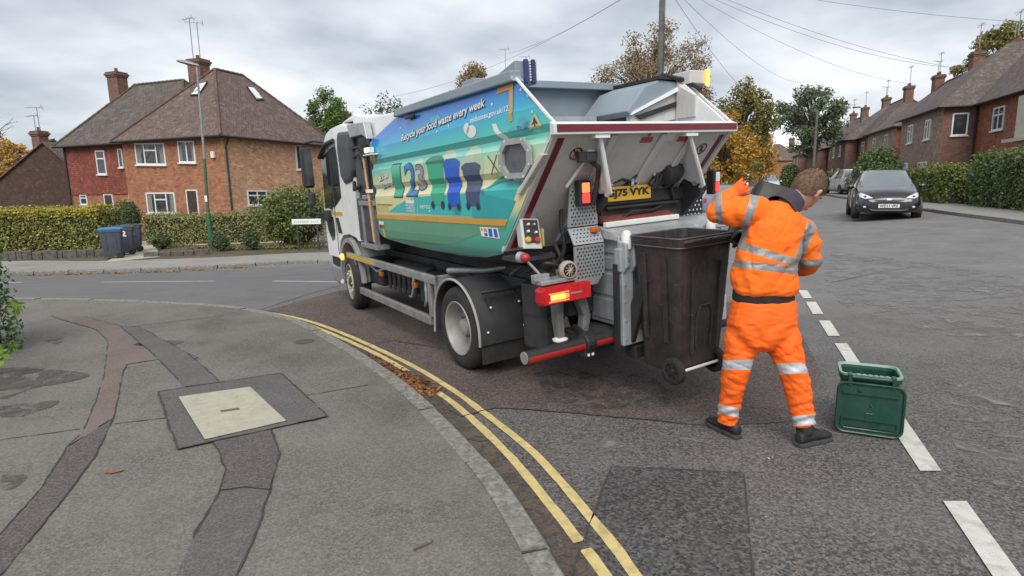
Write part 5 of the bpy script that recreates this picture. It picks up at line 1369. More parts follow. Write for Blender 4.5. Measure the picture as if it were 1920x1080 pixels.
# lift hopper box, with pressed panels on the side
b = TB(); b.box(-1.38, -1.0, .76, 1.92, .52, 1.235); lb_ = b.build('lift_box', W_['silver'], truck, bevel=.012)
b = TB()
for z0, z1 in ((1.10, 1.22), (.97, 1.07), (.76, .94), (.56, .73)):
    b.box(-1.345, -1.035, .748, .762, z0, z1)
b.build('pressed_panels', W_['silver'], lb_, bevel=.008)
b = TB(); b.box(-1.44, -1.40, .655, .685, .30, 1.04); b.build('corner_post', W_['black'], truck)
def lift_side(t0, t1, sg):
    b = TB(); b.box(-1.47, -1.41, t0, t1, .40, 1.12); b.prism([(-1.41, 1.22), (-1.51, 1.20), (-1.51, 1.02), (-1.47, .96), (-1.41, .98)], 'y', t0, t0 + .03); b.prism([(-1.41, 1.22), (-1.51, 1.20), (-1.51, 1.02), (-1.47, .96), (-1.41, .98)], 'y', t1 - .03, t1)
    b.box(-1.47, -1.40, t0 - .02, t1 + .03, .98, 1.16); o = b.build('lift_arm', W_['silver'], truck, bevel=.01)
    b = TB(); b.lathe([(0, .035), (.02, .04), (.10, .04), (.13, .03), (.14, .012)], ((-1.46, (t0 + t1) / 2, 1.15)), (0, 0, 1), 12); b.build('comb_tooth', W_['label_white'], o, smooth=40)
    b = TB(); b.prism([(-1.44, .42), (-1.48, .42), (-1.66, .95), (-1.60, .98), (-1.46, .70)], 'y', (t0 + t1) / 2 + .02 * sg, (t0 + t1) / 2 + .06 * sg); b.build('lift_strap', W_['black'], o)
    b = TB()
    for z in (1.04, 1.10): b.cyl((-1.515, t0 + .02, z), (-1.50, t0 + .02, z), .012, 8)
    for z in (.45, .60, .75, .88): b.cyl((-1.475, t0 + .025, z), (-1.468, t0 + .025, z), .01, 8)
    b.build('bolts', W_['steel'], o)
lift_side(.69, .80, 1); lift_side(1.60, 1.76, -1)
b = TB(); b.box(-1.46, -1.40, .78, 1.90, .40, .62); b.build('lift_plate', W_['rear'], truck, bevel=.008)
b = TB(); b.box(-1.465, -1.461, .92, 1.06, .50, .60); b.box(-1.465, -1.461, 1.72, 1.86, .52, .60); b.build('marker_tape', W_['red'], truck)
b = TB(); b.box(-1.48, -1.36, .80, 1.04, .28, .38); b.cyl((-1.40, 1.0, .33), (-1.40, 2.0, .36), .045, 12); b.build('lift_buffer', W_['black'], truck, bevel=.01)
# punched steel guards left and right
def punched(name, polyfun, t0, t1, z0, z1, s, mat, dots, skip=()):
    pass
def guard(pts, mat, holes, hole_mat, name='punched_guard'):
    """pts: (s, t, z) corners of a sheet; holes: list of (point, radius) on it"""
    b = TB(); b.slab(pts, (.012, 0, 0)); o = b.build(name, mat, truck)
    b = TB(); N = 8
    for c, r in holes: b.poly([Vector(c) + Vector((-.0015, r * math.cos(6.283 * i / N), r * math.sin(6.283 * i / N))) for i in range(N)])
    b.build('punched_holes', hole_mat, o); return o
def holes_rect(s, t0, t1, z0, z1, step=.034, r=.0085, slant=0, sfun=None):
    h = []; k = 0; z = z0
    while z <= z1:
        t = t0 + (step / 2 if k % 2 else 0)
        while t <= t1: h.append(((sfun(z) if sfun else s, t, z), r)); t += step
        z += step * .8; k += 1
    return h
guard([(-1.20, .40, 1.33), (-1.20, .69, 1.33), (-1.20, .69, 1.62), (-1.20, .56, 1.78), (-1.20, .44, 1.66)], W_['steel'], holes_rect(-1.20, .44, .67, 1.35, 1.60), W_['label_black'])
guard([(-1.20, .40, 1.32), (-1.20, .69, 1.32), (-1.27, .69, 1.20), (-1.27, .40, 1.20)], W_['steel'], holes_rect(0, .43, .67, 1.22, 1.31, sfun=lambda z: -1.20 - .07 * (1.32 - z) / .12), W_['label_black'])
guard([(-1.27, .40, 1.19), (-1.27, .69, 1.19), (-1.27, .69, .97), (-1.27, .61, .88), (-1.27, .40, .88)], W_['steel'], holes_rect(-1.27, .43, .67, .95, 1.18), W_['label_black'])
guard([(-1.12, 1.60, 1.25), (-1.12, 1.98, 1.25), (-1.12, 1.98, 1.66), (-1.12, 1.86, 1.79), (-1.12, 1.78, 1.60)], W_['black'], [h for h in holes_rect(-1.12, 1.62, 1.96, 1.27, 1.66, .048, .0095) if h[0][1] > 1.60 + (h[0][2] - 1.25) * .42], W_['label_white'])
b = TB(); b.tube([(-1.12, 1.80, 1.80), (-1.12, 1.88, 1.80), (-1.12, 2.0, 1.67)], .012, 6); b.build('guard_edge', W_['white'], truck)
# tail lamps up high, and the amber side marker
def high_lamp(t, z, lit, name='tail_lamp', w=.055, h=.12, s=-1.24):
    b = TB(); b.box(s - .02, s + .06, t - w / 2 - .02, t + w / 2 + .02, z - h / 2 - .02, z + h / 2 + .02); o = b.build(name, W_['black'], truck, bevel=.01)
    b = TB(); b.box(s - .035, s - .021, t - w / 2, t + w / 2, z - h / 2, z - .002); b.build('lit_lens', lit, o, bevel=.008)
    b = TB(); b.box(s - .035, s - .021, t - w / 2, t + w / 2, z + .002, z + h / 2); b.build('lit_lens', W_['glow_amber_red'] if t < 1 else W_['label_white'], o, bevel=.008)
high_lamp(.53, 1.58, W_['glow_red'], w=.07, h=.15); high_lamp(2.0, 1.58, W_['glow_red'], w=.05, h=.17)
b = TB(); b.box(-1.26, -1.205, .595, .665, 1.275, 1.315); b.build('side_marker', W_['lamp_orange'], truck, bevel=.01)
b = TB(); b.tube([(-1.24, .62, 1.5), (-1.30, .62, 1.68), (-1.38, .56, 1.76), (-1.39, .48, 1.81)], .02, 8); b.box(-1.42, -1.38, .36, .52, 1.80, 1.875); b.build('camera_bracket', W_['chassis'], truck, bevel=.006)
b = TB(); b.box(-1.4235, -1.4205, .42, .50, 1.815, 1.86); b.build('camera_lens', W_['glass'], truck)
# big cluster lamp
b = TB(); b.box(-1.31, -1.20, .06, .53, .785, .925); cl = b.build('rear_lamp_cluster', W_['lamp_red'], truck, bevel=.03)
b = TB(); b.box(-1.318, -1.31, .135, .27, .825, .868); b.build('lit_lens', W_['glow_amber'], cl, bevel=.003)
b = TB(); b.box(-1.318, -1.31, .12, .30, .872, .88); b.box(-1.318, -1.31, .12, .30, .812, .82); b.box(-1.318, -1.31, .272, .30, .83, .862); b.build('lit_lens', W_['glow_amber_red'], cl)
b = TB(); b.box(-1.318, -1.31, .32, .42, .845, .862); b.build('reverse_lens', M('lens_dull', (.35, .2, .2), .25), cl, bevel=.003)
b = TB(); b.box(-1.3125, -1.309, .08, .51, .80, .91); b.build('clear_lens', M('lens_red_inner', (.55, .025, .03), .12, var=.2, scale=30), cl)
# reversing alarm, red stop knob and bracket
b = TB(); b.lathe([(0, .055), (.015, .068), (.05, .07), (.07, .064), (.075, .058), (.07, .05)], (-1.20, .36, 1.02), (-1, -.15, 0), 24); al = b.build('reversing_alarm', W_['cream'], truck, smooth=40)
b = TB(); c = Vector((-1.272, .349, 1.02))
b.lathe([(0, .052), (.004, .05)], c, (-1, -.15, 0), 20); b.build('alarm_mesh', W_['label_black'], al)
b = TB()
for a in range(5): b.tube([c + Vector((-.006, .046 * math.cos(a * .628), .046 * math.sin(a * .628))), c + Vector((-.006, -.046 * math.cos(a * .628), -.046 * math.sin(a * .628)))], .0035, 4)
b.build('alarm_grille', W_['cream'], al)
b = TB(); b.box(-1.26, -1.12, .1, .5, .935, .965); b.box(-1.22, -1.16, .07, .2, .965, 1.01); b.tube([(-1.15, .16, 1.0), (-1.12, .1, 1.08), (-1.1, .06, 1.13)], .012, 8); b.build('lamp_bracket', W_['steel'], truck, bevel=.006)
b = TB(); b.ball((-1.14, .045, 1.14), .036, 12); b.build('stop_knob', W_['red'], truck, smooth=60)
b = TB(); b.lathe([(0, .04), (.04, .044)], (-1.12, .04, 1.14), (1, -.2, 0), 12); b.build('knob_collar', W_['steel'], truck, smooth=40)
# control box
cb0 = Vector((-1.06, .17, 1.28)); b = TB()
b.slab([(-1.10, .06, 1.20), (-1.13, .215, 1.185), (-1.04, .25, 1.405), (-1.01, .10, 1.42)], (.11, .02, .0)); cbx = b.build('control_box', M('control_box_grey', (.47, .47, .45), .5, var=.08, scale=8, dirt=.3, dirtcol=(.3, .29, .27)), truck, bevel=.012)
def cbp(a, c, lift): # a across 0..1, c up 0..1
    p = Vector((-1.10, .06, 1.20)).lerp(Vector((-1.13, .215, 1.185)), a); q = Vector((-1.01, .10, 1.42)).lerp(Vector((-1.04, .25, 1.405)), a)
    nn = Vector((-.92, -.18, .38)).normalized(); return p.lerp(q, c) + nn * lift
b = TB(); b.slab([cbp(.12, .2, .003), cbp(.88, .2, .003), cbp(.88, .94, .003), cbp(.12, .94, .003)], cbp(0, 0, .004) - cbp(0, 0, 0)); b.build('control_panel', W_['label_black'], cbx)
for a, c, mt in ((.25, .28, W_['yel']), (.72, .28, W_['redpad']), (.3, .55, W_['label_white']), (.7, .52, W_['label_white']), (.35, .78, W_['label_white']), (.65, .78, W_['silver'])):
    b = TB(); r = .024 if c < .4 else .011; b.lathe([(0, r), (.018, r), (.026, r * .7)], cbp(a, c, .006), cbp(0, 0, 1) - cbp(0, 0, 0), 10); b.build('control_knob', mt if mt != W_['redpad'] else W_['red'], cbx, smooth=40)
b = TB(); b.box(-1.08, -.99, .255, .262, 1.20, 1.33); b.build('control_label', M('label_yellow', (.6, .55, .15), .5), cbx)
b = TB(); b.box(-1.08, -.85, .02, .36, 1.10, 1.13); b.tube([(-1.04, .34, 1.14), (-1.06, .38, 1.0), (-1.1, .36, .93)], .018, 8); b.tube([(-1.02, .40, 1.2), (-1.1, .42, 1.05), (-1.12, .40, .94)], .015, 8); b.build('control_bracket', W_['chassis'], truck)
# white guard strip on the panel edge
b = TB(); b.slab([(-1.05, .045, 1.60), (-1.10, .045, 1.60), (-1.43, .045, 1.865), (-1.38, .045, 1.875)], (0, .05, 0)); b.build('edge_strip', W_['rear'], truck, bevel=.006)

# ---- inspection window on the side
def rrect(s0, s1, z0, z1, c):
    return [(s0 + c, z0), (s1 - c, z0), (s1, z0 + c), (s1, z1 - c), (s1 - c, z1), (s0 + c, z1), (s0, z1 - c), (s0, z0 + c)]
fr = rrect(-1.265, -.83, 1.715, 2.0, .09); inn = rrect(-1.215, -.885, 1.755, 1.958, .06)
b = TB(); N = 8
b.add([(p[0], .065, p[1]) for p in fr] + [(p[0], .045, p[1]) for p in fr] + [(p[0], .045, p[1]) for p in inn] + [(p[0], .085, p[1]) for p in inn],
      [(i, (i + 1) % N, N + (i + 1) % N, N + i) for i in range(N)] + [(N + i, N + (i + 1) % N, 2 * N + (i + 1) % N, 2 * N + i) for i in range(N)] + [(2 * N + i, 2 * N + (i + 1) % N, 3 * N + (i + 1) % N, 3 * N + i) for i in range(N)])
iw = b.build('inspection_window', M('hatch_frame', (.36, .38, .38), .4, metal=.2, var=.12, scale=6), truck, smooth=35)
b = TB(); b.poly([(p[0], .07, p[1]) for p in inn]); b.build('pane', M('hatch_dirty_glass', (.11, .11, .13), .35, var=.35, scale=7), iw)
b = TB()
for p in fr:
    q = Vector((-1.045 + (p[0] + 1.045) * .9, .0435, 1.857 + (p[1] - 1.857) * .9)); b.cyl(q, q + Vector((0, .006, 0)), .009, 8)
b.build('bolts', W_['label_white'], iw)

# ---- printed livery
L1, L2, L3_, L4 = .002, .0035, .005, .0065
def ell(cx, cz, a, b_, n_=28): return [(cx + a * math.cos(6.2832 * i / n_), cz + b_ * math.sin(6.2832 * i / n_)) for i in range(n_)]
Mq = lambda nm, c: M(nm, c, .35, var=.06, scale=4)
pr_teal, pr_teal2, pr_cream, pr_cloud = Mq('print_teal', (.03, .34, .37)), Mq('print_teal_light', (.04, .44, .44)), Mq('print_pale', (.46, .58, .43)), Mq('print_cloud', (.09, .40, .50))
pr_green, pr_blue, pr_slate, pr_grey, pr_white, pr_ink = Mq('print_green', (.03, .40, .22)), Mq('print_blue', (.008, .10, .58)), Mq('print_slate', (.055, .075, .16)), Mq('print_grey', (.24, .26, .30)), Mq('print_white', (.74, .75, .74)), Mq('print_ink', (.02, .025, .05))
hill = [(1.72, 1.40), (1.45, 1.475), (1.15, 1.54), (.8, 1.575), (.4, 1.59), (-.1, 1.60), (-.5, 1.64), (-.75, 1.70), (-1.07, 1.70), (-.87, 1.42)]
decal('printed_hill', [hill], pr_teal2, L1)
decal('printed_hill', [[(-.3, 1.61), (-.62, 1.59), (-1.0, 1.55), (-.88, 1.42), (-.3, 1.405)]], pr_teal, L2)
decal('printed_meadow', [[(2.1, 1.32), (2.09, 1.145), (1.97, 1.09), (1.0, 1.075), (.1, 1.15), (-.3, 1.25), (-.8, 1.325), (-.84, 1.345)]], Mq('print_meadow', (.11, .30, .19)), L1)
decal('printed_stripe', [[(2.13, 1.315), (2.13, 1.36), (-.87, 1.405), (-.83, 1.355)]], W_['orange'], L3_)
decal('printed_fence', [[(2.09 - k * .033, 1.40), (2.075 - k * .033, 1.40), (2.075 - k * .033, 1.475), (2.09 - k * .033, 1.475)] for k in range(13 - 1)], Mq('print_fence', (.60, .52, .24)), L2)
decal('printed_fence_shade', [[(2.09, 1.475), (2.09, 1.487), (1.55, 1.487), (1.62, 1.475)]], Mq('print_olive', (.16, .15, .06)), L2)
clouds = [ell(-1.14, 2.09, .08, .05), ell(-1.22, 2.07, .07, .035), ell(-1.04, 2.065, .1, .02), ell(1.85, 2.02, .07, .02), ell(1.8, 2.045, .035, .03), ell(.35, 2.28, .12, .03)]
decal('printed_clouds', clouds, pr_cloud, L1)
decal('printed_bubbles', [ell(.75, 1.83, .14, .12), ell(.08, 1.82, .20, .17), ell(-.38, 1.84, .17, .15), ell(-.42, 1.57, .13, .09), ell(-.02, 1.50, .10, .09)], pr_cream, L1)
decal('printed_stars', [ell(x, z, .012, .012, 8) for x, z in ((1.2, 2.28), (.28, 2.16), (.05, 2.19), (-1.2, 2.28), (-1.27, 2.16), (-1.1, 2.33), (-.7, 2.28))], pr_white, L2)
def wheelie_print(cx, z0, h, w, mat, dark):
    """a plain printed wheelie bin, seen from the front"""
    decal('printed_bin', [[(cx - w * .36, z0), (cx + w * .36, z0), (cx + w * .5, z0 + h * .84), (cx - w * .5, z0 + h * .84)]], mat, L3_)
    decal('printed_bin_lid', [[(cx - w * .57, z0 + h * .85), (cx + w * .57, z0 + h * .85), (cx + w * .55, z0 + h * .93), (cx + w * .3, z0 + h), (cx - w * .3, z0 + h), (cx - w * .55, z0 + h * .93)]], dark, L4)
    decal('printed_bin_wheels', [ell(cx - w * .3, z0, w * .11, w * .11, 12), ell(cx + w * .3, z0, w * .11, w * .11, 12)], pr_ink, L4)
wheelie_print(.37, 1.50, .45, .36, pr_green, Mq('print_green_dark', (.022, .20, .115)))
wheelie_print(.03, 1.49, .42, .30, pr_blue, Mq('print_blue_light', (.016, .13, .52)))
wheelie_print(-.33, 1.50, .36, .30, pr_slate, Mq('print_slate_light', (.075, .095, .16)))
def side_text(body, s0, z0, s1, z1, h, mat, name, lift, bold=.0, grow=0., spacing=1.):
    """text whose baseline runs from (s0,z0) to (s1,z1); letters stay upright across the panel"""
    bm = text_bm(body, 1, bold, spacing); xs = [q.co.x for q in bm.verts]; x0, x1 = min(xs), max(xs)
    for q in bm.verts:
        f = (q.co.x - x0) / (x1 - x0); s = s0 + (s1 - s0) * f
        q.co = Vector((s, 0, z0 + (z1 - z0) * f + q.co.y * h / .72 + grow))
    conform(bm, lift); return bm_obj(name, bm, mat, truck)
side_text('Recycle your food waste every week', 1.13, 2.135, -.60, 2.275, .068, pr_ink, 'slogan_shadow', L2, .05)
side_text('Recycle your food waste every week', 1.145, 2.14, -.585, 2.281, .068, pr_white, 'slogan_lettering', L3_, .016)
side_text('midsussex.gov.uk/123', -.36, 2.175, -.98, 2.205, .042, pr_white, 'web_address', L3_, .012)
side_text('1', 1.50, 1.575, 1.235, 1.575, .355, pr_ink, 'numeral_outline', L2, .03); side_text('1', 1.485, 1.58, 1.25, 1.58, .345, pr_green, 'numeral', L3_, .01)
side_text('2', 1.14, 1.585, .83, 1.585, .335, pr_ink, 'numeral_outline', L2, .03); side_text('2', 1.125, 1.59, .845, 1.59, .325, Mq('print_midblue', (.02, .17, .46)), 'numeral', L3_, .012)
side_text('3', .85, 1.645, .625, 1.645, .25, pr_ink, 'numeral_outline', L2, .03); side_text('3', .84, 1.65, .635, 1.65, .24, pr_grey, 'numeral', L3_, .012)
side_text("It's as", 1.90, 1.745, 1.62, 1.785, .062, pr_ink, 'strapline_shadow', L2, .075); side_text("It's as", 1.90, 1.75, 1.62, 1.79, .062, pr_white, 'strapline', L3_, .03)
side_text('simple as', 1.88, 1.655, 1.50, 1.705, .062, pr_ink, 'strapline_shadow', L2, .075); side_text('simple as', 1.88, 1.66, 1.50, 1.71, .062, pr_white, 'strapline', L3_, .03)
side_text('MID SUSSEX', 1.17, 1.475, .93, 1.475, .024, pr_white, 'council_mark', L3_, .02); side_text('DISTRICT', 1.17, 1.445, .93, 1.445, .022, pr_white, 'council_mark', L3_, .02); side_text('COUNCIL', 1.17, 1.415, .93, 1.415, .022, pr_white, 'council_mark', L3_, .02)
decal('council_crest', [[(1.17, 1.505), (.93, 1.505), (.93, 1.535), (.97, 1.55), (1.01, 1.535), (1.05, 1.555), (1.09, 1.535), (1.13, 1.55), (1.17, 1.535)], [(.865, 1.41), (.86, 1.41), (.86, 1.55), (.865, 1.55)]], pr_white, L3_)
side_text('serco', .80, 1.46, .55, 1.462, .05, pr_white, 'operator_mark', L3_, .012)
decal('operator_mark_dot', [ell(.575, 1.44, .02, .008, 10)], pr_white, L3_)
decal('printed_bracket', [[(-.77, 2.385), (-.765, 2.345), (-.945, 2.35), (-.975, 2.12), (-1.02, 2.125), (-.995, 2.392)]], W_['orange'], L3_)
decal('warning_triangle', [[(-1.22, 2.045), (-1.385, 2.052), (-1.305, 2.15)]], Mq('print_warning', (.62, .56, .24)), L3_)
decal('warning_figure', [[(-1.29, 2.06), (-1.31, 2.06), (-1.30, 2.085), (-1.325, 2.07), (-1.335, 2.08), (-1.31, 2.105), (-1.30, 2.125), (-1.285, 2.115), (-1.28, 2.09), (-1.26, 2.08), (-1.262, 2.07), (-1.285, 2.08)]], pr_ink, L4)
decal('printed_telescope', [ell(-.38, 2.105, .085, .05, 20), ell(-.30, 2.135, .05, .045, 16)], pr_white, L2); decal('printed_telescope', [[(-.72, 2.13), (-.78, 2.13), (-.82, 2.075), (-.90, 2.03), (-.93, 1.995), (-.88, 1.99), (-.80, 2.03), (-.74, 2.08)]], pr_white, L2)
def line_dec(name, segs, w, mat, lift):
    P_ = []
    for (a, b_) in segs:
        a, b_ = Vector((a[0], a[1])), Vector((b_[0], b_[1])); d = (b_ - a).normalized(); s = Vector((-d.y, d.x)) * w / 2; P_.append([a + s, b_ + s, b_ - s, a - s])
    decal(name, P_, mat, lift)
line_dec('printed_windmill', [((-.62, 1.90), (-.78, 1.765)), ((-.76, 1.90), (-.66, 1.75)), ((-.80, 1.84), (-.9, 1.77)), ((-.85, 1.86), (-.83, 1.77))], .012, Mq('print_brown', (.10, .11, .05)), L2)
decal('printed_mills', [[(-.70, 1.78), (-.73, 1.78), (-.76, 1.70), (-.69, 1.70)], [(-.83, 1.79), (-.85, 1.79), (-.88, 1.72), (-.82, 1.72)]], pr_cream, L3_)
decal('printed_bank', [[(-.55, 1.64), (-.68, 1.70), (-.80, 1.735), (-.9, 1.76), (-.93, 1.70), (-.75, 1.69)]], Mq('print_bank', (.03, .28, .15)), L4)
# lower right instruction sticker and front label
decal('instruction_sticker', [[(-.42, 1.33), (-.44, 1.255), (-.74, 1.25), (-.715, 1.335)]], pr_white, L3_)
decal('instruction_blocks', [[(-.56, 1.325), (-.57, 1.26), (-.63, 1.26), (-.62, 1.325)], [(-.645, 1.325), (-.66, 1.26), (-.715, 1.26), (-.695, 1.328)], [(-.49, 1.285), (-.495, 1.26), (-.55, 1.26), (-.545, 1.285)]], Mq('print_sign_blue', (.02, .12, .45)), L4)
decal('instruction_blocks', [[(-.485, 1.322), (-.49, 1.293), (-.545, 1.293), (-.54, 1.322)], [(-.435, 1.32), (-.44, 1.30), (-.47, 1.30), (-.465, 1.32)]], W_['orange'], L4)
decal('front_label', [[(2.06, 1.285), (1.90, 1.285), (1.90, 1.235), (2.06, 1.235)]], pr_white, L3_)
decal('front_label', [[(2.05, 1.245), (1.99, 1.245), (1.99, 1.21), (2.05, 1.21)]], Mq('print_label_blue', (.03, .10, .30)), L4); decal('front_label', [[(1.985, 1.245), (1.905, 1.245), (1.905, 1.215), (1.985, 1.215)]], W_['red'], L4)
decal('oval_label', [ell(1.93, 1.15, .04, .055, 18)], Mq('print_lime', (.5, .5, .2)), L3_)
decal('front_marker', [[(2.14, 2.03), (1.95, 2.03), (1.98, 1.975), (2.13, 1.96)]], W_['orange'], L3_)
b = TB(); b.box(1.96, 2.10, .0, .07, 2.075, 2.135); b.box(1.86, 2.16, -.01, .08, 2.045, 2.06); mo = b.build('work_lamp', W_['label_white'], truck, bevel=.01)
b = TB(); b.box(1.985, 2.075, -.012, -.001, 2.08, 2.13); b.build('lit_lens', W_['glow_white'], mo)
b = TB(); b.box(.78, 1.0, .075, .10, 2.34, 2.375); b.build('grab_recess', W_['label_black'], truck, bevel=.008)
# ---- cab
def cab_ring(t):
    """side outline of the cab at distance t from the kerb side; the corners pull in towards the sides"""
    ed = min(t - .10, 1.88 - t); k = max(0, 1 - ed / .22) ** 2
    f = .10 * k; zt = .05 * k
    return [(2.93, .98), (2.93, 2.50 - zt), (3.35, 2.56 - zt), (3.75, 2.55 - zt), (4.12 - f, 2.50 - zt), (4.35 - f, 2.36 - zt), (4.47 - f, 2.12), (4.62 - f, 1.62), (4.70 - f, 1.30), (4.72 - f, .95), (4.70 - f, .66), (4.02, .66), (3.98, .78), (3.88, .92), (3.7, 1.02), (3.4, 1.05), (3.1, 1.02), (3.02, .98)]
b = TB()
ts = [.10, .13, .18, .26, .5, .99, 1.48, 1.72, 1.80, 1.85, 1.88]
b.loft([[(s, t, z) for s, z in cab_ring(t)] for t in ts]); b.build('cab', W_['white'], truck, smooth=30)
T0 = .094
def cabpoly(name, pts, mat, t=T0, off=.006, parent=None, bev=0):
    b = TB(); b.slab([(s, t, z) for s, z in pts], (0, off, 0)); return b.build(name, mat, parent or truck, bevel=bev)
cabpoly('door_window', [(4.40, 2.14), (3.62, 2.28), (3.58, 2.0), (3.60, 1.55), (3.95, 1.42), (4.52, 1.38)], W_['glass'])
cabpoly('window_rubber', [(3.98, 2.22), (3.90, 2.235), (3.92, 1.43), (4.0, 1.41)], W_['label_black'], .0905)
b = TB(); b.tube([(3.62, .07, 2.33), (4.0, .06, 2.30), (4.42, .07, 2.14)], [.03, .035, .03], 8); b.build('wind_deflector', W_['black'], truck, smooth=50)
cabpoly('lower_window', [(4.52, 1.27), (4.12, 1.27), (4.10, 1.05), (4.16, .93), (4.30, .90), (4.46, 1.05)], W_['glass'])
cabpoly('lower_window', [(3.98, 1.26), (3.84, 1.26), (3.72, 1.04), (3.92, 1.04)], W_['glass'])
cabpoly('marker_tape', [(4.62, 1.35), (3.62, 1.35), (3.62, 1.30), (4.63, 1.30)], W_['yel'])
b = TB(); b.tube([(3.98, .092, 2.30), (3.99, .092, 1.40), (3.99, .09, .72)], .004, 4); b.build('door_gap', W_['label_black'], truck)
b = TB(); b.box(4.08, 4.2, .07, .096, 1.38, 1.42); b.build('door_handle', W_['black'], truck, bevel=.008)
b = TB()
for k in range(5): b.box(4.64, 4.66, .06 + .01, .098, .80 + .07 * k, .84 + .07 * k)
b.build('model_badge', M('badge_grey', (.2, .21, .22), .4), truck)
# wheel arch, step, bumper
b = TB(); pts = []
for k in range(13):
    a = math.pi * (k / 12); pts.append((3.40 + .50 * math.cos(a), .42 + .58 * math.sin(a)))
inn = [(3.40 + (s - 3.40) * .9, .42 + (z - .42) * .9) for s, z in pts]
n_ = len(pts); b.add([(s, .06, z) for s, z in pts] + [(s, .06, z) for s, z in inn] + [(s, .5, z) for s, z in inn] + [(s, .12, z) for s, z in pts],
  [(i, i + 1, n_ + i + 1, n_ + i) for i in range(n_ - 1)] + [(n_ + i, n_ + i + 1, 2 * n_ + i + 1, 2 * n_ + i) for i in range(n_ - 1)] + [(i, i + 1, 3 * n_ + i + 1, 3 * n_ + i) for i in range(n_ - 1)])
b.build('wheel_arch', M('arch_grey', (.26, .27, .27), .5, var=.15), truck, smooth=40)
b = TB(); b.box(4.0, 4.62, .14, 1.84, .42, .665); b.build('step_well', W_['black'], truck, bevel=.03)
b = TB(); b.prism([(3.98, .52), (4.0, .28), (4.35, .22), (4.66, .26), (4.74, .40), (4.72, .54), (4.40, .50)], 'y', .12, 1.86); b.build('bumper', M('bumper_grey', (.22, .23, .24), .5, var=.1), truck, bevel=.04)
b = TB(); b.cyl((4.02, .10, .30), (4.06, .12, .30), .03, 10); b.build('fog_lamp', W_['label_white'], truck)
b = TB(); b.lathe([(0, .05), (.03, .045), (.045, .02)], (3.62, .04, .72), (0, -1, 0), 14); b.build('indicator', W_['glow_amber'], truck, smooth=40)
b = TB(); b.box(4.695, 4.72, .3, 1.68, 1.62, 2.1); b.build('windscreen', W_['glass'], truck)
# mirrors
b = TB(); b.prism([(4.62, 2.30), (4.66, 1.72), (4.50, 1.70), (4.46, 2.30)], 'y', -.17, -.02); mi = b.build('mirror', W_['black'], truck, bevel=.03)
b = TB(); b.prism([(4.56, 1.64), (4.59, 1.44), (4.50, 1.43), (4.46, 1.64)], 'y', -.12, -.03); b.build('lower_mirror', W_['duct'], mi, bevel=.03)
b = TB(); b.box(4.44, 4.462, -.15, -.035, 1.74, 2.26); b.build('mirror_glass', GLASS('mirror_glass', (.05, .055, .06), .08), mi)
b = TB(); b.tube([(4.2, .12, 2.34), (4.38, .0, 2.38), (4.55, -.10, 2.36), (4.56, -.10, 2.26)], .018, 8); b.tube([(4.56, -.1, 1.68), (4.58, -.10, 1.36), (4.5, -.02, 1.30), (4.3, .11, 1.33)], .018, 8); b.box(4.2, 4.42, .03, .10, 1.20, 1.36); b.build('mirror_arm', W_['black'], mi, smooth=50, bevel=.004)
# roof pod / body front shield in white
b = TB(); b.prism([(3.45, 2.545), (2.95, 2.53), (2.85, 2.40), (2.24, 2.22), (1.30, 2.42), (1.28, 2.46), (2.2, 2.50), (2.9, 2.60)], 'y', .16, 1.82); b.build('front_shield', W_['white'], truck, bevel=.02)
# air intake and dark gear behind the cab
b = TB(); b.loft([[(2.78, .10, 2.42), (3.52, .10, 2.42), (3.52, .085, 2.42), (2.78, .085, 2.42)] if False else [(2.84, .07, 2.40), (3.42, .07, 2.43), (3.42, .30, 2.43), (2.84, .30, 2.40)], [(2.82, .06, 2.2), (3.47, .06, 2.2), (3.47, .30, 2.2), (2.82, .30, 2.2)], [(2.84, .06, 1.9), (3.44, .06, 1.84), (3.44, .30, 1.84), (2.84, .30, 1.9)], [(2.98, .07, 1.76), (3.30, .07, 1.72), (3.30, .30, 1.72), (2.98, .30, 1.76)]]); b.build('air_intake', W_['duct'], truck, bevel=.05)
b = TB(); b.box(2.30, 2.90, .14, 1.8, .90, 2.36); b.box(2.40, 2.84, .10, .14, 1.62, 2.2); b.box(2.36, 2.88, .08, .13, 1.0, 1.55); b.build('rear_cab_unit', W_['duct'], truck, bevel=.03)
b = TB()
for k in range(2): b.tube([(2.82, .085, 2.16 - k * .1), (2.66, .085, 2.18 - k * .1), (2.52, .09, 2.08 - k * .1), (2.48, .09, 1.9)], .012, 6)
b.tube([(2.9, .09, 1.75), (2.8, .05, 1.66), (2.66, .08, 1.70)], .025, 8); b.build('hoses', W_['black'], truck, smooth=50)
b = TB(); b.prism([(2.86, 2.47), (2.20, 2.44), (2.14, 2.24), (2.30, 2.30), (2.78, 2.30)], 'y', .05, .14); b.build('grey_cowl', W_['silver'], truck, bevel=.01)
# ladder frame and broom at the front of the body
b = TB(); b.box(2.60, 2.66, .06, .12, .98, 1.52); b.box(2.18, 2.24, .05, .11, .96, 1.54); b.box(2.14, 2.70, .05, .12, 1.46, 1.52); b.box(2.10, 2.74, .04, .20, .93, .985); b.box(2.2, 2.5, .04, .11, 1.54, 1.59); b.build('tool_rack', W_['alu'], truck, bevel=.006)
b = TB(); b.tube([(2.17, -.0, 2.03), (2.13, -.0, 1.7), (2.07, .0, 1.04)], [.014, .015, .016], 8); br = b.build('broom', W_['wood'], truck, smooth=50)
b = TB(); b.tube([(2.20, .01, 2.22), (2.19, .0, 2.16), (2.17, 0, 2.03)], .02, 6); b.box(2.14, 2.28, .0, .04, 2.16, 2.26); b.build('broom_head', W_['black'], br)
b = TB(); b.box(2.09, 2.15, -.02, .05, 1.62, 1.66); b.build('broom_clip', W_['label_white'], br)

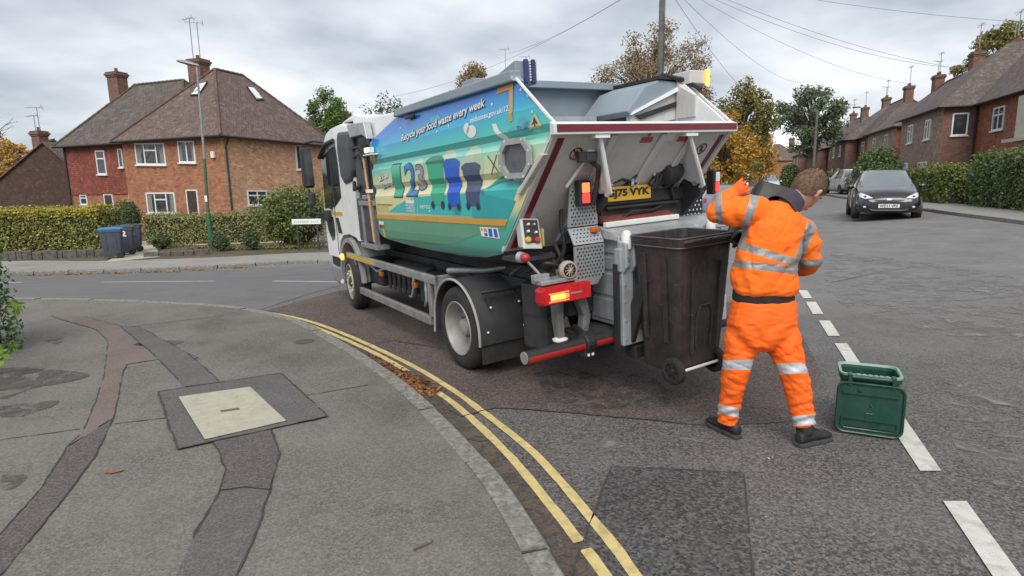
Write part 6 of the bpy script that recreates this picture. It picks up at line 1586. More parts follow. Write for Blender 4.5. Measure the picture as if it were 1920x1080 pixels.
# ---- chassis
b = TB(); b.box(-1.1, 3.0, .45, .62, .62, .84); b.box(-1.1, 3.0, 1.38, 1.55, .62, .84); b.box(-.9, 2.9, .5, 1.5, .84, .95)
for s in (-.9, .6, 1.4, 2.4): b.box(s, s + .12, .45, 1.55, .64, .80)
b.cyl((0, .1, .385), (0, 1.9, .385), .10, 14); b.cyl((3.4, .25, .385), (3.4, 1.75, .385), .07, 12); b.lathe([(0, .05), (.1, .18), (.3, .2), (.45, .1)], (-.2, 1.0, .385), (1, 0, 0), 16)
b.cyl((.1, 1.0, .42), (2.8, 1.0, .62), .045, 8); b.build('chassis', W_['chassis'], truck)
b = TB(); b.cyl((1.35, .42, .58), (2.35, .42, .58), .19, 20); b.box(2.45, 2.95, .18, .5, .42, .76); b.box(.72, 1.2, .16, .5, .42, .74)
for k in range(6): b.box(1.42 + k * .16, 1.5 + k * .16, .20, .225, .42, .72)
b.build('tanks', W_['black'], truck, bevel=.02)
b = TB(); b.tube([(.95, .13, .70), (.92, .12, .5), (.98, .12, .42)], .02, 6); b.tube([(1.3, .14, .72), (1.28, .13, .6), (1.36, .13, .46), (1.5, .16, .44)], .016, 6); b.tube([(2.9, .15, .7), (2.5, .14, .62), (2.2, .2, .7)], .018, 6); b.build('chassis_hoses', W_['silver'], truck, smooth=50)
for s in (1.15, 2.2):
    b = TB(); b.box(s - .05, s + .05, .07, .11, .60, .66); b.build('side_marker', W_['lamp_orange'], truck, bevel=.01)
b = TB(); b.box(.52, 3.46, .04, .09, .715, .80); b.box(.70, 3.42, .04, .09, .27, .36)
for s in (.66, 3.10): b.box(s, s + .07, .048, .088, .36, .715)
b.box(.52, .57, .05, .45, .3, .80); sgd = b.build('side_guard', W_['alu'], truck, bevel=.008)
b = TB(); b.box(2.30, 3.38, .036, .0395, .73, .785); b.build('marker_tape', W_['yel'], sgd)
b = TB(); b.tube([(.52, .2, .84), (.1, .4, .86), (-.2, .62, .92)], .03, 8); b.build('chassis_pipe', W_['alu'], truck, smooth=50)

# ---- wheels
def wheel(s, t, front, steer=0, dz=0, name='road_wheel', out=-1):
    root = empty(name, (0, 0, 0)); root.parent = truck; root.location = tv(s, t, .385 + dz)
    root.rotation_euler = (0, 0, steer)
    if out > 0: root.rotation_euler = (0, 0, math.pi + steer)
    w = .22; b = MB(TTF)
    prof_ = [(0.01, .25), (-.004, .30), (.004, .345), (.02, .372), (.045, .385), (.085, .387), (.09, .379), (.105, .379), (.11, .387), (.16, .387), (.165, .379), (.18, .379), (.19, .386), (.21, .372), (.222, .345), (.225, .30), (.21, .25)]
    b.lathe(prof_, (0, 0, 0), (0, 1, 0), 44, closed=True); b.build('tyre', W_['tyre'], root, smooth=40)
    b = MB(TTF)
    if front:
        b.lathe([(.012, .255), (-.002, .248), (.0, .235), (.06, .225), (.085, .19), (.07, .165), (.04, .15), (.025, .125), (.025, .11), (.05, .10), (.05, .02)], (0, 0, 0), (0, 1, 0), 36, cap=False); b.build('rim', W_['rim'], root, smooth=35)
        b = MB(TTF); b.lathe([(.03, .168), (.008, .163), (.004, .135), (.01, .095), (.03, .09)], (0, 0, 0), (0, 1, 0), 28, closed=True)
        for k in range(8):
            a = k * math.pi / 4; b.cyl((.145 * math.cos(a), .01, .145 * math.sin(a)), (.145 * math.cos(a), -.012, .145 * math.sin(a)), .016, 6)
        b.build('nut_guard', W_['hub'], root, smooth=35)
        b = MB(TTF); b.lathe([(.05, .09), (.0, .06), (-.012, .05), (-.014, .002)], (0, 0, 0), (0, 1, 0), 20); b.build('hub', W_['chassis'], root, smooth=40)
    else:
        b.lathe([(.015, .258), (0, .250), (.004, .237), (.03, .228), (.11, .218), (.15, .205), (.155, .12), (.15, .11), (.15, .004)], (0, 0, 0), (0, 1, 0), 40, cap=False); b.build('rim', W_['rim'], root, smooth=35)
        b = MB(TTF)
        for k in range(8):
            a = k * math.pi / 4 + .2; b.lathe([(.1485, .024), (.147, .024)], (.172 * math.cos(a), 0, .172 * math.sin(a)), (0, 1, 0), 10)
        b.build('hand_holes', W_['label_black'], root)
        b = MB(TTF); b.lathe([(.15, .10), (.10, .085), (.06, .075), (.05, .05), (.05, .002)], (0, 0, 0), (0, 1, 0), 20)
        for k in range(6):
            a = k * math.pi / 3; b.cyl((.125 * math.cos(a), .15, .125 * math.sin(a)), (.125 * math.cos(a), .115, .125 * math.sin(a)), .014, 6)
        b.build('hub', W_['rim'], root, smooth=40)
        b = MB(TTF); b.lathe([(h + .25, r) for h, r in prof_], (0, 0, 0), (0, 1, 0), 40, closed=True); b.build('inner_tyre', W_['tyre'], root, smooth=40)
    return root
wheel(0, 0, False); wheel(3.38, .03, True, rad(-6)); wheel(0, 1.98, False, 0, -.09, out=1); wheel(3.38, 1.95, True, 0, -.09, out=1)
# ---- rear mudguard with trim, flap and stay
def arc_pts(r, a0, a1, n=22): return [(r * math.cos(a0 + (a1 - a0) * k / n), .385 + r * 1.0 * math.sin(a0 + (a1 - a0) * k / n)) for k in range(n + 1)]
ap = [(.475, .26)] + arc_pts(.455, rad(2), rad(176), 26) + [(-.452, .33), (-.448, .305)]
ap = [(s + .02, z) for s, z in ap]
b = TB(); n_ = len(ap)
for tA, tB, rr_s in ((.0, .56, 1.0),):
    o_ = [(s, z) for s, z in ap]; i_ = [(s * .972, .385 + (z - .385) * .965) for s, z in ap]
    b.add([(s, tA, z) for s, z in o_] + [(s, tB, z) for s, z in o_] + [(s, tA, z) for s, z in i_] + [(s, tB, z) for s, z in i_],
          [(i, i + 1, n_ + i + 1, n_ + i) for i in range(n_ - 1)] + [(2 * n_ + i, 3 * n_ + i, 3 * n_ + i + 1, 2 * n_ + i + 1) for i in range(n_ - 1)] + [(i, 2 * n_ + i, 2 * n_ + i + 1, i + 1) for i in range(n_ - 1)] + [(n_ + i, n_ + i + 1, 3 * n_ + i + 1, 3 * n_ + i) for i in range(n_ - 1)] + [(n_ - 1, 2 * n_ - 1, 4 * n_ - 1, 3 * n_ - 1), (0, 2 * n_, 3 * n_, n_)])
mg = b.build('mudguard', M('mudguard_plastic', (.04, .041, .045), .5, var=.15, scale=5, bump=.12, bscale=60, dirt=.3, dirtcol=(.07, .065, .06)), truck, smooth=35)
b = TB(); b.tube([(s, -.004, z) for s, z in ap], .012, 6); b.build('guard_trim', M('guard_trim_grey', (.33, .33, .32), .55), mg, smooth=50)
b = TB(); b.box(-.405, -.39, .03, .50, .13, .33); b.build('mud_flap', W_['tyre'], truck)
b = TB(); b.tube([(-.36, .08, .76), (-.42, .26, .77), (-.40, .55, .76)], .017, 8)
b.tube([(-.375, .12, .75), (-.41, .13, .64)], .014, 6); b.tube([(-.38, .40, .75), (-.41, .42, .65)], .014, 6); b.build('guard_stay', W_['black'], mg, smooth=50)
b = TB()
for t, z in ((.13, .63), (.42, .64), (.08, .42), (.45, .42)): b.lathe([(0, .011), (.008, .010), (.012, .004)], (-.436 if z < .6 else (-.42 if z < .75 else -.2), t, z), (-1, 0, 0), 8)
b.build('bolts', W_['label_white'], mg)
# ---- tail: dark cylinder, jack leg, underrun bar
b = TB(); b.cyl((-.85, .36, .36), (-.85, .36, .88), .15, 20); b.box(-1.05, -.6, .45, 1.5, .60, 1.05); b.box(-1.35, -1.0, .46, .80, .46, .50); b.build('tail_frame', W_['chassis'], truck, bevel=.01)
b = TB(); b.lathe([(0, .155), (.02, .155)], (-.85, .36, .62), (0, 0, 1), 20, closed=False); b.build('cylinder_band', W_['black'], truck)
b = TB(); b.prism([(-1.17, .80), (-1.06, .80), (-1.07, .62), (-1.10, .47), (-1.17, .47), (-1.16, .62)], 'y', .30, .36); b.prism([(.46, .80), (.55, .80), (.60, .62), (.56, .46), (.50, .46), (.53, .62)], 'x', -1.2, -1.12); b.build('jack_leg', M('leg_grey_dirty', (.16, .16, .155), .6, var=.4, scale=9), truck, bevel=.01)
b = TB(); b.lathe([(0, .06), (.015, .062), (.03, .03)], (-1.14, .33, .452), (0, 0, 1), 14); b.build('jack_foot', W_['label_white'], truck, smooth=40)
b = TB(); b.cyl((-1.32, -.12, .45), (-1.32, 1.92, .45), .05, 20); ub = b.build('underrun_bar', W_['black'], truck, smooth=40)
b = TB(); b.cyl((-1.32, -.13, .45), (-1.32, -.119, .45), .046, 20); b.build('bar_end', M('bar_end_grey', (.22, .22, .21), .7, var=.3, scale=30), ub)
b = TB(); ang = [math.pi * (.92 + .42 * k / 6) for k in range(7)]
for t0, t1 in ((-.115, .40), (.50, .74)):
    b.add([(-1.32 + .0515 * math.cos(a), t0, .45 + .0515 * math.sin(a)) for a in ang] + [(-1.32 + .0515 * math.cos(a), t1, .45 + .0515 * math.sin(a)) for a in ang], [(i, i + 1, 7 + i + 1, 7 + i) for i in range(6)])
b.build('marker_tape', W_['red'], ub, smooth=50)
b = TB(); b.lathe([(0, .075), (.09, .075)], (-1.32, .405, .45), (0, 1, 0), 16); b.box(-1.36, -1.28, .40, .50, .34, .42); b.tube([(-1.3, .45, .50), (-1.1, .5, .52)], .03, 8); b.build('bar_clamp', W_['black'], ub, bevel=.01)
b = TB()
for t in (.43, .47): b.cyl((-1.365, t, .365), (-1.355, t, .365), .012, 8)
b.build('clamp_bolts', W_['label_white'], ub)
# ---------------------------------------------------------------- bins and caddies
def rring(w, d, z, r, n=5, cx=0, cy=0):
    pts = []
    for sx_, sy_, a0 in ((1, 1, 0), (-1, 1, 90), (-1, -1, 180), (1, -1, 270)):
        for k in range(n):
            a = rad(a0 + 90 * k / (n - 1)); pts.append(Vector((cx + sx_ * (w / 2 - r) + r * math.cos(a), cy + sy_ * (d / 2 - r) + r * math.sin(a), z)))
    return pts
def wheelie(root, body, lidm=None, w=.58, d=.55, h=1.06, number=None, axle=True, rimm=None):
    """x across, +y = handle and wheel side, z up from the ground"""
    b = MB(); wb, db = w * .80, d * .76; z0 = .07
    outer = [rring(wb * .96, db * .96, z0, .05, cy=-.01), rring(wb, db, z0 + .03, .06, cy=-.01), rring(w * .86, d * .84, h * .45, .06), rring(w * .95, d * .94, h - .09, .05), rring(w * .95, d * .94, h - .07, .05), rring(w * 1.0, d, h - .065, .05), rring(w * 1.02, d * 1.02, h - .01, .05), rring(w * 1.0, d * 1.0, h, .05)]
    inner = [rring(w * .92, d * .90, h, .05), rring(w * .90, d * .88, h - .06, .05), rring(wb * .92, db * .92, z0 + .06, .05)]
    b.loft(outer + inner, True); bo = b.build('body', body, root, smooth=35)
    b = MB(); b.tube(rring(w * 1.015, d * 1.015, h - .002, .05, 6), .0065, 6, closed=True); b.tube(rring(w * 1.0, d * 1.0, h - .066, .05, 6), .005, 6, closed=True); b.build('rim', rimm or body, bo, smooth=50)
    b = MB()
    # moulded ribs and recess frames
    for sx_ in (-1, 1):
        for y_ in (-.12, .10): b.slab([(sx_ * w * .435, y_ * d / .55 - .02, .30), (sx_ * w * .435, y_ * d / .55 + .02, .30), (sx_ * w * .478, y_ * d / .55 + .02, h - .12), (sx_ * w * .478, y_ * d / .55 - .02, h - .12)], (sx_ * .008, 0, 0))
        b.slab([(sx_ * w * .2, d * .425, .22), (sx_ * w * .25, d * .425, .22), (sx_ * w * .28, d * .475, h - .2), (sx_ * w * .23, d * .475, h - .2)], (0, .008, 0))
    b.tube([(-w * .13, d * .395, .24), (-w * .14, d * .425, .48), (-w * .08, d * .435, .56), (w * .08, d * .435, .56), (w * .14, d * .425, .48), (w * .13, d * .395, .24)], .009, 6)
    for sx_ in (-1, 1): b.tube([(sx_ * w * .435, -.06, .72), (sx_ * w * .45, -.06, .84), (sx_ * w * .458, -.02, .89), (sx_ * w * .458, .03, .89), (sx_ * w * .45, .06, .84), (sx_ * w * .435, .06, .62)], .007, 6)
    b.build('moulded_ribs', body, bo, smooth=50)
    b = MB(); b.tube([(-w * .42, d * .5, h - .03), (-w * .42, d * .58, h - .02), (w * .42, d * .58, h - .02), (w * .42, d * .5, h - .03)], .014, 8); b.build('handle', body, root, smooth=50)
    for sx_ in (-1, 1):
        b = MB(); c = (sx_ * w * .37 + (0 if lidm else .045), d * .32, .10); b.lathe([(-.025, .06), (-.028, .085), (-.02, .098), (.02, .098), (.028, .085), (.025, .06)], c, (1, 0, 0), 24, closed=True); wh = b.build('wheel', W_['tyre'], root, smooth=40)
        b = MB(); b.lathe([(-.02, .062), (-.008, .03), (-.024, .022), (-.026, .0)] if sx_ < 0 else [(.02, .062), (.008, .03), (.024, .022), (.026, .0)], c, (1, 0, 0), 20)
        for k in range(6): a = k * 1.047; b.obox(Vector(c) + Vector((sx_ * .014, .04 * math.cos(a), .04 * math.sin(a))), (.006, 0, 0), Vector((0, math.cos(a), math.sin(a))) * .024, Vector((0, -math.sin(a), math.cos(a))) * .007)
        b.build('hub', W_['black'], wh, smooth=40)
    b = MB(); b.cyl((-w * .33, d * .41, .10), (w * .40, d * .41, .10), .011, 8); b.build('axle', W_['label_white'] if axle else W_['black'], root)
    if lidm:
        b = MB(); b.loft([rring(w * 1.03, d * 1.06, h + .004, .05, cy=.0), rring(w * 1.05, d * 1.08, h + .03, .06), rring(w * .95, d * .98, h + .055, .08), rring(w * .6, d * .6, h + .075, .08)], True); b.build('lid', lidm, root, smooth=40)
    if number:
        bm = text_bm(number, .26, .012)
        for q in bm.verts: q.co = Vector((-(w * .475), .02 - q.co.x + .1, h * .72 + q.co.y)) if False else Vector((w * .0 - q.co.x * 0, 0, 0)) + Vector((w * .485, -.03 + q.co.x, h * .70 + q.co.y))
        bm_obj('number', bm, W_['label_white'], root)
brown = M('bin_brown_plastic', (.032, .026, .027), .5, var=.25, scale=7, bump=.25, bscale=50, dirt=.65, dirtcol=(.085, .072, .064), streak=.6)
BO = TO + TF * (-1.735) + TR * 1.035 + TU * .195
root = empty('wheelie_bin', BO, 0, 'open dark brown wheelie bin hanging on the lift of the lorry', 'wheelie bin')
root.matrix_world = Matrix(((-TR.x, -TF.x, TU.x, BO.x), (-TR.y, -TF.y, TU.y, BO.y), (-TR.z, -TF.z, TU.z, BO.z), (0, 0, 0, 1)))
wheelie(root, brown, None, .585, .49, 1.06, rimm=M('bin_rim_worn_highlight', (.11, .10, .10), .5, var=.4, scale=12))  # paler rim: edge highlight put into the colour, along with wear
slate = M('bin_slate_plastic', (.055, .065, .085), .5, var=.15, scale=4, dirt=.3, dirtcol=(.10, .10, .10))
lids = (M('lid_blue', (.03, .16, .46), .45, var=.1), M('lid_dark_green', (.02, .06, .045), .45, var=.2), M('lid_green_black', (.018, .04, .034), .45, var=.2))
for (u, v, lab, num), lm in zip([(214, 484, 'slate grey wheelie bin with a bright blue lid, nearest of the row at the drive', None), (236, 477.5, 'grey wheelie bin with dark lid and white 2, middle of the three', '2'), (251, 472, 'dark lidded wheelie bin with white 2, farthest of the three', '2')], lids):
    g = G(u, v, .1); root = empty('wheelie_bin', g, rad(-62), lab, 'wheelie bin', 'wheelie bins standing at the drive')
    wheelie(root, slate, lm, .53, .64, .93, num, False)
def caddy(root, body, rimm, lidm, w=.36, d=.30, h=.40, lid_ang=0., grip=True):
    """kerbside food caddy; hinge and handle on the -y side; lid_ang = tilt of the hanging lid"""
    b = MB()
    outer = [rring(w * .72, d * .70, 0, .05, cy=.01), rring(w * .75, d * .74, .015, .06, cy=.01), rring(w * .92, d * .90, h - .06, .05), rring(w * .92, d * .90, h - .05, .05), rring(w * .97, d * .96, h - .045, .05)]
    inner = [rring(w * .86, d * .82, h - .03, .05), rring(w * .68, d * .64, .02, .05, cy=.01)]
    b.loft(outer + inner, True); bo = b.build('body', body, root, smooth=35)
    b = MB(); b.loft([rring(w * .97, d * .96, h - .047, .05), rring(w * 1.0, d * 1.0, h - .04, .055), rring(w * 1.0, d * 1.0, h - .012, .055), rring(w * .90, d * .87, h - .012, .05), rring(w * .86, d * .83, h - .04, .05)], False); b.build('collar', body, root, smooth=35)
    b = MB(); b.loft([rring(w * 1.005, d * 1.005, h - .014, .055), rring(w * 1.01, d * 1.01, h, .055), rring(w * .93, d * .915, h + .001, .05), rring(w * .905, d * .88, h - .012, .05)], False); b.build('rim', rimm, root, smooth=35)
    b = MB()
    for sx_ in (-1, 1):
        b.box(sx_ * w * .34 - .012, sx_ * w * .34 + .012, -d / 2 - .045, -d / 2 + .01, h - .065, h + .012)
    b.tube([(-w * .34, -d / 2 - .028, h - .01), (w * .34, -d / 2 - .028, h - .01)], .013, 8); b.build('handle', body, root, bevel=.004)
    b = MB()
    for k in range(6): b.box(-w * .24 + k * w * .09, -w * .24 + k * w * .09 + .02, -d / 2 - .03, -d / 2 - .012, h + .004, h + .012)
    b.build('hinge_teeth', rimm, root)
    lid = empty('lid', (0, -d / 2 - .03, h - .03)); lid.parent = root; lid.rotation_euler = (lid_ang, 0, 0)
    def lr(ww, hh, y, r): return [Vector((p.x, y, p.y - .185)) for p in rring(ww, hh, 0, r, 6)]
    W2, H2 = w * 1.08, .345
    b = MB(); b.loft([lr(W2 * .98, H2 * .98, .03, .05), lr(W2, H2, .015, .055), lr(W2, H2, -.012, .055), lr(W2 * .97, H2 * .97, -.018, .05), lr(W2 * .93, H2 * .93, -.014, .045), lr(W2 * .915, H2 * .915, -.002, .042)], True)
    b.build('lid_shell', lidm, lid, smooth=35)
    b = MB(); yy = -.004
    for z_ in (-.085, -.255): b.obox((0, yy - .005, z_), (W2 * .41, 0, 0), (0, .006, 0), (0, 0, .007))
    b.obox((0, yy - .004, -.305), (W2 * .38, 0, 0), (0, .005, 0), (0, 0, .005)); b.tube([(-W2 * .4, yy - .003, -.262), (-W2 * .41, yy - .003, -.30), (-W2 * .36, yy - .003, -.325), (W2 * .36, yy - .003, -.325), (W2 * .41, yy - .003, -.30), (W2 * .4, yy - .003, -.262)], .006, 6)
    b.lathe([(0, .016), (.006, .015), (.008, .006)], (-W2 * .15, yy, -.06), (0, -1, 0), 12); b.tube([(W2 * .0, yy - .001, -.155), (W2 * .04, yy - .001, -.17)], .004, 5); b.tube([(-W2 * .05, yy - .001, -.215), (W2 * .05, yy - .001, -.215)], .003, 5)
    b.obox((0, yy - .002, -.235), (.018, 0, 0), (0, .003, 0), (0, 0, .012))
    b.build('moulded_ribs', lidm, lid, smooth=50)
gcol = M('caddy_green_plastic', (.008, .052, .037), .38, var=.18, scale=9, dirt=.35, dirtcol=(.035, .075, .06), coat=.1, streak=.45)
grim = M('caddy_rim_pale', (.22, .36, .31), .4, var=.12, scale=12)
cg = G(1636, 800); root = empty('food_caddy', Vector((2.40, 3.80, hgt(2.4, 3.8))), rad(-26), 'dark green food caddy with its lid hanging open on the road beside the worker', 'food caddy')
caddy(root, gcol, grim, gcol, lid_ang=rad(-2))
dcol = M('caddy_dark_plastic', (.016, .022, .016), .45, var=.2, scale=8, dirt=.3, dirtcol=(.08, .08, .06))
hc = P(1450, 358, 4.15)
root = empty('food_caddy', hc, 0, 'dark grey green food caddy tipped upside down in the worker raised left hand', 'food caddy')
root.rotation_euler = (rad(158), rad(16), rad(-12))
caddy(root, dcol, M('caddy_rim_dark', (.10, .12, .09), .5, var=.2), dcol, lid_ang=rad(6))

# ---------------------------------------------------------------- cars
from mathutils.bvhtree import BVHTree
CARGLASS = M('car_glass', (.22, .25, .26), .12, metal=.45, var=.1, scale=2, coat=1.0)
def car(name, loc, yaw, paint, label, group, s=(1, 1, 1), front=True, plate=None, suv=False):
    """+y = nose"""
    root = empty(name, loc, yaw, label, 'car', group)
    W, Ln, Hh_ = .86 * s[0], s[1], s[2]
    #        y     zb   wlow  zmid  wmid  zbelt wbelt zroof wroof
    ST = [(-1.97, .42, .60, .55, .66, .70, .64, .72, .60), (-1.93, .30, .70, .60, .78, .86, .74, .95, .66), (-1.78, .26, .78, .62, .84, .95, .79, 1.14, .66), (-1.50, .22, .82, .64, .86, .97, .82, 1.40, .60),
          (-1.1, .20, .84, .64, .86, .96, .83, 1.475, .60), (-.4, .19, .85, .63, .86, .94, .83, 1.50, .60), (.25, .19, .85, .62, .86, .92, .82, 1.455, .58), (.62, .19, .85, .61, .86, .91, .82, 1.24, .62), (1.02, .20, .85, .60, .86, .90, .80, .985, .68),
          (1.35, .20, .84, .58, .85, .86, .76, .925, .60), (1.68, .20, .80, .55, .82, .76, .70, .84, .52), (1.86, .21, .72, .50, .76, .66, .64, .72, .46), (1.95, .24, .60, .46, .66, .58, .56, .61, .42), (1.985, .30, .45, .42, .52, .50, .46, .52, .36)]
    rings = []
    for y, zb, wl, zm, wm, zt, wt, zr, wr in ST:
        k = W / .86; k2 = Hh_
        half = [(0, zb), (wl * .8, zb), (wl, zb + .05), (wm, zm * .6 + zb * .3), (wm, zm), (wt, zt), (wt * .55 + wr * .45, zt * .55 + zr * .45), (wr, zr - .02), (wr * .6, zr + .012), (0, zr + .02)]
        pts = [(x * k, y * Ln, z * k2) for x, z in half] + [(-x * k, y * Ln, z * k2) for x, z in half[-2:0:-1]]
        rings.append([Vector(p) for p in pts])
    n = len(rings[0]); body, glass = MB(), MB()
    vs = [p for r in rings for p in r]; bf, gf = [], []
    for k in range(len(ST) - 1):
        for i in range(n):
            j = (i + 1) % n; f = (k * n + i, k * n + j, (k + 1) * n + j, (k + 1) * n + i)
            side = i in (5, 6, 11, 12) and 2 < k + 1 and k <= 6; ws = k in (6, 7) and i in (7, 8, 9, 10); rwd = k in (1, 2) and i in (7, 8, 9, 10)
            (gf if (side and 2 <= k <= 7) or ws or rwd else bf).append(f)
    bf += [list(range(n)), list(range((len(ST) - 1) * n, len(ST) * n))]
    body.add(vs, bf); glass.add(vs, gf)
    bo = body.build('body', paint, root, smooth=40); go = glass.build('window_glass', CARGLASS, root, smooth=40)
    sm = bo.modifiers.new('sub', 'SUBSURF'); sm.levels = sm.render_levels = 2; sm = go.modifiers.new('sub', 'SUBSURF'); sm.levels = sm.render_levels = 2; sm.boundary_smooth = 'PRESERVE_CORNERS'
    # a closed copy for fitting the lamps onto the skin
    tmp = MB().add(vs, bf + gf).build('fit', paint); q = tmp.modifiers.new('sub', 'SUBSURF'); q.levels = 2
    dg = bpy.context.evaluated_depsgraph_get(); bv = BVHTree.FromObject(tmp, dg)
    def stick(name, poly, mat, axis='f', lift=.006, parent=root, sub=3):
        bm = bmesh.new(); bm.faces.new([bm.verts.new((p[0], 0, p[1])) for p in poly]); bmesh.ops.triangulate(bm, faces=bm.faces[:])
        bmesh.ops.subdivide_edges(bm, edges=bm.edges[:], cuts=sub, use_grid_fill=True)
        for v_ in bm.verts:
            if axis == 'f': o_, d_ = Vector((v_.co.x, 4, v_.co.z)), Vector((0, -1, 0))
            elif axis == 'r': o_, d_ = Vector((v_.co.x, -4, v_.co.z)), Vector((0, 1, 0))
            else: o_, d_ = Vector((3 * axis, v_.co.x, v_.co.z)), Vector((-axis, 0, 0))
            h_ = bv.ray_cast(o_, d_)
            v_.co = (h_[0] - d_ * lift) if h_[0] is not None else Vector((v_.co.x, 0, v_.co.z))
        return bm_obj(name, bm, mat, parent, 40)
    k, k2 = W / .86, Hh_
    def sc(poly, sx_=1): return [(x * k * sx_, z * k2) for x, z in poly]
    lampm = M('headlamp_' + name, (.62, .64, .66), .15, var=.25, scale=14, coat=.5)
    if front:
        for sx_ in (-1, 1):
            stick('headlight', sc([(.40, .645), (.52, .72), (.70, .80), (.755, .76), (.72, .67), (.60, .63)], sx_), lampm)
            stick('headlight_bulb', sc([(.56, .69), (.60, .72), (.64, .70), (.62, .665), (.58, .66)], sx_), W_['label_black'], lift=.010, sub=1)
            stick('fog_lamp', sc([(.56, .405), (.60, .42), (.64, .405), (.63, .365), (.58, .365)], sx_), lampm, sub=1)
        stick('grille', sc([(-.38, .60), (.38, .60), (.34, .565), (-.34, .565)]), W_['label_black'])
        stick('lower_grille', sc([(-.40, .47), (.40, .47), (.46, .36), (.40, .31), (-.40, .31), (-.46, .36)]), W_['label_black'])
        stick('chrome_strip', sc([(-.47, .345), (-.40, .305), (.40, .305), (.47, .345), (.47, .33), (.40, .285), (-.40, .285), (-.47, .33)]), W_['silver'], lift=.012)
        stick('badge', sc([(-.07, .61), (-.045, .635), (.045, .635), (.07, .61), (.045, .585), (-.045, .585)]), W_['silver'], lift=.014, sub=1)
    if plate:
        b = MB(); fy = 1.985 * Ln + .012; b.box(-.26, .26, fy - .02, fy, .36 * k2, .47 * k2); po = b.build('number_plate', W_['label_white'], root, bevel=.004)
        bm = text_bm(plate, .112, .004); xs = [q_.co.x for q_ in bm.verts]; x0, x1 = min(xs), max(xs)
        for q_ in bm.verts: q_.co = Vector((.23 - (q_.co.x - x0) / (x1 - x0) * .46, fy + .001, .378 * k2 + q_.co.y))
        bm_obj('registration', bm, W_['label_black'], po)
    lampr = W_['lamp_red']
    for sx_ in (-1, 1):
        stick('tail_light', sc([(.60, 1.02), (.72, .98), (.76, .80), (.70, .74), (.62, .80)], sx_), lampr, 'r')
        b = MB(); c = Vector((sx_ * W * 1.08, .72 * Ln, .98 * k2)); b.ball(c, .1, 10, 0, (1.15, .7, .75)); b.tube([c - Vector((sx_ * .08, 0, .02)), (sx_ * W * .93, .72 * Ln, .94 * k2)], .03, 6); b.build('mirror', paint, root, smooth=60)
    for y_ in (-1.25, 1.24):
        for sx_ in (-1, 1):
            c = Vector((sx_ * (W - .085), y_ * Ln, .31)); R_ = .31
            b = MB(); b.lathe([(-.1, .2), (-.1, .29), (-.07, R_), (.07, R_), (.1, .29), (.1, .2)], c, (1, 0, 0), 28, closed=True); wh = b.build('wheel', W_['tyre'], root, smooth=40)
            b = MB(); b.lathe([(sx_ * .085, .205), (sx_ * .06, .19), (sx_ * .05, .06), (sx_ * .07, .04), (sx_ * .07, 0)], c, (1, 0, 0), 24)
            for q_ in range(5): a = q_ * 1.2566; b.obox(c + Vector((sx_ * .07, .11 * math.cos(a), .11 * math.sin(a))), (.012, 0, 0), Vector((0, math.cos(a), math.sin(a))) * .09, Vector((0, -math.sin(a), math.cos(a))) * .022)
            b.build('rim', W_['rim'], wh, smooth=40)
            b = MB(); arc = [(y_ * Ln + .375 * math.cos(math.pi * q_ / 12), .30 + .375 * math.sin(math.pi * q_ / 12)) for q_ in range(13)]
            b.prism(arc + [(y_ * Ln - .375, .2), (y_ * Ln + .375, .2)], 'x', sx_ * (W - .2), sx_ * (W + .004)); b.build('wheel_arch', W_['label_black'], root)
    b = MB()
    for sx_ in (-1, 1):
        b.tube([(sx_ * W * .945, -.35 * Ln, .95 * k2), (sx_ * W * .74, -.38 * Ln, 1.46 * k2)], .03, 5)
        b.tube([(sx_ * W * .99, -.36 * Ln, .25 * k2), (sx_ * W * 1.004, -.36 * Ln, .6 * k2), (sx_ * W * .965, -.36 * Ln, .93 * k2)], .006, 4); b.tube([(sx_ * W * .99, .62 * Ln, .25 * k2), (sx_ * W * 1.004, .62 * Ln, .6 * k2), (sx_ * W * .965, .62 * Ln, .9 * k2)], .006, 4)
    b.build('door_pillar', W_['label_black'], root)
    b = MB(); b.tube([(-.45, 1.02 * Ln, .985 * k2), (.05, .93 * Ln, 1.02 * k2)], .009, 4); b.tube([(.35, 1.03 * Ln, .98 * k2), (.62, .86 * Ln, 1.06 * k2)], .009, 4); b.build('wipers', W_['label_black'], root)
    bpy.data.objects.remove(tmp)
    return root
car_black = M('car_paint_black', (.012, .013, .016), .2, var=.1, scale=2, coat=.8)
car_silver = M('car_paint_silver', (.46, .47, .49), .45, metal=.1, var=.05, scale=2, coat=.2)
car_blue = M('car_paint_blue', (.10, .22, .36), .25, var=.1, scale=2, coat=.6)
car_grey = M('car_paint_white', (.55, .57, .6), .3, var=.06, scale=2, coat=.5)
ca = G(1664, 411); st_yaw = math.atan2(-E_ST.x, E_ST.y)
CS = 1.0
bcar = car('parked_car', ca + E_ST * 1.5 + N_ST * .12, st_yaw + math.pi - rad(7), car_black, 'black hatchback facing the camera on the right of the street', 'cars along the street', plate='WD11 VPZ')
bcar.scale = (1.12, 1.08, 1.1)
def car_at(px, Y, dy, yaw, paint, label, **k):
    p = P(px, 345, Y); p.z = hgt(p.x, p.y) + dy; return car('parked_car', p, yaw, paint, label, 'cars along the street', **k)
car_at(1588, 41, .1, st_yaw + rad(8), car_silver, 'silver car with red tail light parked nose away behind the black hatchback', s=(1.05, 1.1, 1.1))
car_at(1565, 60, 0, st_yaw, car_grey, 'dull grey car parked beyond the silver one', s=(1, 1, 1))
car_at(1356, 26, -.05, st_yaw, car_blue, 'pale blue car half hidden between the lorry tail and the worker arm', s=(1, 1.05, 1.0))
car_at(1442, 58, 0, st_yaw + math.pi, car_grey, 'white car far down the street left of the worker head', s=(1.05, 1.1, 1.1))
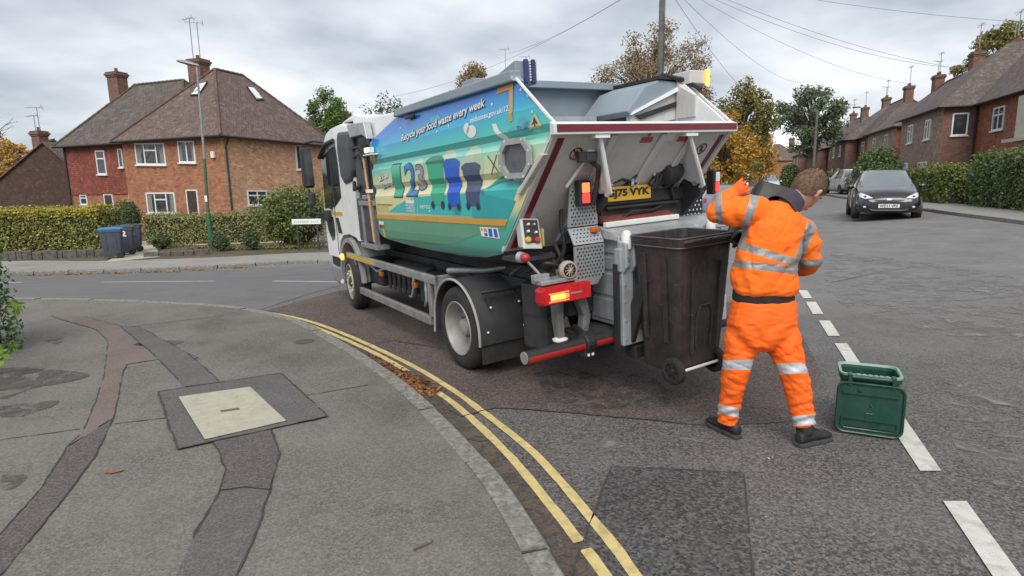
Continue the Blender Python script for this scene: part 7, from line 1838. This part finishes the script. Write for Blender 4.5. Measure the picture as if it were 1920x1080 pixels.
# ---------------------------------------------------------------- the worker
from mathutils import noise as mnoise
def pxof(p):
    q = CAMROT.transposed() @ (Vector(p) - CAMP); return 960 + FPX * q.x / -q.z, 540 - FPX * q.y / -q.z
def oval(c, U, V, ru, rv, n=24, p=2.3):
    c, U, V = Vector(c), Vector(U), Vector(V); out = []
    for k in range(n):
        a = 2 * math.pi * k / n; ca_, sa_ = math.cos(a), math.sin(a)
        out.append(c + U * ru * math.copysign(abs(ca_) ** (2 / p), ca_) + V * rv * math.copysign(abs(sa_) ** (2 / p), sa_))
    return out
def blend(mb, voxel, it=4, fac=.5):
    """several closed shells -> one continuous surface (bmesh)"""
    t = mb.build('tmp', MAT['seal']); t.location = (0, 0, 0)
    r = t.modifiers.new('r', 'REMESH'); r.mode = 'VOXEL'; r.voxel_size = voxel
    if it: s = t.modifiers.new('s', 'SMOOTH'); s.iterations = it; s.factor = fac
    dg = bpy.context.evaluated_depsgraph_get(); me = bpy.data.meshes.new_from_object(t.evaluated_get(dg))
    bm = bmesh.new(); bm.from_mesh(me); bpy.data.objects.remove(t); bpy.data.meshes.remove(me); return bm
def folds(bm, f):
    bm.normal_update(); mv = [(v, v.co + v.normal * f(v.co, v.normal)) for v in bm.verts]
    for v, c in mv: v.co = c
def cutpx(bm, a, b):
    da, db = ray(*a), ray(*b); no = da.cross(db).normalized()
    bmesh.ops.bisect_plane(bm, geom=bm.verts[:] + bm.edges[:] + bm.faces[:], dist=1e-6, plane_co=CAMP, plane_no=no)
def band(bm, quad, idx, test=None):
    """quad: a,b along the upper edge, c,d along the lower edge (all in the survey picture)"""
    a, b, c, d = quad
    cutpx(bm, a, b); cutpx(bm, d, c); cutpx(bm, a, d); cutpx(bm, b, c)
    def inside(p):
        s = 0; q = [a, b, c, d]
        for i in range(4):
            x0, y0 = q[i]; x1, y1 = q[(i + 1) % 4]; k = (x1 - x0) * (p[1] - y0) - (y1 - y0) * (p[0] - x0)
            if s == 0: s = k
            elif s * k < 0: return False
        return True
    for f in bm.faces:
        m_ = f.calc_center_median()
        if inside(pxof(m_)) and (test is None or test(m_, f.normal)): f.material_index = idx
hv = M('hivis_orange_cloth', (.95, .165, .006), .8, var=.05, scale=9, bump=.25, bscale=220)
hv2 = M('hivis_orange_trouser', (.94, .14, .006), .75, var=.06, scale=9, bump=.25, bscale=220)
refl = M('reflective_tape', (.27, .265, .265), .45, var=.12, scale=25, metal=.2, bump=.2, bscale=90)
refl2 = M('reflective_tape_pale', (.48, .50, .53), .45, var=.1, scale=25, metal=.1, bump=.2, bscale=90)
skin = M('skin', (.50, .27, .20), .55, var=.08, scale=14)
hairm = M('hair_brown', (.15, .09, .052), .6, var=.55, scale=60, bump=.8, bscale=170)
navy = M('fleece_dark', (.045, .04, .06), .9, var=.2, scale=25, bump=.3, bscale=160)
blk = M('shirt_black', (.018, .015, .02), .85, var=.2, scale=20)
boot_m = M('boot_black', (.022, .021, .022), .6, var=.3, scale=25, bump=.3, bscale=80)
sole_m = M('boot_sole', (.05, .048, .046), .75, var=.25, scale=25)
glove_m = M('glove_orange', (.85, .12, .012), .75, var=.12, scale=30)
PO = Vector((1.64, 3.56, hgt(1.64, 3.56)))
man = empty('person', PO, 0, 'worker in orange high visibility jacket and trousers tipping a caddy beside the lorry', 'person')
UX = Vector((1, .12, 0)).normalized()
shl, shr = P(1404, 392, 3.60), P(1512, 428, 3.74); SHU = (shr - shl).normalized()
def lerpU(f): return (UX * (1 - f) + SHU * f).normalized()
def fw(U): return Vector((0, 0, 1)).cross(U).normalized()
# jacket
TOR = [((1432, 550), 3.63, .196, .135, 0), ((1432, 541), 3.63, .212, .150, 0), ((1433, 522), 3.63, .206, .150, .05), ((1437, 490), 3.63, .197, .145, .15), ((1444, 458), 3.64, .196, .142, .35), ((1452, 428), 3.66, .199, .138, .6), ((1458, 406), 3.68, .185, .122, .9), ((1464, 391), 3.70, .125, .10, 1.0), ((1470, 381), 3.71, .085, .085, 1.1)]
mb = MB(); rg = []
for px, Y, ru, rv, f in TOR:
    U = lerpU(min(1, f)); rg.append(oval(P(*px, Y), U, fw(U), ru, rv))
mb.loft(rg)
AL = [P(1428, 398, 3.66), P(1402, 396, 3.63), P(1376, 399, 3.61), P(1355, 400, 3.61), P(1347, 393, 3.65), P(1352, 382, 3.74), P(1362, 372, 3.83), P(1372, 364, 3.91)]
mb.tube(AL, [.10, .10, .092, .082, .074, .068, .058, .044], 16)
mb.ball(P(1349, 397, 3.63), .079, 14)
AR = [P(1490, 428, 3.69), P(1506, 436, 3.73), P(1513, 458, 3.73), P(1516, 484, 3.74), P(1511, 499, 3.80), P(1496, 502, 3.93), P(1476, 498, 4.04)]
mb.tube(AR, [.092, .094, .083, .077, .071, .064, .052], 16)
bm = blend(mb, .007, 5)
def jf(c, n):
    px, py = pxof(c); a = .0
    a += .007 * mnoise.noise(Vector((c.x * 7, c.y * 7, c.z * 13))) + .0035 * mnoise.noise(Vector((c.x * 22, c.y * 20, c.z * 34)))
    if px < 1410: a += .006 * math.sin((px * .9 + py * .55) * .13) * smooth(1410, 1380, px) if False else .005 * math.sin((px - py * .4) * .19)
    if py > 525: a += .008 * math.sin(px * .085 + 1) * smooth(525, 545, py)
    if 505 > py > 440 and px > 1470: a += .006 * math.sin((py + px * .6) * .17)
    r_ = (1 - abs(mnoise.noise(Vector((c.x * 6 + c.z * 3, c.y * 6, c.z * 11 - c.x * 5))))) ** 6; r2 = (1 - abs(mnoise.noise(Vector((c.x * 13 - c.z * 6, c.y * 12 + 4, c.z * 17 + c.x * 6))))) ** 7
    a += .006 * math.sin((py * .75 - px * .5) * .075) * .6 - .005 * r_ * smooth(380, 470, py + max(0, 1400 - px) * 1.5 + max(0, px - 1480)) - .0018 * r2
    return a
folds(bm, jf)
for f in bm.faces: f.material_index = 0
onbody = lambda m_, n_: True
band(bm, [(1300, 427), (1520, 493), (1520, 509), (1300, 441)], 1, lambda m_, n_: pxof(m_)[0] > 1376 and pxof(m_)[0] < 1499)
band(bm, [(1355, 485), (1510, 502), (1510, 517), (1355, 498)], 1, lambda m_, n_: pxof(m_)[0] < 1499)
band(bm, [(1412, 355), (1429, 355), (1395, 458), (1381, 453)], 1)
band(bm, [(1516, 413), (1532, 424), (1503, 492), (1489, 486)], 1)
band(bm, [(1338, 360), (1352, 360), (1358, 445), (1345, 445)], 1)
band(bm, [(1500, 489), (1545, 484), (1545, 500), (1500, 505)], 1, lambda m_, n_: pxof(m_)[0] > 1499)
for v in bm.verts: v.co -= PO
jacket = bm_obj('jacket', bm, [hv, refl], man, 60)
# collar of the dark fleece
mb = MB(); U = SHU
ax = (P(1496, 360, 3.76) - P(1472, 384, 3.71)).normalized(); V_ = ax.cross(U).normalized(); U2 = V_.cross(ax).normalized()
c0 = P(1474, 384, 3.71)
mb.loft([oval(c0 - ax * .05, U2, V_, .104, .094), oval(c0 - ax * .02, U2, V_, .096, .092), oval(c0 + ax * .03, U2, V_, .084, .083), oval(c0 + ax * .065, U2, V_, .080, .079), oval(c0 + ax * .066, U2, V_, .070, .069), oval(c0 + ax * .0, U2, V_, .068, .068)], False)
o = mb.build('collar', navy, man, smooth=60)
for v in o.data.vertices: v.co -= PO
# shirt band and trousers
mb = MB(); mb.loft([oval(P(1431, 572, 3.63), UX, fw(UX), .188, .128), oval(P(1431, 556, 3.63), UX, fw(UX), .192, .132), oval(P(1431, 540, 3.63), UX, fw(UX), .186, .126)]); o = mb.build('shirt', blk, man, smooth=60)
for v in o.data.vertices: v.co -= PO
mb = MB()
mb.loft([oval(P(1431, 561, 3.63), UX, fw(UX), .192, .132), oval(P(1431, 572, 3.63), UX, fw(UX), .200, .142), oval(P(1430, 595, 3.63), UX, fw(UX), .214, .158), oval(P(1429, 622, 3.63), UX, fw(UX), .222, .160), oval(P(1429, 640, 3.63), UX, fw(UX), .205, .140), oval(P(1429, 652, 3.63), UX, fw(UX), .14, .10)])
LL_ = [P(1399, 615, 3.63), P(1391, 645, 3.62), P(1384, 672, 3.62), P(1380, 692, 3.62), P(1375, 720, 3.64), P(1370, 748, 3.66), P(1366, 772, 3.68), P(1364, 790, 3.69)]
mb.tube(LL_, [.114, .109, .098, .090, .081, .073, .070, .067], 18)
RL_ = [P(1460, 618, 3.62), P(1470, 646, 3.59), P(1479, 672, 3.57), P(1485, 692, 3.55), P(1493, 720, 3.54), P(1500, 750, 3.53), P(1505, 778, 3.52), P(1508, 797, 3.51)]
mb.tube(RL_, [.117, .110, .098, .091, .085, .078, .072, .069], 18)
bm = blend(mb, .007, 5)
def tf_(c, n):
    px, py = pxof(c); a = .006 * mnoise.noise(Vector((c.x * 8, c.y * 8, c.z * 12))) + .004 * mnoise.noise(Vector((c.x * 20, c.y * 20, c.z * 40)))
    k = smooth(640, 700, py)
    a += k * .003 * math.sin(py * .23 + px * .07) * (.4 + .6 * abs(mnoise.noise(Vector((c.x * 5, c.y * 5, c.z * 6 + 3)))) * 2)
    a += smooth(735, 765, py) * .004 * math.sin(py * .42 + px * .1)
    r_ = (1 - abs(mnoise.noise(Vector((c.x * 6, c.y * 6, c.z * 15 + c.x * 7))))) ** 6
    a -= .006 * r_ * smooth(590, 680, py)
    if 610 < py < 665: a += .006 * math.sin((py * .6 + abs(px - 1428) * .9) * .16)
    return a
folds(bm, tf_)
for q in ([(1335, 676), (1425, 674), (1425, 694), (1335, 692)], [(1330, 754), (1395, 768), (1395, 785), (1330, 772)], [(1440, 683), (1520, 679), (1520, 699), (1440, 703)], [(1472, 782), (1535, 776), (1535, 796), (1472, 800)]): band(bm, q, 1)
for v in bm.verts: v.co -= PO
trs = bm_obj('trousers', bm, [hv2, refl2], man, 60)
# thigh pocket on the right leg, belt line seam
mb = MB(); pk = [P(1494, 648, 3.50), P(1502, 652, 3.53), P(1507, 690, 3.52), P(1498, 692, 3.49)]
mb.slab([p - PO for p in pk], Vector((.014, -.01, 0))); mb.build('thigh_pocket', hv2, trs, bevel=.01)
# boots
def boot(heel, d, ank):
    d = Vector((d[0], d[1], 0)).normalized(); s = Vector((-d.y, d.x, 0)); h = Vector(heel); mb = MB()
    prof_ = [(-.005, .030, .085), (.03, .040, .115), (.08, .042, .125), (.12, .043, .105), (.17, .049, .085), (.22, .050, .072), (.26, .044, .062), (.285, .028, .045)]
    mb.loft([[h + d * x + s * w_ * math.cos(t_) * (1 if math.sin(t_) < 0 else .92) + Vector((0, 0, max(.022, .022 + (hh - .022) * (math.sin(t_) * .5 + .5)))) for t_ in [2 * math.pi * k / 14 for k in range(14)]] for x, w_, hh in prof_])
    a = h + d * .055 + Vector((0, 0, .08)); mb.tube([a, a + (Vector(ank) - a) * .6, Vector(ank)], [.05, .052, .05], 12)
    bm = blend(mb, .008, 2)
    for v in bm.verts: v.co -= PO
    o = bm_obj('boot', bm, boot_m, man, 60)
    mb = MB(); ol = [(-.012, .026), (.0, .037), (.05, .043), (.11, .041), (.17, .050), (.22, .052), (.26, .046), (.288, .027), (.296, .0)]
    loop = [h + d * x + s * w_ for x, w_ in ol] + [h + d * x - s * w_ for x, w_ in ol[-2::-1]]
    lo = [Vector((p.x, p.y, h.z + .002)) - PO for p in loop]; mb.slab(lo, (0, 0, .026)); so = mb.build('sole', sole_m, o, bevel=.006)
    mb = MB()
    for k in range(4): q = h + d * (.10 + .022 * k) + Vector((0, 0, .115 - .012 * k)) - PO; mb.tube([q - s * .026, q + d * .006 + Vector((0, 0, .006)), q + s * .026], .004, 5)
    mb.build('laces', W_['label_black'], o)
boot(G(1384, 823), (-.38, .92), P(1364, 786, 3.70)); boot(G(1496, 838), (.93, .42), P(1508, 795, 3.52))
# head, neck and the body under the clothes: one surface
fh = Vector((.57, .45, -.69)).normalized(); uh = Vector((.68, .16, .70)); uh = (uh - fh * uh.dot(fh)).normalized(); rh = fh.cross(uh)
HC = P(1513, 357, 3.80); HSC = 1.13
def HP(x, y, z): return HC + (rh * x + fh * y + uh * z) * HSC
mb = MB()
hs = []
NZ = 26
for k in range(1, NZ):
    th = math.pi * k / NZ; z = .118 * math.cos(th); r = math.sin(th); ring_ = []
    for j in range(32):
        a = 2 * math.pi * j / 32; x, y = .074 * r * math.cos(a), .096 * r * math.sin(a)
        if z < 0:
            t_ = -z / .118; x *= 1 - .30 * t_; y = y * (1 - .12 * t_) + .018 * t_ if y > 0 else y * (1 - .42 * t_)
        fr_ = max(0, math.sin(a)) ** 6 * r
        nose = math.exp(-((z + .018) / .02) ** 2) * math.exp(-(x / .013) ** 2) * .026 + math.exp(-((z - .005) / .025) ** 2) * math.exp(-(x / .010) ** 2) * .012
        brow = math.exp(-((z - .030) / .012) ** 2) * .005; eye = -math.exp(-((z - .014) / .012) ** 2) * math.exp(-((abs(x) - .031) / .014) ** 2) * .009
        lips = math.exp(-((z + .058) / .010) ** 2) * math.exp(-(x / .022) ** 2) * .006; chin = math.exp(-((z + .098) / .016) ** 2) * math.exp(-(x / .025) ** 2) * .010
        if math.sin(a) > 0: y += (nose + brow + eye + lips + chin) * (1 if math.sin(a) > .25 else 0)
        ring_.append(HP(x, y, z))
    hs.append(ring_)
mb.loft(hs)
for sx_ in (-1, 1):
    c = HP(sx_ * .076, -.004, -.008)
    mb.tube([c + uh * .030 + rh * sx_ * .006, c + uh * .020 - fh * .012 + rh * sx_ * .014, c - fh * .014 + rh * sx_ * .014, c - uh * .022 - fh * .004 + rh * sx_ * .008, c - uh * .030 + fh * .004], [.008, .011, .011, .010, .007], 8)
    mb.tube([c + uh * .024, c + fh * .006, c - uh * .02], .007, 6)
nk = [HP(0, -.02, -.06), HP(0, -.035, -.10), P(1476, 384, 3.71), P(1466, 400, 3.69)]
mb.tube(nk, [.055, .056, .062, .085], 16)
mb.loft([oval(P(*px, Y), lerpU(min(1, f)), fw(lerpU(min(1, f))), ru * .86, rv * .82) for px, Y, ru, rv, f in TOR])
mb.loft([oval(P(1431, 555, 3.63), UX, fw(UX), .17, .11), oval(P(1430, 600, 3.63), UX, fw(UX), .18, .125), oval(P(1429, 640, 3.63), UX, fw(UX), .16, .10)])
for pts, rs in ((AL, [.07, .065, .058, .052, .050, .045, .038, .032]), (AR, [.07, .065, .055, .05, .048, .042, .034])): mb.tube(pts, rs, 12)
mb.tube([AL[-1], P(1374, 363, 3.93)], [.030, .028], 10); mb.tube([AR[-1], P(1468, 494, 4.08), P(1462, 490, 4.12)], [.034, .033, .03], 10)
for pts in (LL_, RL_): mb.tube(pts, [.085, .08, .072, .065, .06, .055, .05, .045], 12)
for a_, heel, d_ in ((LL_[-1], G(1384, 823), (-.38, .92)), (RL_[-1], G(1496, 838), (.93, .42))):
    d_ = Vector((d_[0], d_[1], 0)).normalized(); q = heel + d_ * .06 + Vector((0, 0, .06)); mb.tube([a_, q, heel + d_ * .15 + Vector((0, 0, .045)), heel + d_ * .23 + Vector((0, 0, .04))], [.042, .038, .03, .02], 10)
bm = blend(mb, .006, 2, .5)
for v in bm.verts: v.co -= PO
body = bm_obj('body', bm, skin, man, 70)
# eyes, brows, mouth
for sx_ in (-1, 1):
    mb = MB(); mb.ball(HP(sx_ * .031, .083, .012) - PO, .011, 10); mb.build('eye', M('eye_white', (.6, .58, .55), .3), man, smooth=60)
    mb = MB(); mb.tube([HP(sx_ * .014, .098, .030) - PO, HP(sx_ * .03, .095, .035) - PO, HP(sx_ * .048, .082, .031) - PO], [.003, .0045, .002], 6); mb.build('eyebrow', hairm, man)
mb = MB(); mb.tube([HP(-.022, .090, -.060) - PO, HP(0, .101, -.061) - PO, HP(.022, .090, -.060) - PO], [.002, .004, .002], 6); mb.build('mouth', M('lip', (.42, .16, .13), .5), man)
# hair: a cap with a ragged edge, plus short tufts
def hairline(a):
    """lowest z of the hair at azimuth a (0 = right, 90 = face)"""
    s_ = math.sin(a)
    return .055 if s_ > .8 else (.055 - (.8 - s_) / .55 * .05 if s_ > .25 else (.005 - (.25 - s_) * .075 if s_ > -.5 else -.052 - (-.5 - s_) * .02))
mb = MB(); rows = []
NA = 48
for k in range(0, 15):
    row = []
    for j in range(NA):
        a = 2 * math.pi * j / NA; zl = hairline(a) + .004 * math.sin(a * 9) + .003 * math.sin(a * 23)
        th0 = math.acos(max(-1, min(1, zl / .118))); th = th0 * (1 - k / 14.0) + .02
        r = math.sin(th); z = .118 * math.cos(th)
        thick = 1.03 + .105 * min(1, k / 5) + .05 * max(0, math.cos(th)) + .018 * mnoise.noise(Vector((math.cos(a) * r * 5, math.sin(a) * r * 5, z * 40)))
        fringe = 1 + .06 * max(0, math.sin(a)) ** 3 * (k < 7)
        x, y = .074 * r * math.cos(a) * thick, .096 * r * math.sin(a) * thick * fringe
        if z < 0 and y < 0: y *= 1 - .34 * (-z / .118)
        row.append(HP(x, y - .003, z * thick))
    rows.append(row)
mb.loft(rows, False)
bm = bmesh.new(); o = mb.build('hair', hairm, man, smooth=70)
for v in o.data.vertices: v.co -= PO
mb = MB(); rr = random.Random(3)
for _ in range(1500):
    k = rr.randrange(0, 14); j = rr.randrange(NA); p = rows[k][j]; q = rows[min(14, k + 1)][j]; p = p.lerp(q, rr.random()); nrm = (p - HC).normalized()
    dn = (rows[max(0, k - 1)][j] - rows[min(14, k + 1)][j]).normalized(); d = (nrm * .55 + dn * rr.uniform(.4, 1.1) + Vector((rr.uniform(-.4, .4), rr.uniform(-.4, .4), rr.uniform(-.4, .4)))).normalized()
    L_ = rr.uniform(.010, .022); s = d.cross(nrm).normalized() * .0022
    mb.add([p - s - PO, p + s - PO, p + d * L_ - PO], [(0, 1, 2)])
mb.build('hair_tufts', hairm, o)
# gloves: palm and five curled fingers each
def glove(wrist, palm_d, side, curl, cuff=True, thumb=1):
    wrist = Vector(wrist); d = Vector(palm_d).normalized(); s = Vector(side); s = (s - d * s.dot(d)).normalized(); c = Vector(curl); c = (c - d * c.dot(d) - s * c.dot(s)).normalized()
    mb = MB(); mb.loft([oval(wrist - d * .01, s, c, .033, .026, 14), oval(wrist + d * .03, s, c, .044, .024, 14), oval(wrist + d * .075, s, c, .050, .022, 14), oval(wrist + d * .098, s, c, .044, .017, 14)])
    for k, (ln, off) in enumerate(((.078, -.042), (.088, -.015), (.084, .013), (.066, .040))):
        b0 = wrist + d * .085 + s * off; a1, a2, a3 = .25, .75, 1.5 - .1 * k; pts = [b0]
        for L_, a in ((ln * .42, a1), (ln * .33, a2), (ln * .27, a3)): pts.append(pts[-1] + (d * math.cos(a) + c * math.sin(a)) * L_)
        mb.tube(pts, [.0118, .0112, .0105, .008], 10)
    t0 = wrist + d * .028 - s * .036 * thumb
    t1 = t0 - s * .026 * thumb + d * .024 + c * .014; t2 = t1 + d * .026 + c * .022 - s * .006 * thumb; t3 = t2 + d * .012 + c * .022 + s * .006 * thumb; mb.tube([t0, t1, t2, t3], [.016, .0145, .0125, .0095], 10)
    bm = blend(mb, .003, 1)
    for v in bm.verts: v.co -= PO
    g_ = bm_obj('glove', bm, glove_m, man, 60)
    mb = MB(); mb.tube([wrist - d * .045 - PO, wrist - d * .01 - PO, wrist + d * .012 - PO], [.037, .036, .036], 14); mb.build('cuff', navy, g_, smooth=60)
glove(P(1373, 364, 3.93), Vector((.80, .25, .48)), (-.5, .05, .86), (.15, .95, -.25), thumb=1)
glove(P(1468, 494, 4.08), Vector((-.75, .5, .35)), (.2, .2, 1), (-.3, .85, -.1))

# ---------------------------------------------------------------- pieces that are separate things on the lorry become parts of their own
def split_pieces(o):
    me = o.data; n_ = len(me.vertices); par = list(range(n_))
    def fd(i):
        while par[i] != i: par[i] = par[par[i]]; i = par[i]
        return i
    for e in me.edges:
        a, b = fd(e.vertices[0]), fd(e.vertices[1])
        if a != b: par[a] = b
    groups = {}
    for p in me.polygons: groups.setdefault(fd(p.vertices[0]), []).append(p)
    if len(groups) < 2: return
    for gi, ps in enumerate(groups.values()):
        idx = sorted({v for p in ps for v in p.vertices}); mp = {v: i for i, v in enumerate(idx)}
        nm = bpy.data.meshes.new(me.name); nm.from_pydata([me.vertices[v].co for v in idx], [], [[mp[v] for v in p.vertices] for p in ps])
        for m_ in me.materials: nm.materials.append(m_)
        nm.polygons.foreach_set('material_index', [p.material_index for p in ps]); nm.polygons.foreach_set('use_smooth', [p.use_smooth for p in ps]); nm.update()
        c = o if gi == len(groups) - 1 else o.copy()
        if c is not o: COL.objects.link(c)
        c.data = nm
SPLIT = {'worn_lettering', 'hose_fittings', 'mirror_arm', 'gusset', 'hazard_label', 'chassis_hoses', 'marker_tape', 'printed_bubbles', 'printed_clouds', 'hoses', 'tanks', 'printed_mills', 'instruction_blocks', 'front_label', 'stiffeners', 'lower_window', 'door_frame', 'posts', 'wipers'}
for o in list(bpy.data.objects):
    if o.type == 'MESH' and o.parent and o.name.split('.')[0] in SPLIT: split_pieces(o)
